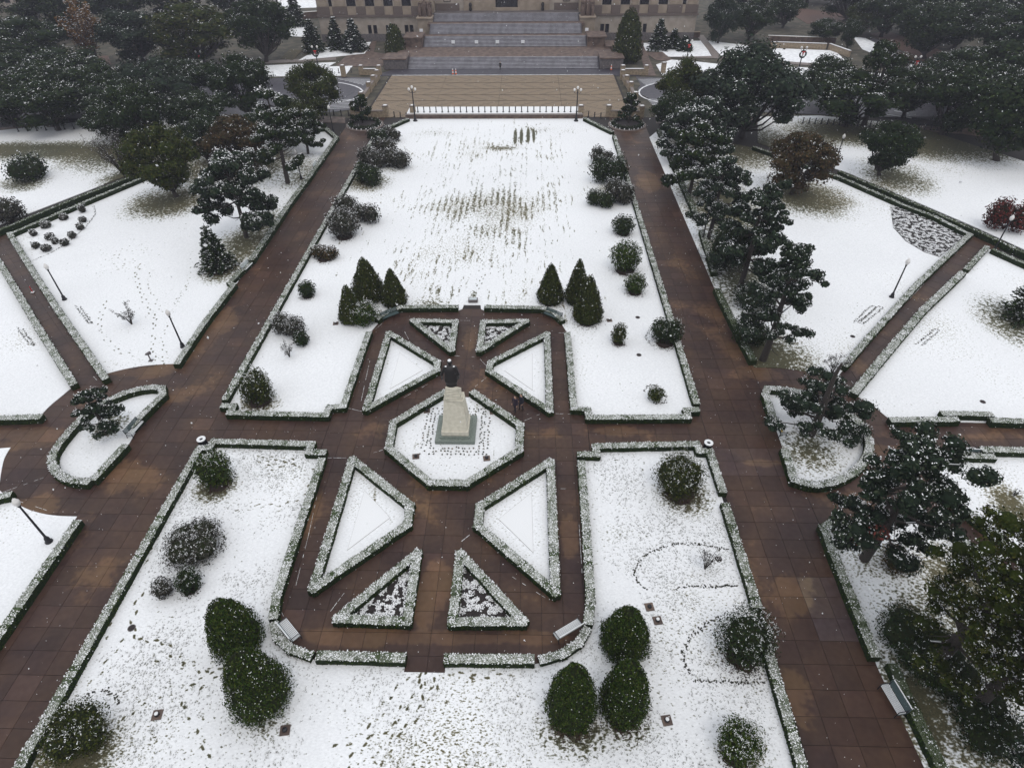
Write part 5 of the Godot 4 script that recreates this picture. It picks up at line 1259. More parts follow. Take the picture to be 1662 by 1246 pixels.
# broadleaf tree: trunk, limbs and a lumpy crown
func make_tree(root: Node3D, h: float, w: float, leaf: float, count: int, lobes: int, cols: Array, snow: float, clear := 0.25, gaps := 0.0) -> void:
	var mb := MB.new(); var sn := MB.new(); var tr := MB.new()
	var core := MB.new()
	var fork := Vector3(rng.randf_range(-0.3, 0.3), h * clear, rng.randf_range(-0.3, 0.3))
	var tw := 0.10 + h * 0.022
	tr.tube([Vector3(0, -0.1, 0), Vector3(fork.x * 0.3, h * clear * 0.5, fork.z * 0.3), fork, fork + Vector3(0.1, h * 0.35, -0.1)], [tw * 1.25, tw, tw * 0.85, tw * 0.4], 8)
	var mid := h * (clear + 1.0) * 0.5
	var hv := h * (1.0 - clear) * 0.5
	for i in lobes:
		var d := rdir()
		if i < lobes * 0.55: d.y = absf(d.y) * 0.9
		var q := 0.45 + 0.42 * rng.randf()
		if i == 0: d = Vector3(0, 0.95, 0); q = 0.7
		var ce := Vector3(d.x * w * 0.5 * q, mid + d.y * hv * q, d.z * w * 0.5 * q)
		var rr := w * rng.randf_range(0.08, 0.19) * (1.0 - gaps * 0.35)
		var lr := Vector3(rr, rr * rng.randf_range(0.6, 0.85), rr)
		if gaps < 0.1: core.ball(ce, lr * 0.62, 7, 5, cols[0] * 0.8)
		lobe(mb, sn, ce, lr, int(count / lobes), leaf, cols, snow, h * clear * 0.35, 0.5)
		if i % 2 == 0 or gaps > 0.2:
			var m := fork.lerp(ce, 0.5) + Vector3(0, -hv * 0.12, 0)
			tr.tube([fork + Vector3(0, h * 0.02, 0), m, ce], [tw * 0.5, tw * 0.3, tw * 0.1], 5)
	part("trunk", tr, M.bark, root)
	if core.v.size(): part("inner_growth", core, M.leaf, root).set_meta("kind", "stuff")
	foliage_parts(root, mb, sn, "crown")

# open cedar or pine: a visible trunk, crooked limbs, flat pads of needles at their ends
func make_pads(root: Node3D, h: float, w: float, leaf: float, count: int, pads: int, cols: Array, snow: float, lean := Vector2.ZERO, low := 0.25, bare_top := 0.0, tw := 0.0) -> void:
	var mb := MB.new(); var sn := MB.new(); var tr := MB.new(); var tw_snow := MB.new(); var core := MB.new()
	if tw <= 0.0: tw = 0.07 + h * 0.018
	var top := Vector3(lean.x, h, lean.y)
	var pts := []; var rad := []
	for i in 7:
		var t := i / 6.0
		pts.append(Vector3(lean.x * t * t + sin(t * 5.0) * 0.12, -0.1 + h * t * 0.97, lean.y * t * t + cos(t * 4.0) * 0.12 - 0.12))
		rad.append(tw * (1.25 - t * 0.95))
	tr.tube(pts, rad, 8)
	for i in pads:
		var t := low + (1.0 - low - bare_top) * (i + 0.5) / pads
		var a := i * 2.4 + rng.randf() * 0.9
		var reach := w * 0.5 * (1.0 - 0.55 * pow(maxf(0.0, t - low) / (1.0 - low), 1.6)) * rng.randf_range(0.45, 0.9)
		if i == pads - 1 and bare_top < 0.01: reach *= 0.2
		var st: Vector3 = pts[int(t * 6.0)].lerp(pts[mini(6, int(t * 6.0) + 1)], t * 6.0 - int(t * 6.0))
		var en := st + Vector3(cos(a) * reach, h * rng.randf_range(-0.01, 0.07), sin(a) * reach)
		var m := st.lerp(en, 0.5) + Vector3(rng.randf_range(-0.1, 0.1), -h * 0.015, rng.randf_range(-0.1, 0.1)) * w * 0.3
		tr.tube([st, m, en], [tw * 0.4, tw * 0.28, tw * 0.12], 5)
		if i % 4 == 1:
			tw_snow.tube([m + Vector3(0, tw * 0.28, 0), en + Vector3(0, tw * 0.16, 0)], [tw * 0.18, tw * 0.1], 4)
		var rr := w * rng.randf_range(0.13, 0.20) * (1.0 if w < 7.0 else 0.88)
		for q in 6:
			var o := Vector3(rng.randf_range(-0.95, 0.95), rng.randf_range(-0.35, 0.45), rng.randf_range(-0.95, 0.95)) * rr
			var lr := Vector3(rr * 0.5, rr * 0.32, rr * 0.5) * rng.randf_range(0.65, 1.25)
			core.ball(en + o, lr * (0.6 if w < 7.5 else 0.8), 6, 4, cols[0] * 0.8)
			lobe(mb, sn, en + o, lr, int(count / pads / 6), leaf, cols, snow, 0.1, 0.55)
	for i in 5:
		var t := rng.randf_range(low * 0.8, 0.95)
		var a := rng.randf() * TAU
		var st: Vector3 = pts[int(t * 6.0)]
		var en := st + Vector3(cos(a), 0.15, sin(a)) * w * rng.randf_range(0.2, 0.42)
		tr.tube([st, st.lerp(en, 0.5) + Vector3(0, -0.15, 0.1), en], [tw * 0.25, tw * 0.14, tw * 0.05], 4)
	part("trunk", tr, M.bark, root)
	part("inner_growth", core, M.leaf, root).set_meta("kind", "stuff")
	foliage_parts(root, mb, sn, "crown")
	if tw_snow.v.size(): part("limb_snow", tw_snow, M.snow, root)

# layered conifer
func make_spruce(root: Node3D, h: float, w: float, leaf: float, count: int, cols: Array, snow: float) -> void:
	var mb := MB.new(); var sn := MB.new(); var tr := MB.new()
	tr.tube([Vector3(0, -0.1, 0), Vector3(0, h * 0.97, 0)], [0.06 + h * 0.014, 0.02], 7)
	var tiers := int(7 + h * 0.7)
	for i in tiers:
		var t := 0.06 + 0.9 * i / tiers
		var arms := int(lerpf(9, 4, t))
		for k in arms:
			var a := TAU * k / arms + i * 0.7 + rng.randf() * 0.4
			var ln := w * 0.5 * (1.0 - t) * rng.randf_range(0.75, 1.15) + 0.1
			var st := Vector3(0, h * t, 0)
			var en := st + Vector3(cos(a) * ln, -ln * 0.18 + rng.randf_range(0, 0.1) * h * 0.1, sin(a) * ln)
			tr.tube([st, en], [0.03, 0.008], 4, Color.WHITE, false)
			var nl := maxi(4, int(count / (tiers * 6.5)))
			for q in nl:
				var s := pow(rng.randf(), 0.6)
				var p := st.lerp(en, s) + rdir() * ln * 0.16
				var sz := leaf * rng.randf_range(0.6, 1.3)
				mb.leaf(p, (Vector3.UP + rdir() * 0.9).normalized(), (en - st).normalized() + rdir() * 0.4, sz, sz * 0.45, tint(cols))
				if rng.randf() < snow * 0.6: sn.leaf(p + Vector3(0, leaf * 0.35, 0), (Vector3.UP + rdir() * 0.3).normalized(), rdir(), sz * 0.7, sz * 0.45, snow_tint())
	part("trunk", tr, M.bark, root)
	foliage_parts(root, mb, sn, "crown")

# leafless or thin-leaved tree or bush: forking twigs
func make_twigs(root: Node3D, h: float, w: float, arms: int, cols: Array, leaf: float, count: int, snow: float, mat: Material = null) -> void:
	var mb := MB.new(); var sn := MB.new(); var tr := MB.new()
	var tw := 0.02 + h * 0.012
	for i in arms:
		var a := TAU * i / arms + rng.randf()
		var e := Vector3(cos(a) * w * 0.5 * rng.randf_range(0.4, 1.0), h * rng.randf_range(0.6, 1.0), sin(a) * w * 0.5 * rng.randf_range(0.4, 1.0))
		var m := Vector3(e.x * 0.3, e.y * 0.45, e.z * 0.3)
		tr.tube([Vector3(0, -0.05, 0), m, e], [tw, tw * 0.6, tw * 0.15], 5)
		for k in 4:
			var f := m.lerp(e, rng.randf())
			var g := f + (rdir() + Vector3(0, 0.5, 0)) * w * 0.16
			tr.tube([f, g], [tw * 0.35, tw * 0.1], 4, Color.WHITE, false)
			for q in int(count / (arms * 4)):
				var p := f.lerp(g, rng.randf()) + rdir() * w * 0.06
				var s := leaf * rng.randf_range(0.6, 1.2)
				mb.leaf(p, rdir(), rdir(), s, s * 0.4, tint(cols))
				if rng.randf() < snow: sn.leaf(p + Vector3(0, leaf * 0.4, 0), Vector3.UP, rdir(), s * 0.8, s * 0.5, snow_tint())
	part("stems", tr, mat if mat else M.bark, root)
	if mb.v.size(): foliage_parts(root, mb, sn)

# ------------------------------------------------------------------ clipped hedge along a line
func make_hedge(label: String, pts: Array, closed: bool, w: float, h: float, cover: float, dens: float, cols: Array) -> void:
	var line := pv(pts)
	var at := line[0]
	var root := thing("hedge", label, "hedge", Vector3(at.x, 0.03, at.y))
	var core := MB.new(); var mb := MB.new(); var sn := MB.new(); var top := MB.new()
	var nz := FastNoiseLite.new(); nz.seed = rng.randi() % 99999; nz.frequency = 0.5
	var cnt := line.size() if closed else line.size() - 1
	for i in cnt:
		var a := line[i] - at; var b := line[(i + 1) % line.size()] - at
		var d := b - a; var ln := d.length()
		if ln < 0.05: continue
		d /= ln
		var s := d.orthogonal()
		var steps := maxi(1, int(ln / 0.34))
		var ext := w * 0.36
		var prev := []
		for k in steps + 1:
			var t := -ext + (ln + ext * 2.0) * k / steps
			var p := a + d * t
			var nv := nz.get_noise_2d(p.x + at.x, p.y + at.y)
			var hw := w * 0.46 * (1.0 + 0.16 * nv)
			var hh := h * 0.96 * (1.0 + 0.13 * nz.get_noise_2d(p.x * 1.7 + 40.0, p.y * 1.7))
			var row := []
			for q in [[-1.0, -0.02], [-1.03, 0.55], [-0.95, 1.0], [0.95, 1.0], [1.03, 0.55], [1.0, -0.02]]:
				var xz: Vector2 = p + s * float(q[0]) * hw
				row.append(Vector3(xz.x, hh * float(q[1]), xz.y))
			if k > 0:
				for q in 5:
					var nn: Vector3 = (row[q + 1] - row[q]).cross(prev[q] - row[q]).normalized()
					if q == 2: top.quad(prev[q], prev[q + 1], row[q + 1], row[q], Vector3.UP, Color(1, 1, 1).lerp(Color(0.16, 0.22, 0.10), clampf(nz.get_noise_2d((p.x + at.x) * 1.9, (p.y + at.y) * 1.9) * 2.2 + 0.12 + rng.randf_range(-0.15, 0.15), 0.0, 1.0)))
					else: core.quad(prev[q], prev[q + 1], row[q + 1], row[q], -nn, lin(0.0150, 0.0225, 0.0083))
			if k == 0 or k == steps:
				core.quad(row[0], row[1], row[4], row[5], Vector3(d.x, 0, d.y) * (-1.0 if k == 0 else 1.0), lin(0.0180, 0.0240, 0.0105))
				core.quad(row[1], row[2], row[3], row[4], Vector3(d.x, 0, d.y) * (-1.0 if k == 0 else 1.0), lin(0.0180, 0.0240, 0.0105))
			prev = row
		var total := ln + ext * 2.0
		var lf := 0.036 / sqrt(dens)
		for k in int(total * w * 165.0 * dens):      # leaves of the flat top
			var t := rng.randf_range(-ext, ln + ext); var o := rng.randf_range(-1.0, 1.0) * w * 0.5
			var p := a + d * t + s * o
			var gap := nz.get_noise_2d((p.x + at.x) * 2.3, (p.y + at.y) * 2.3)
			var hh := h * (0.96 + 0.125 * nz.get_noise_2d(p.x * 1.7 + 40.0, p.y * 1.7)) + rng.randf_range(-0.01, 0.02)
			if rng.randf() < cover * (0.95 + gap * 1.1):
				var z := lf * rng.randf_range(0.8, 1.6)
				sn.leaf(Vector3(p.x, hh + 0.015, p.y), (Vector3.UP + rdir() * 0.45).normalized(), rdir(), z, z * 0.75, snow_tint())
			else:
				mb.leaf(Vector3(p.x, hh + 0.02, p.y), (Vector3.UP + rdir() * 0.9).normalized(), rdir(), lf * 1.2, lf * 0.65, tint(cols))
		for k in int(total * h * 2.0 * 62.0 * dens):   # leaves of the sides
			var t := rng.randf_range(-ext, ln + ext); var sd := -1.0 if rng.randf() < 0.5 else 1.0
			var y := h * rng.randf()
			var p := a + d * t + s * sd * w * 0.5 * rng.randf_range(0.88, 1.06)
			var nn := Vector3(s.x * sd, 0.3, s.y * sd)
			mb.leaf(Vector3(p.x, y, p.y), (nn + rdir() * 0.7).normalized(), rdir(), lf * 1.5, lf * 0.85, tint(cols))
			if rng.randf() < 0.02 * cover: sn.leaf(Vector3(p.x, y + 0.03, p.y) + nn * 0.03, (nn + Vector3.UP * 1.5).normalized(), rdir(), lf, lf * 0.7, snow_tint())
	part("inner_growth", core, M.leaf, root).set_meta("kind", "stuff")
	part("clipped_top", top, M.hedge_white if cover > 0.57 else M.hedge_mixed if cover > 0.3 else M.hedge_green, root)
	foliage_parts(root, mb, sn)

func _ready() -> void:
	rng.seed = 20171208
	lump.seed = 31; lump.frequency = 0.9; lump.fractal_octaves = 2
	setup_view()
	setup_materials()
	build_ground()
	build_paving()
	build_far_ground()
	build_capitol()
	build_plaza()
	for hd in HEDGES:
		rng.seed = 100 + used.get("hedge", 0) * 13
		make_hedge(hd[0], hd[1], hd[2], hd[3], hd[4], hd[5], hd[6], {"g": greens_bush, "d": greens_dark}[hd[7]])
	build_plants()
	build_monument()
	build_furniture()
	build_details()

func setup_view() -> void:
	var cam := Camera3D.new()
	cam.name = "camera"
	cam.position = Vector3(5.8, 36.0, 0.0)
	cam.rotation = Vector3(-0.706683, 0.0299025, -0.0116013)
	cam.fov = 64.19
	cam.near = 0.1
	cam.far = 3000.0
	add_child(cam)
	cam.current = true
	var sun := DirectionalLight3D.new()
	sun.name = "sun"
	sun.rotation_degrees = Vector3(-62, 25, 0)
	sun.light_energy = 0.2
	sun.light_angular_distance = 30.0
	sun.light_color = Color(1.0, 0.985, 0.96)
	sun.shadow_enabled = true
	add_child(sun)
	var we := WorldEnvironment.new()
	we.name = "environment"
	var e := Environment.new()
	var sm := ProceduralSkyMaterial.new()
	sm.sky_top_color = Color(0.90, 0.915, 0.94)
	sm.sky_horizon_color = Color(0.80, 0.82, 0.85)
	sm.ground_horizon_color = Color(0.6, 0.6, 0.62)
	sm.ground_bottom_color = Color(0.4, 0.4, 0.42)
	sm.sky_curve = 0.25
	sm.sun_angle_max = 1.0
	var sky := Sky.new()
	sky.sky_material = sm
	e.background_mode = Environment.BG_SKY
	e.sky = sky
	e.background_energy_multiplier = 1.0
	e.tonemap_mode = Environment.TONE_MAPPER_LINEAR
	e.tonemap_exposure = 1.58
	e.fog_enabled = true
	e.fog_density = 0.0003
	e.fog_light_color = Color(0.74, 0.74, 0.80)
	e.sdfgi_enabled = true
	e.ssao_enabled = true
	e.ssil_enabled = true
	we.environment = e
	add_child(we)

func setup_materials() -> void:
	M.leaf = vcol(0.7)
	M.leaf.metallic_specular = 0.15
	for q in [["hedge_white", 0.45, 0.61], ["hedge_mixed", 0.50, 0.66], ["hedge_green", 0.66, 0.82]]:   # snow grains caught on clipped leaves
		var hm := rough_stone(lin(0.0280, 0.0400, 0.0128), lin(0.66, 0.665, 0.67), 0.42, 60, 0.9, 0.11)
		hm.albedo_texture = noise_tex(0.11, lin(0.040, 0.056, 0.020), lin(0.66, 0.665, 0.67), 61, 512, 3, q[1], q[2])
		hm.vertex_color_use_as_albedo = true
		M[q[0]] = hm
	M.snowbits = vcol(0.9)
	M.snow = flat(lin(0.70, 0.705, 0.715), 0.9)
	M.bark = rough_stone(lin(0.0224, 0.0176, 0.0144), lin(0.0480, 0.0384, 0.0320), 0.9, 3, 0.95, 0.05)
	M.iron = flat(lin(0.014, 0.014, 0.017), 0.5, 0.3)
	M.globe = flat(lin(0.62, 0.60, 0.58), 0.35)
	M.mulch = rough_stone(lin(0.0176, 0.0112, 0.0088), lin(0.0480, 0.0288, 0.0224), 0.8, 5, 0.95, 0.08)
	M.soil = rough_stone(lin(0.0144, 0.0104, 0.0104), lin(0.0320, 0.0224, 0.0224), 0.8, 6, 0.9, 0.08)
	M.asphalt = rough_stone(lin(0.0360, 0.0336, 0.0416), lin(0.0640, 0.0600, 0.0720), 0.12, 8, 0.55, 0.03)
	M.asphalt_dark = rough_stone(lin(0.0224, 0.0200, 0.0288), lin(0.0400, 0.0360, 0.0480), 0.12, 9, 0.5, 0.03)
	M.joint = rough_stone(lin(0.0112, 0.0088, 0.0080), lin(0.0224, 0.0168, 0.0152), 0.5, 10, 0.9, 0.05)
	M.limestone = rough_stone(lin(0.2160, 0.1720, 0.1320), lin(0.2720, 0.2200, 0.1720), 0.07, 11, 0.85, 0.02)
	M.limestone_pale = rough_stone(lin(0.2640, 0.2240, 0.1880), lin(0.3200, 0.2760, 0.2360), 0.07, 12, 0.85, 0.02)
	M.granite = rough_stone(lin(0.0800, 0.0704, 0.0720), lin(0.1240, 0.1080, 0.1080), 0.2, 13, 0.6, 0.03)
	M.step = rough_stone(lin(0.1200, 0.1160, 0.1320), lin(0.2160, 0.2120, 0.2360), 0.16, 14, 0.45, 0.02)
	M.step.albedo_texture = noise_tex(0.006, lin(0.075, 0.070, 0.082), lin(0.125, 0.120, 0.138), 15, 512, 3)
	M.brown_stone = rough_stone(lin(0.0680, 0.0440, 0.0360), lin(0.1280, 0.0880, 0.0680), 0.12, 16, 0.7, 0.02)
	M.slush = rough_stone(lin(0.22, 0.215, 0.235), lin(0.34, 0.335, 0.36), 0.1, 47, 0.6, 0.02)
	M.relief = rough_stone(lin(0.080, 0.060, 0.054), lin(0.140, 0.108, 0.092), 0.5, 17, 0.85, 0.05)
	M.glass_dark = flat(lin(0.012, 0.012, 0.016), 0.2)
	M.bronze_dark = flat(lin(0.020, 0.018, 0.018), 0.45, 0.4)
	M.statue_stone = rough_stone(lin(0.47, 0.44, 0.36), lin(0.55, 0.515, 0.43), 0.5, 18, 0.8, 0.02)
	M.green_granite = rough_stone(lin(0.115, 0.140, 0.120), lin(0.165, 0.190, 0.165), 0.6, 19, 0.55, 0.03)
	M.bench_green = flat(lin(0.055, 0.085, 0.088), 0.5, 0.2)
	M.bench_pale = flat(lin(0.42, 0.46, 0.47), 0.7)
	M.white_paint = flat(lin(0.66, 0.66, 0.68), 0.7)
	M.tan_wall = rough_stone(lin(0.2080, 0.1600, 0.1080), lin(0.2880, 0.2280, 0.1600), 0.25, 20, 0.85, 0.03)
	M.brick_road = rough_stone(lin(0.0600, 0.0304, 0.0208), lin(0.1040, 0.0544, 0.0360), 0.2, 21, 0.8, 0.03)
	M.red = flat(lin(0.45, 0.02, 0.02), 0.6)
	M.orange = flat(lin(0.7, 0.12, 0.03), 0.6)
	M.yellow = flat(lin(0.62, 0.42, 0.06), 0.6)
	M.concrete = rough_stone(lin(0.1280, 0.1040, 0.0920), lin(0.2000, 0.1680, 0.1520), 0.25, 22, 0.75, 0.03)

# ------------------------------------------------------------------ ground
func build_ground() -> void:
	var far := rough_stone(lin(0.0360, 0.0336, 0.0224), lin(0.0800, 0.0680, 0.0480), 0.04, 30, 0.95, 0.03)
	var mb := MB.new()
	mb.quad(Vector3(-1500, -0.06, 60), Vector3(-1500, -0.06, -2400), Vector3(1500, -0.06, -2400), Vector3(1500, -0.06, 60), Vector3.UP)
	struct("ground", mb, far)
	zones = [Zone.new(-21.2, -38.0, 21.2, -4.0, 0.030), Zone.new(-21.2, -118.5, 21.2, -36.0, 0.055), Zone.new(-78.0, -62.0, -25.5, 2.0, 0.05), Zone.new(25.5, -62.0, 78.0, 2.0, 0.05), Zone.new(-115.0, -150.0, -25.5, -62.0, 0.11), Zone.new(25.5, -150.0, 115.0, -62.0, 0.11)]
	# the zones' edges overlap by 2 m only under the hedge of the cross walk
	for b in BARE: bare(b[0], b[1], b[2], b[3], int(b[4]), b[5])
	for t in TRAILS: trail(t[0], t[1], t[2], t[3])
	var patch := FastNoiseLite.new(); patch.seed = 12; patch.frequency = 0.12; patch.fractal_octaves = 3
	for s in SCUFFS:          # thin, worn snow where the mower's rows and the grass come through
		for i in int(s[4]):
			var x: float = s[0] + rng.randfn() * s[2] * 0.5; var z: float = s[1] + rng.randfn() * s[3] * 0.5
			if s[5] > 0.5:
				if s[5] < 1.5 and patch.get_noise_2d(x * 2.2, z) < -0.02: continue
				x = lerpf(x, snappedf(x, 0.8), 0.6) + rng.randfn() * 0.08
			bare(x, z, rng.randf_range(0.03, 0.10), rng.randf_range(0.10, 0.9) if s[5] > 0.5 else rng.randf_range(0.02, 0.05), int(s[6] * rng.randf_range(0.4, 1.15)), 0.8, rng.randf_range(-0.12, 0.12) if s[5] > 0.5 else rng.randf_range(-0.5, 0.5))
	var mats := []
	for i in 6:
		var m := StandardMaterial3D.new()
		m.albedo_texture = zones[i].image(40 + i, [14, 6, 12, 12, 8, 8][i], [2.0, 1.3, 1.6, 1.6, 1.2, 1.2][i])
		m.roughness = 0.92
		m.texture_repeat = true
		m.normal_enabled = false
		mats.append(m)
	for L in LAWNS:
		var pl := pv(L[1])
		for zi in [[0], [1], [2, 4], [3, 5]][int(L[0])]:
			var zr: Rect2 = zones[zi].r
			for piece in Geometry2D.intersect_polygons(pl, PackedVector2Array([zr.position, Vector2(zr.end.x, zr.position.y), zr.end, Vector2(zr.position.x, zr.end.y)])):
				var lb := MB.new()
				lb.poly(piece, 0.075, 0.12, zr)
				struct("lawn", lb, mats[zi])

func in_lawn(p: Vector2) -> bool:
	for l in lawn_polys:
		if Geometry2D.is_point_in_polygon(p, l): return true
	return false

var lawn_polys: Array = []

func build_paving() -> void:
	for L in LAWNS: lawn_polys.append(pv(L[1]))
	# wet brown concrete, stained in patches
	var zr := Rect2(-75, -122, 150, 120)
	var res := 0.125
	var w := int(zr.size.x / res); var h := int(zr.size.y / res)
	var f1 := FastNoiseLite.new(); f1.seed = 71; f1.frequency = 0.020; f1.fractal_octaves = 5; f1.domain_warp_enabled = true; f1.domain_warp_amplitude = 20.0
	var f2 := FastNoiseLite.new(); f2.seed = 72; f2.frequency = 0.25; f2.fractal_octaves = 3
	var a := f1.get_image(w, h).get_data(); var b := f2.get_image(w, h).get_data()
	var tan := Zone.new(zr.position.x, zr.position.y, zr.end.x, zr.end.y, res)
	for t in TAN: tan.stamp(t[0], t[1], t[2], t[3], t[4], int(t[5]), 0.45)
	var out := PackedByteArray(); out.resize(w * h * 3)
	var mk := tan.mask
	var k := 0
	for i in w * h:
		var st: int = clampi((a[i] + (b[i] >> 2) + ((mk[i] * 3) >> 2) - 232) * 2, 0, 78)
		var q: int = ((a[i] - 128) >> 1) + st
		var gr: int = (b[i] - 128) >> 4
		out[k] = clampi(90 + (q * 44) / 128 + gr, 16, 255); out[k + 1] = clampi(68 + (q * 35) / 128 + gr, 12, 255); out[k + 2] = clampi(58 + (q * 18) / 128 + gr, 10, 255)
		k += 3
	var pm := StandardMaterial3D.new()
	pm.albedo_texture = ImageTexture.create_from_image(Image.create_from_data(w, h, false, Image.FORMAT_RGB8, out))
	pm.roughness = 0.46
	pm.vertex_color_use_as_albedo = true
	pm.metallic_specular = 0.3
	M.pave = pm
	var bed := MB.new()
	bed.poly(PackedVector2Array([Vector2(-110, -2), Vector2(110, -2), Vector2(110, -117.9), Vector2(-110, -117.9)]), 0.0, 0.0, zr)
	var bedo := struct("pavement", bed, M.joint)
	var cells := []
	for G in GRIDS:   # x0, x1, dx, z0, z1, dz, turn, ox, oz
		var bs := Basis(Vector3.UP, G[6]); var org := Vector3(G[7], 0, G[8])
		var nx := int(round((G[1] - G[0]) / G[2])); var nzz := int(round((G[4] - G[3]) / G[5]))
		for i in nx:
			for j in nzz:
				var cx: float = G[0] + (i + 0.5) * G[2]; var cz: float = G[3] + (j + 0.5) * G[5]
				var hx: float = G[2] * 0.5 - 0.012; var hz: float = G[5] * 0.5 - 0.012
				var q := []
				var hid := 0
				for s in [[-1, -1], [1, -1], [1, 1], [-1, 1], [0, 0], [0, -1], [0, 1], [1, 0], [-1, 0]]:
					var p := org + bs * Vector3(cx + hx * s[0], 0, cz + hz * s[1])
					q.append(Vector2(p.x, p.z))
					if in_lawn(q[-1]): hid += 1
				if hid >= 9: continue
				var mid: Vector2 = q[4]
				var dd := Vector3(mid.x - 5.8, -36.0, mid.y)
				var cq := dd * Basis.from_euler(Vector3(-0.706683, 0.0299, -0.0116))
				var vis := cq.z < 0.0 and absf(cq.x / cq.z) < 0.87 and absf(cq.y / cq.z) < 0.66
				cells.append([dd.length() + (0.0 if vis else 1000.0) + hid * 2.0, q.slice(0, 4)])
	cells.sort_custom(func(p, q): return p[0] < q[0])
	var rest := MB.new()
	for i in cells.size():
		var q: Array = cells[i][1]
		rng.seed = 5000 + i
		var y := 0.035 + rng.randf_range(-0.004, 0.004)
		var target := rest if i >= 300 else MB.new()
		var pl := PackedVector2Array(q)
		var mq: Vector2 = (q[0] + q[2]) * 0.5
		var grey := 0.0
		for r in PALE:
			if mq.x > r[0] and mq.x < r[2] and mq.y > r[1] and mq.y < r[3]: grey = r[4]
		var tn := 0.52 * (1.0 + grey) * rng.randf_range(0.84, 1.08) * (1.22 if rng.randf() < 0.06 else 1.0)
		target.poly(pl, y, 0.04, zr, Color(tn * (1.0 - grey * 0.25), tn * rng.randf_range(0.98, 1.02), tn * rng.randf_range(0.97, 1.03) * (1.0 + grey * 0.35)))
		if i < 300: part("slab", target, pm, bedo)
	var ro := part("slabs_beyond", rest, pm, bedo)
	ro.set_meta("kind", "stuff")
	var js := MB.new()
	for s in JOINT_SNOW:
		var p := Vector3(s[0], 0.043, s[1]); var e := Vector3(s[2], 0.043, s[3])
		var n := maxi(1, int(p.distance_to(e) / 0.35))
		rng.seed = int(s[0] * 100)
		for i in n:
			if rng.randf() < 0.3: continue
			var u0 := p.lerp(e, (i + rng.randf() * 0.3) / n); var u1 := p.lerp(e, (i + 1.0) / n)
			var d := (e - p).normalized(); var sd := Vector3(-d.z, 0, d.x) * rng.randf_range(0.007, 0.019)
			js.quad(u0 - sd, u1 - sd * 0.7, u1 + sd * 0.8, u0 + sd, Vector3.UP)
	var jo := part("joint_snow", js, M.snow, bedo)
	jo.set_meta("kind", "stuff")

# ------------------------------------------------------------------ far lawns, roads and walks round the capitol
func build_far_ground() -> void:
	var fs := rough_stone(lin(0.66, 0.665, 0.68), lin(0.78, 0.785, 0.80), 0.15, 31, 0.92, 0.02)
	var mats := {"snow": fs, "asphalt": M.asphalt, "dark": M.asphalt_dark, "brown": M.brown_stone, "walk": M.concrete, "brick": M.brick_road, "grass": rough_stone(lin(0.0440, 0.0384, 0.0176), lin(0.0800, 0.0600, 0.0280), 0.12, 33, 0.95, 0.03)}
	var zr := Rect2(0, 0, 1, 1)
	for s in SHEETS:
		var mb := MB.new()
		mb.poly(pv(s[2]), s[3], 0.06, zr)
		struct(s[0], mb, mats[s[1]])
	for s in FAR_LINES:
		var mb := MB.new()
		var p := Vector3(s[0], s[5], s[1]); var e := Vector3(s[2], s[5], s[3])
		var d := (e - p).normalized(); var sd: Vector3 = Vector3(-d.z, 0, d.x) * s[4] * 0.5
		mb.quad(p - sd, e - sd, e + sd, p + sd, Vector3.UP)
		struct("road_marking", mb, M.white_paint)

func slab_box(called: String, x0: float, x1: float, y0: float, y1: float, z0: float, z1: float, mat: Material, parent: Node3D, bev := 0.02) -> MeshInstance3D:
	var mb := MB.new()
	mb.box(Vector3((x0 + x1) * 0.5, (y0 + y1) * 0.5, (z0 + z1) * 0.5), Vector3(x1 - x0, y1 - y0, absf(z1 - z0)), Basis.IDENTITY, Color.WHITE, bev)
	return part(called, mb, mat, parent)

func window_at(parent: Node3D, x: float, y0: float, y1: float, w: float, z: float, bars: int) -> void:
	var f := MB.new(); var t := 0.14
	f.box(Vector3(x - w * 0.5 + t * 0.5, (y0 + y1) * 0.5, z), Vector3(t, y1 - y0, 0.16))
	f.box(Vector3(x + w * 0.5 - t * 0.5, (y0 + y1) * 0.5, z), Vector3(t, y1 - y0, 0.16))
	f.box(Vector3(x, y1 - t * 0.5, z), Vector3(w - t * 2.0, t, 0.16))
	f.box(Vector3(x, y0 + t * 0.5, z), Vector3(w - t * 2.0, t, 0.16))
	for i in bars:
		f.box(Vector3(x - w * 0.5 + w * (i + 1.0) / (bars + 1.0), (y0 + y1) * 0.5, z - 0.01), Vector3(0.08, y1 - y0 - t * 2.0, 0.10))
	var o := part("window", f, M.bronze_dark, parent)
	var g := MB.new()
	g.box(Vector3(x, (y0 + y1) * 0.5, z - 0.06), Vector3(w - 0.05, y1 - y0 - 0.05, 0.03))
	part("pane", g, M.glass_dark, o)

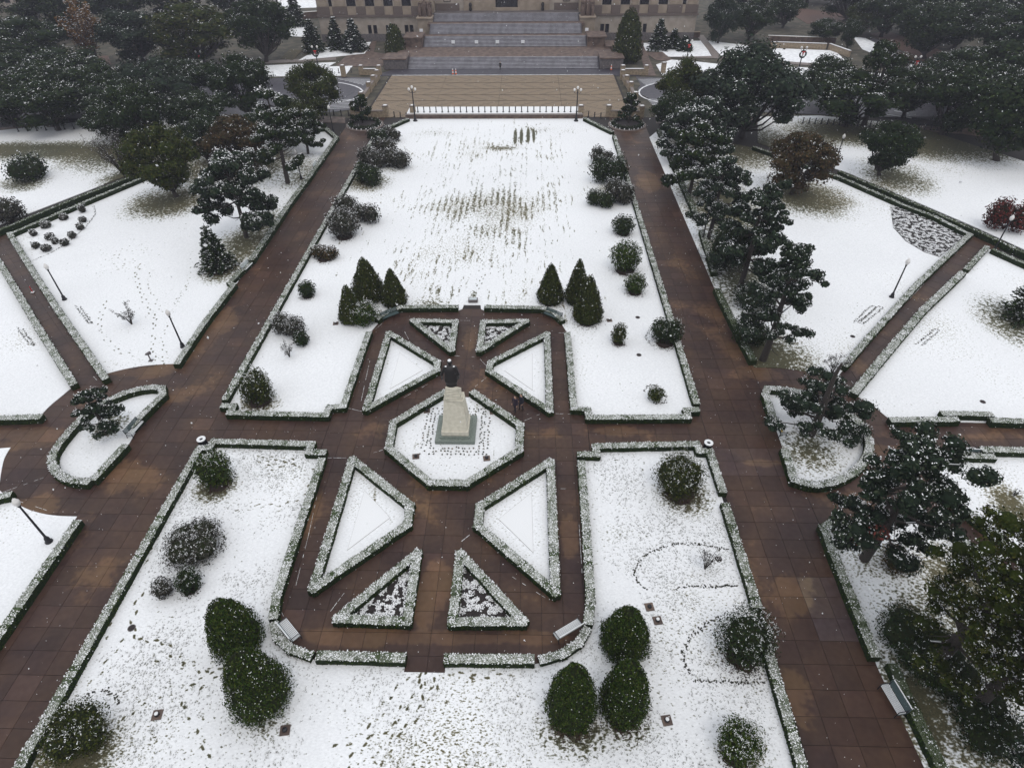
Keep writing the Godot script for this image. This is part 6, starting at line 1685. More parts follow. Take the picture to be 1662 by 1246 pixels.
func build_capitol() -> void:
	var zf := -182.0
	var b := thing("capitol_building", "tan limestone capitol building with dark relief panels above its windows", "building", Vector3.ZERO)
	# each wing: piers and panels round real openings
	for sd in [-1.0, 1.0]:
		var xa := 49.0; var xi := 19.5
		var lows := [43.9 + 1.9, 40.9, 36.0, 34.5, 31.2, 29.7, 26.25, 24.9]
		lows = [36.0, 34.55, 31.2, 29.65, 26.25, 24.95]
		var ups := [45.4, 40.0, 35.2, 30.4, 25.7]
		# lower storey wall as strips between window openings
		var cuts := []
		for x in lows: cuts.append([x - 0.5, x + 0.5])
		cuts.sort_custom(func(p, q): return p[0] < q[0])
		var at := xi
		var wall := MB.new()
		for cu in cuts:
			wall.box(Vector3(sd * (at + cu[0]) * 0.5, 2.7, zf - 0.5), Vector3(cu[0] - at, 2.0, 1.0))
			at = cu[1]
		wall.box(Vector3(sd * (at + xa) * 0.5, 2.7, zf - 0.5), Vector3(xa - at, 2.0, 1.0))
		wall.box(Vector3(sd * (xi + xa) * 0.5, 4.65, zf - 0.5), Vector3(xa - xi, 1.9, 1.0))
		part("lower_wall", wall, M.limestone_pale, b)
		slab_box("plinth", minf(sd * xi, sd * xa), maxf(sd * xi, sd * xa), -0.1, 1.7, zf - 1.0, zf + 0.25, M.granite, b)
		slab_box("cornice", minf(sd * xi, sd * (xa + 0.3)), maxf(sd * xi, sd * (xa + 0.3)), 5.6, 6.05, zf - 1.0, zf + 0.45, M.relief, b)
		slab_box("side_wall", minf(sd * (xa - 1.0), sd * xa), maxf(sd * (xa - 1.0), sd * xa), -0.1, 16.0, zf - 30.0, zf - 1.0, M.limestone_pale, b)
		for x in lows: window_at(b, sd * x, 1.7, 3.7, 1.0, zf - 0.45, 0)
		# upper storey: dark relief blocks and tan aprons under tall windows, pilasters between
		var ucut := []
		for i in ups.size(): ucut.append([ups[i] - (0.45 if i == 0 else 1.2), ups[i] + (0.45 if i == 0 else 1.2)])
		ucut.sort_custom(func(p, q): return p[0] < q[0])
		at = xi
		for i in ucut.size() + 1:
			var e: float = xa if i == ucut.size() else ucut[i][0]
			slab_box("pilaster", minf(sd * at, sd * e), maxf(sd * at, sd * e), 7.9, 16.0, zf - 1.0, zf - 0.1, M.limestone_pale, b)
			slab_box("flute", minf(sd * (at + 0.3), sd * (e - 0.3)), maxf(sd * (at + 0.3), sd * (e - 0.3)), 7.95, 16.0, zf - 0.1, zf + 0.12, M.limestone, b)
			slab_box("relief_panel", minf(sd * (at - 0.05), sd * (e + 0.05)), maxf(sd * (at - 0.05), sd * (e + 0.05)), 6.05, 7.9, zf - 1.0, zf + 0.22, M.relief, b, 0.08)
			if i < ucut.size():
				slab_box("apron", minf(sd * (ucut[i][0] + 0.05), sd * (ucut[i][1] - 0.05)), maxf(sd * (ucut[i][0] + 0.05), sd * (ucut[i][1] - 0.05)), 6.05, 7.9, zf - 1.0, zf + 0.02, M.limestone, b)
				window_at(b, sd * (ucut[i][0] + ucut[i][1]) * 0.5, 7.9, 15.5, ucut[i][1] - ucut[i][0], zf - 0.55, 0 if i == ucut.size() - 1 else 2)
				at = ucut[i][1]
		# wall flanking the portal at the head of the stairs
		slab_box("portal_wing", minf(sd * 11.2, sd * 19.5), maxf(sd * 11.2, sd * 19.5), 6.2, 16.0, zf - 6.0, zf - 3.4, M.limestone_pale, b)
		slab_box("portal_relief", minf(sd * 12.4, sd * 18.6), maxf(sd * 12.4, sd * 18.6), 6.2, 8.0, zf - 3.4, zf - 3.1, M.relief, b, 0.06)
		slab_box("portal_return", minf(sd * 18.7, sd * 19.5), maxf(sd * 18.7, sd * 19.5), 6.2, 16.0, zf - 3.4, zf - 0.0, M.limestone, b)
		slab_box("portal_pier", minf(sd * 2.9, sd * 11.2), maxf(sd * 2.9, sd * 11.2), 6.2, 16.0, zf - 6.0, zf - 2.9, M.limestone, b)
		window_at(b, sd * 15.5, 8.3, 12.0, 1.8, zf - 3.36, 1)
		var lamp := MB.new()
		lamp.lathe([Vector2(0.0, 6.45), Vector2(0.35, 6.45), Vector2(0.4, 6.9), Vector2(0.28, 7.2), Vector2(0.42, 7.8), Vector2(0.3, 8.2), Vector2(0.0, 8.35)], Vector3(sd * 9.4, 0, zf - 2.2), 10)
		part("entrance_urn", lamp, M.bronze_dark, b)
	slab_box("portal_lintel", -2.9, 2.9, 13.0, 16.0, zf - 6.0, zf - 2.9, M.limestone, b)
	slab_box("door_sill", -3.6, 3.6, 6.3, 7.0, zf - 4.6, zf - 2.6, M.limestone, b)
	var door := slab_box("door", -2.9, 2.9, 7.0, 13.0, zf - 3.9, zf - 3.6, M.bronze_dark, b)
	for i in 4:
		for j in 3:
			slab_box("door_panel", -2.7 + i * 1.38, -2.7 + i * 1.38 + 1.22, 7.2 + j * 1.9, 7.2 + j * 1.9 + 1.7, zf - 3.6, zf - 3.52, M.glass_dark, door)
	slab_box("core_block", -48.0, 48.0, 0.0, 16.0, zf - 30.0, zf - 6.05, M.limestone_pale, b)

	# far building behind the oaks
	var ob := thing("office_building", "tan far building with rows of dark windows behind the oaks", "building", Vector3(-158.0, 0.0, -238.0), 0.12)
	slab_box("wall", -30.0, 18.0, 0.0, 15.0, -12.0, 0.0, M.limestone_pale, ob)
	slab_box("parapet", -30.2, 18.2, 15.0, 15.8, -12.2, 0.2, M.limestone, ob)
	for r in 4:
		for i in 12: window_at(ob, -28.0 + i * 4.0, 1.2 + r * 3.5, 3.2 + r * 3.5, 1.7, 0.06, 0)
	# the grand staircase
	var s := thing("grand_staircase", "wide grey stone staircase in four flights climbing to the capitol door", "staircase", Vector3.ZERO)
	var fl := [[-152.6, 0.0, -156.5, 1.70, 21.9, 9], [-166.3, 1.70, -170.05, 3.37, 19.9, 8], [-172.2, 3.37, -175.85, 5.0, 19.0, 8], [-178.2, 5.0, -181.3, 6.4, 18.6, 7]]
	for k in 4:
		var f: Array = fl[k]
		var nn: int = f[5]
		for i in nn:
			var y1: float = lerpf(f[1], f[3], (i + 1.0) / nn)
			var z0: float = lerpf(f[0], f[2], float(i) / nn); var z1: float = lerpf(f[0], f[2], (i + 1.0) / nn)
			var y0: float = lerpf(f[1], f[3], float(i) / nn) - 0.1
			var sp := slab_box("step", -f[4], f[4], y0, y1 - 0.003, z1 - 0.05, z0, M.step, s, 0.025)
			slab_box("tread_slush", -f[4] + 0.3, f[4] - 0.3, y1 - 0.003, y1 + 0.012, z1 + 0.02, z0 - 0.06, M.slush, sp, 0.004)
		var ze: float = fl[k + 1][0] if k < 3 else -185.0
		slab_box("landing", -f[4] - (3.5 if k == 0 else 0.8), f[4] + (3.5 if k == 0 else 0.8), f[3] - 0.6, f[3] + 0.004, ze, f[2] - 0.06, M.brown_stone if k != 3 else M.granite, s)
	for sd in [-1.0, 1.0]:
		slab_box("cheek_wall", minf(sd * 22.0, sd * 27.2), maxf(sd * 22.0, sd * 27.2), 0.0, 2.0, -158.0, -152.5, M.granite, s, 0.05)
		slab_box("cheek_cap", minf(sd * 21.9, sd * 27.4), maxf(sd * 21.9, sd * 27.4), 2.0, 2.3, -158.2, -152.3, M.brown_stone, s, 0.05)
		slab_box("middle_pedestal", minf(sd * 20.0, sd * 24.2), maxf(sd * 20.0, sd * 24.2), 0.0, 3.6, -172.0, -166.2, M.brown_stone, s, 0.05)
		slab_box("middle_cap", minf(sd * 19.95, sd * 24.6), maxf(sd * 19.95, sd * 24.6), 3.6, 3.95, -172.2, -165.9, M.brown_stone, s, 0.05)
		slab_box("lower_pedestal", minf(sd * 24.3, sd * 28.6), maxf(sd * 24.3, sd * 28.6), 0.0, 2.3, -170.0, -164.0, M.brown_stone, s, 0.05)
		slab_box("upper_pedestal", minf(sd * 18.7, sd * 22.6), maxf(sd * 18.7, sd * 22.6), 0.0, 5.7, -182.0, -177.8, M.limestone, s, 0.05)
		slab_box("upper_cap", minf(sd * 18.65, sd * 22.8), maxf(sd * 18.65, sd * 22.8), 5.7, 6.1, -182.2, -177.5, M.limestone, s, 0.05)
		# carved group of standing figures on the upper pedestal
		var cg := MB.new()
		rng.seed = 77
		for i in 7:
			var px: float = sd * (19.4 + 0.42 * i); var hh: float = 3.9 - absf(i - 3.0) * 0.45
			var pz := -179.0 - 0.35 * (i % 3)
			cg.lathe([Vector2(0.42, 6.1), Vector2(0.46, 6.1 + hh * 0.2), Vector2(0.34, 6.1 + hh * 0.5), Vector2(0.44, 6.1 + hh * 0.72), Vector2(0.14, 6.1 + hh * 0.8), Vector2(0.2, 6.1 + hh * 0.88), Vector2(0.17, 6.1 + hh * 0.95), Vector2(0.0, 6.1 + hh)], Vector3(px, 0, pz), 8)
		cg.box(Vector3(sd * 20.7, 7.6, -180.4), Vector3(3.4, 3.0, 1.0), Basis.IDENTITY, Color.WHITE, 0.15)
		part("carved_group", cg, M.brown_stone, s)
	var pl := MB.new()
	for i in 6:
		var p := thing("step_notice", "small white notice board propped on the capitol's grey steps", "sign", Vector3([-21.0, -12.6, -6.9, -1.8, 4.4, 20.2][i], [3.37, 1.7, 1.7, 1.7, 1.7, 3.37][i] + (0.46 if i != 0 and i != 5 else 0.3), -167.2 if i != 0 and i != 5 else -172.6), 0.0, "white notices on the steps")
		slab_box("board", -0.42, 0.42, 0.12, 0.85, -0.03, 0.03, M.white_paint, p)
		slab_box("stand", -0.3, 0.3, -0.1, 0.12, -0.12, 0.12, M.iron, p)

func bollard_proto(h: float) -> Node3D:
	var b := Node3D.new()
	var mb := MB.new()
	mb.lathe([Vector2(0.09, 0.0), Vector2(0.09, h * 0.86), Vector2(0.12, h * 0.88), Vector2(0.1, h * 0.95), Vector2(0.0, h)], Vector3.ZERO, 8)
	part("post", mb, M.iron, b)
	var bs := MB.new()
	bs.lathe([Vector2(0.2, 0.0), Vector2(0.19, 0.06), Vector2(0.12, 0.14), Vector2(0.09, 0.16)], Vector3.ZERO, 8)
	part("base", bs, M.iron, b)
	return b

func pillar(called: String, label: String, x: float, z: float, h: float, y := 0.0, w := 0.95) -> void:
	var p := thing(called, label, "pillar", Vector3(x, y, z), 0.0, "tan pillars round the paved plaza")
	slab_box("shaft", -w * 0.5, w * 0.5, 0.0, h, -w * 0.5, w * 0.5, M.tan_wall, p, 0.04)
	slab_box("cap", -w * 0.5 - 0.06, w * 0.5 + 0.06, h, h + 0.14, -w * 0.5 - 0.06, w * 0.5 + 0.06, M.concrete, p, 0.03)
	slab_box("cap_snow", -w * 0.3, w * 0.34, h + 0.14, h + 0.16, -w * 0.36, w * 0.28, M.snow, p, 0.008)

func wall_run(label: String, a: Vector2, e: Vector2, h: float, t: float, mat: Material, snow := true, y := 0.0, group := "") -> void:
	var d := e - a
	var p := thing("low_wall", label, "wall", Vector3((a.x + e.x) * 0.5, y, (a.y + e.y) * 0.5), -d.angle(), group)
	var ln := d.length()
	slab_box("wall_body", -ln * 0.5, ln * 0.5, -0.05, h, -t * 0.5, t * 0.5, mat, p, 0.02)
	slab_box("coping", -ln * 0.5 - 0.04, ln * 0.5 + 0.04, h, h + 0.12, -t * 0.5 - 0.06, t * 0.5 + 0.06, M.tan_wall if mat != M.tan_wall else M.concrete, p, 0.02)
	if snow: slab_box("coping_snow", -ln * 0.5, ln * 0.5, h + 0.12, h + 0.16, -t * 0.45, t * 0.45, M.snow, p, 0.015)

func build_plaza() -> void:
	# brown-tan block paving laid in strips between dark drain lines, with a wave of darker blocks
	var w := 1024; var hh := 512
	var im := Image.create(w, hh, false, Image.FORMAT_RGB8)
	rng.seed = 9
	for j in hh:
		for i in w:
			var wave := sin(i * 0.037 + sin(j * 0.06) * 2.6 + j * 0.09)
			var k := 1.0 + rng.randf_range(-0.13, 0.13)
			if absf(fposmod(i * 0.012 + absf(fposmod(j * 0.016, 2.0) - 1.0) * 1.3, 1.0) - 0.5) < 0.06 or absf(wave) < 0.05: k *= 0.74
			if j % 10 == 0 or (i + (j / 10) * 5) % 10 == 0: k *= 0.80
			im.set_pixel(i, j, Color(0.475 * k, 0.41 * k, 0.33 * k))
	var pm := StandardMaterial3D.new()
	pm.albedo_texture = ImageTexture.create_from_image(im)
	pm.roughness = 0.75
	var base := MB.new()
	base.poly(PackedVector2Array([Vector2(-25, -117.9), Vector2(25, -117.9), Vector2(25, -147.3), Vector2(-25, -147.3)]), 0.02, 0.0, Rect2(0, 0, 1, 1))
	var po := struct("plaza", base, M.joint)
	var zs := [-147.2, -141.2, -136.6, -132.3, -128.3, -117.95]
	for i in 5:
		for k in 4:
			var mb := MB.new()
			var x0 := -24.6 + k * 12.3
			mb.poly(PackedVector2Array([Vector2(x0 + 0.03, zs[i] + 0.13), Vector2(x0 + 12.27, zs[i] + 0.13), Vector2(x0 + 12.27, zs[i + 1] - 0.13), Vector2(x0 + 0.03, zs[i + 1] - 0.13)]), 0.06, 0.04, Rect2(-24.6, -147.2, 49.2, 30.0))
			part("paver_panel", mb, pm, po)
	# raised strip of snow with a row of bollards behind the great lawn
	var t := thing("terrace_strip", "long raised strip of snow with a stone face behind the great lawn", "terrace", Vector3(-0.45, 0, -120.0))
	slab_box("face", -16.3, 16.3, 0.0, 0.72, 2.4, 2.95, M.brown_stone, t, 0.03)
	slab_box("kerb", -16.35, 16.35, 0.72, 0.80, 2.3, 3.03, M.concrete, t, 0.02)
	slab_box("snow_top", -16.2, 16.2, 0.05, 0.79, -1.9, 2.3, M.snow, t, 0.05)
	var proto := bollard_proto(1.0)
	for b in BOLLARDS:
		var o: Node3D = proto.duplicate()
		o.name = numbered("bollard")
		add_child(o, true)
		o.position = Vector3(b[0], b[1], b[2])
		tag(o, b[3], "bollard", b[4])
	proto.free()
	for p in PILLARS: pillar("pillar", p[3], p[0], p[1], p[2])
	for p in WALLS: wall_run(p[0], Vector2(p[1], p[2]), Vector2(p[3], p[4]), p[5], p[6], {"tan": M.tan_wall, "brown": M.brown_stone, "grey": M.concrete}[p[7]], p[8] > 0.5)
	var ks := MB.new()
	rng.seed = 3
	for i in 110:
		var x := -24.5 + i * 0.445
		var hw := rng.randf_range(0.06, 0.2)
		ks.quad(Vector3(x, 0.075, -147.35 - hw), Vector3(x + 0.45, 0.075, -147.35 - hw * rng.randf_range(0.7, 1.2)), Vector3(x + 0.45, 0.075, -147.35 + 0.12), Vector3(x, 0.075, -147.35 + 0.12), Vector3.UP)
	part("kerb_snow", ks, M.snow, po).set_meta("kind", "stuff")

# ------------------------------------------------------------------ plants
func build_plants() -> void:
	var pal := {"dark": greens_dark, "olive": greens_olive, "blue": greens_blue, "bush": greens_bush, "russet": russets, "grey": greys, "orange": oranges, "red": reds}
	var names := {"cone": ["conical_evergreen", "evergreen"], "shrub": ["shrub", "shrub"], "tree": ["broadleaf_tree", "tree"], "pads": ["pine_tree", "tree"], "spruce": ["conifer_tree", "tree"], "twigs": ["twiggy_shrub", "shrub"], "bald": ["bare_tree", "tree"]}
	var idx := 0
	var protos := {}
	for p in PLANTS:   # kind, label, x, z, h, w, palette, snow, extra, group
		rng.seed = 9000 + idx * 31
		idx += 1
		var kind: String = p[0]
		var root := thing(names[kind][0], p[1], names[kind][1], Vector3(p[2], 0.05, p[3]), 0.0, p[9])
		var h: float = p[4]; var w: float = p[5]; var ex: float = p[8]; var cols: Array = pal[p[6]]
		var dist := Vector3(p[2] - 5.8, -34.0, p[3]).length()
		var lf := clampf(dist * 0.0016, 0.055, 0.34)
		match kind:
			"cone": make_cone(root, h, w, lf * 1.15, int(clampf(h * w * 3.0 / (lf * lf), 1500, 9000)), ex, cols, p[7])
			"shrub": make_shrub(root, h, w, lf, int(clampf(w * (h + w * 0.5) * 2.4 / (lf * lf), 400, 6500)), maxi(1, int(ex)), cols, p[7])
			"tree":
				var key := "%s_%d_%d" % [p[6], 1 if p[7] > 0.15 else 0, idx % (3 if p[6] == "dark" else 2)]
				if ex > 0.0: make_tree(root, h, w, lf * 1.15, 5000, 15, cols, p[7], 0.32, ex)
				else:
					if not protos.has(key):
						protos[key] = Node3D.new()
						make_tree(protos[key], 10.0, 10.0, 0.20, 15000, 46, cols, 0.14 if p[7] > 0.15 else 0.05, 0.06, 0.0)
					for ch in protos[key].get_children(): root.add_child(ch.duplicate(), true)
					root.rotation.y = rng.randf() * TAU
					root.scale = Vector3(w / 9.6, h / 9.8, w / 9.6)
			"pads": make_pads(root, h, w, lf * (1.3 if w < 7.5 else 1.75), int(clampf(w * h * 4.6 / (lf * lf), 2000, 17000)), int(ex) if ex > 1.0 else 14, cols, p[7], Vector2(0.3, 0.2), 0.22)
			"spruce": make_spruce(root, h, w, lf * 1.5, int(clampf(w * h * 3.0 / (lf * lf), 1200, 6000)), cols, p[7])
			"twigs": make_twigs(root, h, w, int(ex) if ex > 0 else 14, cols, lf * 0.7, int(clampf(w * h * 1.6 / (lf * lf), 120, 1500)), p[7])
			"bald": make_twigs(root, h, w, 22, cols, lf * 1.2, 2600, p[7], M.bark)
	for q in protos.values(): q.free()
	rng.seed = 66
	for o in get_children():
		if o is Node3D and str(o.get_meta("label", "")).contains("red berries"):
			for cl in [Vector3(-1.6, 5.2, 1.6), Vector3(-2.2, 4.0, 1.2)]:
				var bb := MB.new()
				for i in 90: bb.leaf(cl + rdir() * Vector3(0.6, 0.35, 0.5), rdir(), rdir(), 0.09, 0.06, tint(reds) * 1.6)
				part("berries", bb, M.leaf, o).set_meta("kind", "stuff")
	# tall pruned tree in the oval bed: its limbs carry foliage only low down
	rng.seed = 4242
	var t := thing("pine_tree", "tall pruned pine with a bare upper trunk in the oval hedged bed", "tree", Vector3(TALL[0], 0.05, TALL[1]))
	make_pads(t, TALL[2], 8.0, 0.11, 7000, 11, greens_blue, 0.32, Vector2(0.3, 0.0), 0.10, 0.52, 0.30)

func ring_mulch(x: float, z: float, r: float, mat: Material, label: String) -> void:
	var o := thing("mulch_bed", label, "mulch bed", Vector3(x, 0.05, z), 0.0, "mulch rings under the lawn shrubs")
	var mb := MB.new()
	var k := v_ring(r * 0.62)
	mb.poly(k, 0.05, 0.05, Rect2(0, 0, 1, 1))
	part("mulch", mb, mat, o)
	var ch := MB.new()
	for i in int(r * 260.0):
		var a := rng.randf() * TAU
		var q := r * (0.45 + absf(rng.randfn()) * 0.28)
		if q > r * 1.25: continue
		ch.leaf(Vector3(cos(a) * q, 0.045 + rng.randf() * 0.03, sin(a) * q), (Vector3.UP + rdir() * 0.4).normalized(), rdir(), rng.randf_range(0.04, 0.10), 0.03, tint([lin(0.036, 0.022, 0.018), lin(0.055, 0.034, 0.026), lin(0.025, 0.018, 0.014)]))
	part("bark_chips", ch, M.leaf, o).set_meta("kind", "stuff")

func v_ring(r: float) -> PackedVector2Array:
	var o := PackedVector2Array()
	for i in 18: o.append(Vector2(cos(TAU * i / 18), sin(TAU * i / 18)) * r * rng.randf_range(0.86, 1.1))
	return o

# ------------------------------------------------------------------ smooth-union body of tapered limbs, meshed by surface nets
func body_mesh(bones: Array, cell: float, blend: float) -> MB:
	var lo := Vector3(1e9, 1e9, 1e9); var hi := -lo
	for b in bones:
		for e in [[0, 2], [1, 3]]:
			var r: float = b[e[1]] + blend
			lo = lo.min(b[e[0]] - Vector3.ONE * r); hi = hi.max(b[e[0]] + Vector3.ONE * r)
	lo -= Vector3.ONE * cell * 2.0; hi += Vector3.ONE * cell * 2.0
	var nx := int((hi.x - lo.x) / cell) + 1; var ny := int((hi.y - lo.y) / cell) + 1; var nz := int((hi.z - lo.z) / cell) + 1
	var d := PackedFloat32Array(); d.resize(nx * ny * nz); d.fill(1.0)
	for b in bones:
		var a: Vector3 = b[0]; var e: Vector3 = b[1]; var ra: float = b[2]; var rb: float = b[3]
		var sq: Vector3 = b[4] if b.size() > 4 else Vector3.ONE
		var rm := maxf(ra, rb) + blend * 2.0 + cell * 2.0
		var l := (a.min(e) - Vector3.ONE * rm - lo) / cell; var h := (a.max(e) + Vector3.ONE * rm - lo) / cell
		var ab := e - a; var l2 := maxf(ab.length_squared(), 1e-8)
		for k in range(maxi(0, int(l.z)), mini(nz, int(h.z) + 1)):
			for j in range(maxi(0, int(l.y)), mini(ny, int(h.y) + 1)):
				for i in range(maxi(0, int(l.x)), mini(nx, int(h.x) + 1)):
					var p := lo + Vector3(i, j, k) * cell
					var t := clampf((p - a).dot(ab) / l2, 0.0, 1.0)
					var v := ((p - a - ab * t) * sq).length() - lerpf(ra, rb, t)
					var q := (k * ny + j) * nx + i
					var o := d[q]
					var m := maxf(blend - absf(o - v), 0.0) / blend
					d[q] = minf(o, v) - m * m * blend * 0.25
	var mb := MB.new()
	mb.fix = true
	var id := PackedInt32Array(); id.resize(nx * ny * nz); id.fill(-1)
	for k in nz - 1:
		for j in ny - 1:
			for i in nx - 1:
				var s := Vector3.ZERO; var n := 0
				var base := (k * ny + j) * nx + i
				var f := PackedFloat32Array([d[base], d[base + 1], d[base + nx], d[base + nx + 1], d[base + nx * ny], d[base + nx * ny + 1], d[base + nx * ny + nx], d[base + nx * ny + nx + 1]])
				var neg := 0
				for q in 8:
					if f[q] < 0.0: neg += 1
				if neg == 0 or neg == 8: continue
				for ed in [[0, 1], [2, 3], [4, 5], [6, 7], [0, 2], [1, 3], [4, 6], [5, 7], [0, 4], [1, 5], [2, 6], [3, 7]]:
					var u: float = f[ed[0]]; var w: float = f[ed[1]]
					if (u < 0.0) != (w < 0.0):
						var pa := Vector3(ed[0] & 1, (ed[0] >> 1) & 1, ed[0] >> 2); var pb := Vector3(ed[1] & 1, (ed[1] >> 1) & 1, ed[1] >> 2)
						s += pa.lerp(pb, u / (u - w)); n += 1
				id[base] = mb.v.size()
				mb.v.append(lo + (Vector3(i, j, k) + s / n) * cell)
				mb.n.append(Vector3(f[1] + f[3] + f[5] + f[7] - f[0] - f[2] - f[4] - f[6], f[2] + f[3] + f[6] + f[7] - f[0] - f[1] - f[4] - f[5], f[4] + f[5] + f[6] + f[7] - f[0] - f[1] - f[2] - f[3]).normalized())
				mb.c.append(Color.WHITE); mb.u.append(Vector2.ZERO)
	var st := [1, nx, nx * ny]
	for k in range(1, nz - 1):
		for j in range(1, ny - 1):
			for i in range(1, nx - 1):
				var q := (k * ny + j) * nx + i
				for ax in 3:
					var a2 := d[q]; var b2 := d[q + st[ax]]
					if (a2 < 0.0) == (b2 < 0.0): continue
					var s1: int = st[(ax + 1) % 3]; var s2: int = st[(ax + 2) % 3]
					var c0 := id[q]; var c1 := id[q - s1]; var c2 := id[q - s1 - s2]; var c3 := id[q - s2]
					if c0 < 0 or c1 < 0 or c2 < 0 or c3 < 0: continue
					for w in ([c0, c1, c2, c0, c2, c3] if a2 < 0.0 else [c0, c2, c1, c0, c3, c2]): mb.ix.append(w)
	return mb

# a standing figure about 1.75 m tall facing +z; stance widens the legs, arms as hand positions; coat > 0 flares the hem
func figure(hand_l: Vector3, hand_r: Vector3, step: float, coat: float) -> Array:
	var b := []
	var hip := Vector3(0, 0.92, 0)
	for s in [-1.0, 1.0]:
		var hp := Vector3(0.095 * s, 0.9, 0); var kn := Vector3(0.10 * s, 0.49, 0.05 + step * 0.5 * s); var an := Vector3(0.105 * s, 0.09, -0.03 + step * s)
		b.append([hp, kn, 0.088, 0.062]); b.append([kn, an, 0.060, 0.042]); b.append([an + Vector3(0, -0.045, -0.02), an + Vector3(0.01 * s, -0.055, 0.16), 0.042, 0.034])
	b.append([hip, Vector3(0, 1.12, 0.01), 0.145, 0.13, Vector3(1, 1, 1.25)])
	b.append([Vector3(0, 1.12, 0.01), Vector3(0, 1.36, 0), 0.135, 0.165, Vector3(0.95, 1, 1.3)])
	b.append([Vector3(-0.16, 1.42, -0.01), Vector3(0.16, 1.42, -0.01), 0.075, 0.075])
	b.append([Vector3(0, 1.42, -0.01), Vector3(0, 1.54, 0.01), 0.062, 0.055])
	b.append([Vector3(0, 1.60, 0.005), Vector3(0, 1.66, 0.0), 0.082, 0.092, Vector3(1.12, 1, 0.95)])
	b.append([Vector3(0, 1.57, 0.05), Vector3(0, 1.59, 0.06), 0.045, 0.05])
	b.append([Vector3(0, 1.605, 0.10), Vector3(0, 1.63, 0.095), 0.016, 0.010])
	for s in [-1.0, 1.0]:
		b.append([Vector3(0.088 * s, 1.62, 0.0), Vector3(0.09 * s, 1.65, -0.005), 0.018, 0.02])
		var hd: Vector3 = hand_l if s < 0 else hand_r
		var sh := Vector3(0.205 * s, 1.40, -0.01)
		var el := sh.lerp(hd, 0.52) + Vector3(0.05 * s, -0.02, -0.07)
		b.append([sh, el, 0.062, 0.048]); b.append([el, hd, 0.048, 0.032])
		var dn := (hd - el).normalized()
		b.append([hd, hd + dn * 0.07, 0.034, 0.036, Vector3(1.2, 1, 1)])
		for q in 4:
			var o := Vector3(0, 0, (q - 1.5) * 0.021)
			b.append([hd + dn * 0.085 + o, hd + dn * (0.15 - absf(q - 1.3) * 0.012) + o + Vector3(-0.018 * s, 0, 0), 0.0105, 0.0085])
		b.append([hd + dn * 0.02 + Vector3(0, 0, 0.03), hd + dn * 0.085 + Vector3(-0.012 * s, 0, 0.052), 0.0125, 0.009])
	if coat > 0.0:
		b.append([Vector3(0, 1.05, -0.01), Vector3(0, 1.05 - coat, -0.02), 0.16, 0.21, Vector3(1, 1, 1.2)])
	return b

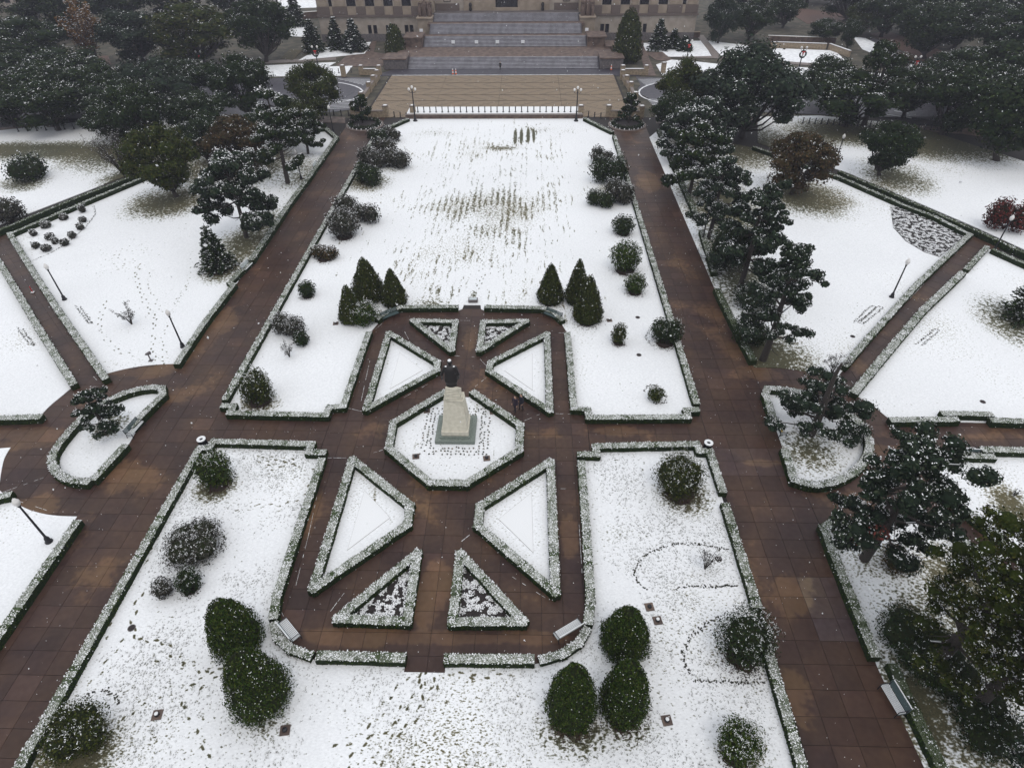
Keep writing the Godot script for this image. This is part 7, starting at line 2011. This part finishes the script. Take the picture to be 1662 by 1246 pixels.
func build_monument() -> void:
	var mz := -36.0
	var t := thing("monument_pedestal", "tall tapering pale limestone pedestal on a green granite plinth in the octagonal bed", "pedestal", Vector3(MON[0], 0.06, MON[1]))
	slab_box("granite_plinth", -1.62, 1.62, 0.0, 0.38, -1.55, 1.55, M.green_granite, t, 0.03)
	slab_box("plinth_course", -1.25, 1.25, 0.38, 0.50, -1.25, 1.25, M.green_granite, t, 0.03)
	# base block, then a shaft in courses that steps back as it rises, rougher towards the back
	slab_box("base_block", -1.1, 1.1, 0.50, 0.98, -1.1, 1.1, M.statue_stone, t, 0.04)
	rng.seed = 321
	var y := 0.98
	for i in 7:
		var f := i / 6.0
		var hh := 0.37
		var hx := lerpf(1.02, 0.80, f); var zf := lerpf(0.98, 0.42, f)
		var g := (i + 1) / 6.0
		var hx2 := lerpf(1.02, 0.80, g); var zf2 := lerpf(0.98, 0.42, g)
		var cb := MB.new()
		var lo := [Vector3(-hx, y, -1.0 + f * 0.1), Vector3(hx, y, -1.0 + f * 0.1), Vector3(hx, y, zf), Vector3(-hx, y, zf)]
		var up := [Vector3(-hx2, y + hh - 0.008, -1.0 + g * 0.1), Vector3(hx2, y + hh - 0.008, -1.0 + g * 0.1), Vector3(hx2, y + hh - 0.008, zf2), Vector3(-hx2, y + hh - 0.008, zf2)]
		for q in 4:
			var w := (q + 1) % 4
			var nn: Vector3 = ((lo[q] + lo[w]) * 0.5 - Vector3(0, y, 0.0)).normalized()
			nn = (lo[w] - lo[q]).cross(up[q] - lo[q]).normalized() * (1.0 if (lo[w] - lo[q]).cross(up[q] - lo[q]).dot(nn) > 0.0 else -1.0)
			cb.quad(lo[q], lo[w], up[w], up[q], nn)
		cb.quad(up[0], up[1], up[2], up[3], Vector3.UP)
		part("course", cb, M.statue_stone, t)
		y += hh
	# rough-hewn mass behind the figure's legs, narrowing to the coat tails
	var rk := MB.new()
	for i in 6:
		var f := i / 5.0
		rk.box(Vector3(rng.randf_range(-0.05, 0.05), y + 0.12 + i * 0.21, -0.02 + 0.1 * f), Vector3(lerpf(1.5, 1.05, f), 0.24, lerpf(0.85, 0.3, f)), Basis(Vector3.UP, rng.randf_range(-0.15, 0.15)), Color.WHITE, 0.05)
	for i in 10:
		rk.box(Vector3(rng.randf_range(-0.62, 0.62), y + rng.randf_range(0.3, 1.1), rng.randf_range(0.05, 0.25)), Vector3(rng.randf_range(0.1, 0.3), rng.randf_range(0.3, 0.8), rng.randf_range(0.1, 0.25)), Basis(Vector3.UP, rng.randf_range(-0.4, 0.4)), Color.WHITE, 0.03)
	part("rough_crest", rk, M.statue_stone, t)
	var cr := MB.new()
	cr.box(Vector3(0.80, y - 0.45, 0.05), Vector3(0.3, 1.4, 0.8), Basis(Vector3.FORWARD, -0.12), Color.WHITE, 0.06)
	part("rough_flank", cr, M.statue_stone, t)
	var s := thing("bronze_statue", "dark bronze statue of a standing man in a long coat on the tall pedestal", "statue", Vector3(MON[0] - 0.1, 0.06 + y + 0.02, MON[1] - 0.30), PI)
	var k := 2.1
	var bones := figure(Vector3(-0.27, 0.86, 0.10), Vector3(0.36, 0.80, 0.12), 0.05, 0.42)
	bones.append([Vector3(0, 1.30, -0.01), Vector3(0, 0.85, -0.02), 0.19, 0.23, Vector3(0.92, 1, 1.25)])
	var sc := []
	for b in bones:
		var e: Array = b.duplicate(); e[0] = b[0] * k; e[1] = b[1] * k; e[2] = b[2] * k; e[3] = b[3] * k
		sc.append(e)
	part("figure", body_mesh(sc, 0.042, 0.07), M.bronze_dark, s)
	var sn := MB.new()
	sn.ball(Vector3(0, 1.738, -0.005) * k, Vector3(0.068, 0.03, 0.078) * k, 12, 6)
	part("snow_cap", sn, M.snow, s)
	for sd in [-1.0, 1.0]:
		var ss := MB.new()
		ss.ball(Vector3(0.135 * sd, 1.475, -0.02) * k, Vector3(0.066, 0.022, 0.045) * k, 10, 6)
		part("shoulder_snow", ss, M.snow, s)

func person(label: String, at: Vector3, turn: float, coat: Color, legs: Color, step: float) -> void:
	var p := thing("person", label, "person", at, turn)
	var bones := figure(Vector3(-0.27, 0.83, 0.08), Vector3(0.27, 0.84, 0.10), step, 0.25)
	var mb := body_mesh(bones, 0.022, 0.035)
	for i in mb.v.size():
		var q := mb.v[i]
		var cc := coat
		if q.y < 0.8: cc = legs
		if q.y < 0.08: cc = lin(0.01, 0.01, 0.01)
		if q.y > 1.5 or (absf(q.x) > 0.2 and q.y < 0.86 and q.y > 0.6): cc = lin(0.36, 0.22, 0.16)
		mb.c[i] = cc
	part("body", mb, M.cloth, p)
	var hair := MB.new()
	hair.ball(Vector3(0, 1.675, -0.022), Vector3(0.088, 0.088, 0.095), 12, 8)
	part("hair", hair, flat(lin(0.015, 0.012, 0.010), 0.8), p)
	var face := MB.new()
	for s in [-1.0, 1.0]: face.ball(Vector3(0.032 * s, 1.635, 0.088), Vector3(0.012, 0.008, 0.008), 6, 4)
	face.box(Vector3(0, 1.565, 0.104), Vector3(0.045, 0.008, 0.008))
	part("eyes_and_mouth", face, flat(lin(0.05, 0.02, 0.02), 0.6), p)

# ------------------------------------------------------------------ furniture
func lamp_single(h: float, root: Node3D) -> void:
	var base := MB.new()
	base.lathe([Vector2(0.26, 0.0), Vector2(0.26, 0.10), Vector2(0.19, 0.18), Vector2(0.17, 0.42), Vector2(0.11, 0.55), Vector2(0.09, 0.62)], Vector3.ZERO, 10)
	part("base", base, M.iron, root)
	var pole := MB.new()
	pole.lathe([Vector2(0.085, 0.6), Vector2(0.062, h - 0.75), Vector2(0.11, h - 0.68), Vector2(0.07, h - 0.62), Vector2(0.13, h - 0.55)], Vector3.ZERO, 10)
	part("pole", pole, M.iron, root)
	var gl := MB.new()
	gl.lathe([Vector2(0.11, h - 0.55), Vector2(0.19, h - 0.42), Vector2(0.225, h - 0.25), Vector2(0.20, h - 0.12), Vector2(0.12, h - 0.02)], Vector3.ZERO, 12)
	var g := part("globe", gl, M.globe, root)
	var cap := MB.new()
	cap.lathe([Vector2(0.14, h - 0.03), Vector2(0.10, h + 0.06), Vector2(0.03, h + 0.10), Vector2(0.02, h + 0.16), Vector2(0.0, h + 0.17)], Vector3.ZERO, 10)
	part("cap", cap, M.globe, g)

func lamp_multi(h: float, root: Node3D, globes: int, wreath: bool) -> void:
	var base := MB.new()
	base.lathe([Vector2(0.42, 0.0), Vector2(0.42, 0.12), Vector2(0.28, 0.2), Vector2(0.24, 0.6), Vector2(0.14, 0.75)], Vector3.ZERO, 10)
	part("base", base, M.iron, root)
	var pole := MB.new()
	pole.lathe([Vector2(0.13, 0.7), Vector2(0.085, h - 1.0), Vector2(0.12, h - 0.95), Vector2(0.06, h - 0.5)], Vector3.ZERO, 10)
	part("pole", pole, M.iron, root)
	for i in globes:
		var o := 0.0 if globes == 1 else lerpf(-0.55, 0.55, float(i) / (globes - 1))
		var y := h - 0.75 + (0.35 if globes == 3 and i == 1 else 0.0)
		var arm := MB.new()
		arm.tube([Vector3(0, h - 1.0, 0), Vector3(o * 0.6, h - 1.12, 0), Vector3(o, h - 1.0, 0), Vector3(o, y, 0)], [0.05, 0.045, 0.045, 0.06], 6)
		part("arm", arm, M.iron, root)
		var gl := MB.new()
		gl.ball(Vector3(o, y + 0.24, 0), Vector3(0.23, 0.26, 0.23), 12, 8)
		part("globe", gl, M.globe, root)
	if wreath:
		var wr := MB.new(); var pts := []; var rad := []
		for i in 17:
			pts.append(Vector3(cos(TAU * i / 16) * 0.62, h - 1.75 + sin(TAU * i / 16) * 0.62, 0.2)); rad.append(0.17)
		wr.tube(pts, rad, 7, lin(0.014, 0.022, 0.012), false)
		var wo := part("wreath", wr, M.leaf, root)
		var bow := MB.new()
		for s in [-1.0, 1.0]:
			bow.ball(Vector3(0.16 * s, h - 1.28, 0.38), Vector3(0.2, 0.14, 0.07), 8, 5)
			bow.box(Vector3(0.09 * s, h - 1.62, 0.37), Vector3(0.1, 0.5, 0.03), Basis(Vector3.BACK, 0.25 * s))
		part("bow", bow, M.red, wo)

func bench(label: String, x: float, z: float, turn: float, ln: float, mat: Material, snow: bool) -> void:
	var b := thing("bench", label, "bench", Vector3(x, 0.04, z), turn)
	# sits along x, faces +z
	for i in 7:
		slab_box("seat_slat", -ln * 0.5, ln * 0.5, 0.42, 0.45, -0.20 + i * 0.072, -0.15 + i * 0.072, mat, b, 0.006)
	for i in 6:
		var mb := MB.new()
		mb.box(Vector3(0, 0.50 + i * 0.072, -0.25 - i * 0.016), Vector3(ln, 0.05, 0.025), Basis(Vector3.RIGHT, -0.2), Color.WHITE, 0.005)
		part("back_slat", mb, mat, b)
	for sx in [-1.0, 1.0]:
		var lg := MB.new(); var xx: float = sx * (ln * 0.5 - 0.06)
		lg.tube([Vector3(xx, 0.0, 0.30), Vector3(xx, 0.43, 0.27)], [0.03, 0.03], 6)
		lg.tube([Vector3(xx, 0.0, -0.32), Vector3(xx, 0.43, -0.23), Vector3(xx, 0.93, -0.36)], [0.03, 0.03, 0.025], 6)
		lg.tube([Vector3(xx, 0.41, 0.30), Vector3(xx, 0.41, -0.24)], [0.025, 0.025], 6)
		part("leg", lg, M.iron, b)
		var ar := MB.new()
		ar.tube([Vector3(xx, 0.43, 0.28), Vector3(xx, 0.64, 0.27), Vector3(xx, 0.66, -0.28)], [0.022, 0.025, 0.022], 6)
		part("armrest", ar, M.iron, b)
	if snow:
		for i in 8:
			var sn := MB.new()
			if i < 7: sn.box(Vector3(0, 0.4565, -0.175 + i * 0.072), Vector3(ln * 0.96, 0.012, 0.036))
			else: sn.box(Vector3(0, 0.935, -0.36), Vector3(ln * 0.96, 0.03, 0.05))
			part("snow", sn, M.snow, b)

func build_furniture() -> void:
	M.cloth = vcol(0.9)
	for l in LAMPS:
		var r := thing("street_lamp", l[0], "street lamp", Vector3(l[1], l[5] if l.size() > 5 else 0.06, l[2]))
		if l[4] == 1: lamp_single(l[3], r)
		elif l[4] == 2: lamp_multi(l[3], r, 2, true)
		else: lamp_multi(l[3], r, int(l[4]) if l[4] != 4 else 2, false)
	for b in BENCHES: bench(b[0], b[1], b[2], b[3], b[4], M.bench_green if b[5] != "pale" else M.bench_pale, b[6])
	for c in CANS:
		var t := thing("litter_bin", c[2], "litter bin", Vector3(c[0], 0.03, c[1]))
		var mb := MB.new()
		mb.lathe([Vector2(0.0, 0.0), Vector2(0.27, 0.0), Vector2(0.31, 0.8), Vector2(0.33, 0.84)], Vector3.ZERO, 16)
		part("drum", mb, M.iron, t)
		var sl := MB.new()
		for i in 16: sl.box(Vector3(cos(TAU * i / 16) * 0.315, 0.42, sin(TAU * i / 16) * 0.315), Vector3(0.03, 0.76, 0.05), Basis(Vector3.UP, -TAU * i / 16))
		part("slats", sl, M.iron, t)
		var ri := MB.new()
		ri.lathe([Vector2(0.34, 0.84), Vector2(0.35, 0.90), Vector2(0.26, 0.93), Vector2(0.15, 0.90), Vector2(0.15, 0.82)], Vector3.ZERO, 18)
		part("snowy_rim", ri, M.snow, t)
		var ho := MB.new()
		ho.lathe([Vector2(0.0, 0.80), Vector2(0.15, 0.81)], Vector3.ZERO, 14)
		part("opening", ho, M.glass_dark, t)
	person("person in a dark plum coat walking beside the octagonal hedge", Vector3(PEOPLE[0][0], 0.045, PEOPLE[0][1]), -0.6, lin(0.020, 0.012, 0.024), lin(0.016, 0.014, 0.022), 0.12)
	person("person in a navy jacket and dark trousers beside the plum-coated walker", Vector3(PEOPLE[1][0], 0.045, PEOPLE[1][1]), -0.9, lin(0.016, 0.016, 0.030), lin(0.012, 0.012, 0.020), -0.1)
	person("person in black standing at the foot of the grand staircase", Vector3(PEOPLE[2][0], 0.05, PEOPLE[2][1]), 0.2, lin(0.008, 0.008, 0.010), lin(0.008, 0.008, 0.010), 0.05)
	for c in CONES:
		var t := thing("traffic_cone", "tall orange and white traffic cone on the wet road before the stairs", "traffic cone", Vector3(c[0], 0.06, c[1]), 0.0, "traffic cones before the stairs")
		slab_box("base", -0.28, 0.28, 0.0, 0.06, -0.28, 0.28, M.iron, t)
		for i in 4:
			var mb := MB.new()
			mb.lathe([Vector2(lerpf(0.2, 0.06, i / 4.0), 0.06 + i * 0.28), Vector2(lerpf(0.2, 0.06, (i + 1) / 4.0), 0.06 + (i + 1) * 0.28)], Vector3.ZERO, 10)
			part("band", mb, M.orange if i % 2 == 0 else M.white_paint, t)

func build_details() -> void:
	for p in PLATES:
		var t := thing("ground_light", p[2], "ground light", Vector3(p[0], 0.07, p[1]), 0.15, "ground lights set in the lawn")
		slab_box("slab", -0.27, 0.27, 0.0, 0.06, -0.27, 0.27, M.brown_stone, t, 0.01)
		var mb := MB.new()
		mb.lathe([Vector2(0.0, 0.062), Vector2(0.14, 0.062), Vector2(0.14, 0.12), Vector2(0.11, 0.2), Vector2(0.0, 0.22)], Vector3.ZERO, 12)
		part("lens_ring", mb, M.iron, t)
		var sn := MB.new()
		sn.ball(Vector3(0, 0.215, 0), Vector3(0.11, 0.035, 0.11), 10, 5)
		if p[3] > 0.5: part("snow", sn, M.snow, t)
	rng.seed = 88
	for m in MULCH: ring_mulch(m[0], m[1], m[2], M.mulch, m[3])
	# bare soil and clumps of snowy ground plants in the small triangular beds
	for b in BEDS:   # label, polygon, soil share
		var c := Vector2.ZERO
		for q in b[1]: c += Vector2(q[0], q[1])
		c /= b[1].size()
		var t := thing("flower_bed", b[0], "flower bed", Vector3(c.x, 0.04, c.y))
		var pl := PackedVector2Array()
		for q in b[1]: pl.append(Vector2(q[0], q[1]) - c)
		var mb := MB.new()
		mb.poly(pl, 0.06, 0.08, Rect2(0, 0, 1, 1))
		part("soil", mb, M.soil, t)
		var sn := MB.new(); var gr := MB.new()
		var nz := FastNoiseLite.new(); nz.seed = int(c.x * 10); nz.frequency = 0.8
		var bb := Rect2(pl[0], Vector2.ZERO)
		for q in pl: bb = bb.expand(q)
		for i in int(bb.get_area() * 420.0):
			var q := bb.position + Vector2(rng.randf(), rng.randf()) * bb.size
			if not Geometry2D.is_point_in_polygon(q, pl): continue
			if nz.get_noise_2d(q.x * 1.7, q.y * 1.7) * 2.2 + rng.randf() * 0.5 < float(b[2]) - 0.35:
				if rng.randf() < 0.3: gr.leaf(Vector3(q.x, 0.09, q.y), (Vector3.UP + rdir()).normalized(), rdir(), 0.05, 0.025, tint(greys))
				continue
			var s := rng.randf_range(0.025, 0.065)
			sn.leaf(Vector3(q.x, 0.075 + rng.randf() * 0.05, q.y), (Vector3.UP + rdir() * 0.35).normalized(), rdir(), s, s * 0.8, snow_tint())
		part("snow", sn, M.snowbits, t).set_meta("kind", "stuff")
		part("ground_plants", gr, M.leaf, t).set_meta("kind", "stuff")
	# raised snow-filled inner beds of the kite-shaped plots
	for b in MOUNDS:
		var c := Vector2.ZERO
		for q in b[1]: c += Vector2(q[0], q[1])
		c /= b[1].size()
		var t := thing("raised_bed", b[0], "raised bed", Vector3(c.x, 0.05, c.y))
		var pl := PackedVector2Array()
		for q in b[1]: pl.append(Vector2(q[0], q[1]) - c)
		var mb := MB.new()
		mb.poly(pl, 0.036, 0.05, Rect2(0, 0, 1, 1))
		part("edging", mb, M.concrete, t)
		var top := MB.new()
		var inn := PackedVector2Array()
		for q in pl: inn.append(q * 0.985)
		top.poly(inn, 0.05, 0.03, Rect2(0, 0, 1, 1))
		part("snow", top, M.snow, t)
	# rows of winter bedding plants round the monument
	var fb := thing("bedding_plants", "rows of small dark bedding plants in snow round the monument plinth", "bedding plants", Vector3(MON[0], 0.07, MON[1]))
	for ring in 3:
		var r := 2.0 + ring * 0.33
		for i in 60:
			var a := i / 60.0 * 4.0
			var sd := int(a); var f := (a - sd) * 2.0 - 1.0
			var p := Vector2(f, 1.0) if sd == 0 else Vector2(1.0, -f) if sd == 1 else Vector2(-f, -1.0) if sd == 2 else Vector2(-1.0, f)
			if rng.randf() < 0.12: continue
			var mb := MB.new()
			for q in 7:
				var dd := rdir(); dd.y = absf(dd.y)
				mb.leaf(Vector3(dd.x * 0.05, 0.03 + dd.y * 0.06, dd.z * 0.05), (dd + Vector3.UP).normalized(), dd, 0.06, 0.035, tint(greens_dark if rng.randf() < 0.8 else oranges))
			var o := part("plant", mb, M.leaf, fb)
			o.position = Vector3(p.x * r + rng.randfn() * 0.04, 0.0, p.y * r + rng.randfn() * 0.04)
	# grass blades standing through the thin snow of the front lawn
	var g := MultiMeshInstance3D.new(); g.name = "grass"
	var tm := MB.new()
	for i in 4:
		var a := TAU * i / 4 + 0.3
		var d := Vector3(cos(a), 0, sin(a))
		tm.leaf(Vector3(d.x * 0.02, 0.022, d.z * 0.02), Vector3(-d.z, 0.2, d.x).normalized(), Vector3.UP + d * 0.8, 0.035, 0.007, Color.WHITE)
	var mm := MultiMesh.new()
	mm.transform_format = MultiMesh.TRANSFORM_3D
	mm.use_colors = true
	mm.mesh = tm.mesh()
	var spots := []
	rng.seed = 55
	var nz := FastNoiseLite.new(); nz.seed = 5; nz.frequency = 0.13; nz.fractal_octaves = 3
	var front: PackedVector2Array = lawn_polys[0]
	for i in 52000:
		var q := Vector2(rng.randf_range(-20.2, 20.2), rng.randf_range(-34.0, -8.5))
		if rng.randf() > 0.45 + nz.get_noise_2d(q.x, q.y) * 1.4: continue
		if Geometry2D.is_point_in_polygon(q, front): spots.append(q)
	mm.instance_count = spots.size()
	for i in spots.size():
		var s := rng.randf_range(0.6, 1.5)
		mm.set_instance_transform(i, Transform3D(Basis(Vector3.UP, rng.randf() * TAU).scaled(Vector3(s * 1.3, s, s * 1.3)), Vector3(spots[i].x, 0.072, spots[i].y)))
		mm.set_instance_color(i, tint([lin(0.05, 0.055, 0.025), lin(0.08, 0.07, 0.04), lin(0.035, 0.04, 0.02)]))
	g.multimesh = mm
	g.material_override = M.leaf
	add_child(g, true)
	g.set_meta("kind", "stuff")
	tag(g, "grass blades poking through the thin snow of the front lawn", "grass")
	# planters with a young magnolia at the ends of the avenues
	for p in PLANTERS:
		var t := thing("round_planter", p[2], "planter", Vector3(p[0], 0.04, p[1]))
		var so := MB.new(); so.poly(v_ring(2.9), 0.08, 0.1, Rect2(0, 0, 1, 1)); part("soil", so, M.soil, t)
		var ke := MB.new(); ke.lathe([Vector2(3.35, 0.0), Vector2(3.35, 0.14), Vector2(3.1, 0.14), Vector2(3.1, 0.0)], Vector3.ZERO, 36); part("kerb", ke, M.concrete, t)
		var mb := MB.new(); var sn := MB.new()
		for i in 26:
			var a := TAU * i / 26
			lobe(mb, sn, Vector3(cos(a) * 2.55, 0.35, sin(a) * 2.55), Vector3(0.42, 0.36, 0.42), 60, 0.13, greens_dark, 0.12, 0.05, 0.3)
		for i in 22:
			var a := TAU * (i + 0.5) / 22
			sn.ball(Vector3(cos(a) * 2.98, 0.2, sin(a) * 2.98), Vector3(0.11, 0.12, 0.11), 6, 4, snow_tint())
		part("low_hedge", mb, M.leaf, t); part("snow", sn, M.snowbits, t).set_meta("kind", "stuff")
	for s in SIGNS:
		var t := thing(s[0], s[1], s[2], Vector3(s[3], 0.06, s[4]), s[5])
		match s[0]:
			"plaque":
				slab_box("block", -0.5, 0.5, 0.0, 0.35, -0.3, 0.3, M.granite, t, 0.03)
				slab_box("plate", -0.4, 0.4, 0.352, 0.37, -0.2, 0.2, M.bench_pale, t, 0.005)
			"spotlight":
				slab_box("stem", -0.05, 0.05, 0.0, 0.8, -0.05, 0.05, M.granite, t, 0.01)
				var mb := MB.new(); mb.tube([Vector3(-0.2, 0.75, 0), Vector3(0.25, 0.95, 0)], [0.1, 0.16], 10); part("lamp_head", mb, M.granite, t)
				slab_box("foot", -0.2, 0.2, 0.0, 0.05, -0.2, 0.2, M.granite, t, 0.01)
			"path_marker":
				slab_box("foot", -0.16, 0.16, 0.0, 0.05, -0.16, 0.16, M.white_paint, t, 0.01)
				slab_box("stake", -0.035, 0.035, 0.05, 0.75, -0.035, 0.035, M.red, t, 0.01)
			"hydrant_cover":
				var mb := MB.new(); mb.lathe([Vector2(0.0, 0.0), Vector2(0.19, 0.0), Vector2(0.19, 0.05), Vector2(0.15, 0.07), Vector2(0.0, 0.07)], Vector3.ZERO, 14); part("lid", mb, M.soil, t)
				var r := MB.new(); r.lathe([Vector2(0.19, 0.0), Vector2(0.24, 0.0), Vector2(0.24, 0.04), Vector2(0.19, 0.04)], Vector3.ZERO, 14); part("ring", r, M.granite, t)
	# a yellow notice on one bench seat
	var ny := thing("bench_notice", "narrow yellow strip lying along the seat of a bench", "notice", Vector3(YEL[0], 0.5, YEL[1]), YEL[2])
	slab_box("strip", -0.62, 0.62, 0.0, 0.02, -0.06, 0.06, M.yellow, ny, 0.004)
	# thin mulch rings and edging lines round lawn shrubs
	for e in EDGES:
		var t := thing("bed_edging", e[0], "edging", Vector3(e[1][0][0], 0.06, e[1][0][1]))
		var mb := MB.new()
		rng.seed = int(absf(e[1][0][0]) * 50)
		var o := Vector2(e[1][0][0], e[1][0][1])
		for i in e[1].size() - 1:
			var a := Vector2(e[1][i][0], e[1][i][1]) - o; var b := Vector2(e[1][i + 1][0], e[1][i + 1][1]) - o
			var n := maxi(1, int(a.distance_to(b) / 0.06))
			for k in n:
				if rng.randf() < 0.18: continue
				var q := a.lerp(b, (k + rng.randf()) / n) + Vector2(rng.randfn(), rng.randfn()) * 0.06
				var s := rng.randf_range(0.04, 0.11)
				mb.leaf(Vector3(q.x, 0.025, q.y), (Vector3.UP + rdir() * 0.2).normalized(), rdir(), s, s * 0.7, tint(greys))
		part("leaf_litter", mb, M.leaf, t).set_meta("kind", "stuff")

	# falling snow in the air before the camera
	var fl := MultiMeshInstance3D.new(); fl.name = "falling_snow"
	var fm := MB.new()
	for i in 3:
		var d := [Vector3.UP, Vector3.RIGHT, Vector3.BACK][i] as Vector3
		fm.leaf(Vector3.ZERO, d, Vector3(d.y, d.z, d.x), 1.0, 0.8, Color.WHITE)
	var fmm := MultiMesh.new()
	fmm.transform_format = MultiMesh.TRANSFORM_3D
	fmm.mesh = fm.mesh()
	fmm.instance_count = 9000
	rng.seed = 777
	for i in 9000:
		var z := -4.0 - 70.0 * pow(rng.randf(), 0.8)
		fmm.set_instance_transform(i, Transform3D(Basis(rdir(), rng.randf() * 3.0).scaled(Vector3.ONE * rng.randf_range(0.009, 0.024)), Vector3(5.0 + rng.randf_range(-0.95, 0.95) * (18.0 - z * 0.85), rng.randf_range(0.5, 34.0), z)))
	fl.multimesh = fmm
	fl.material_override = M.snow
	add_child(fl, true)
	fl.set_meta("kind", "stuff")
	tag(fl, "small white snowflakes falling through the air over the garden", "snow")
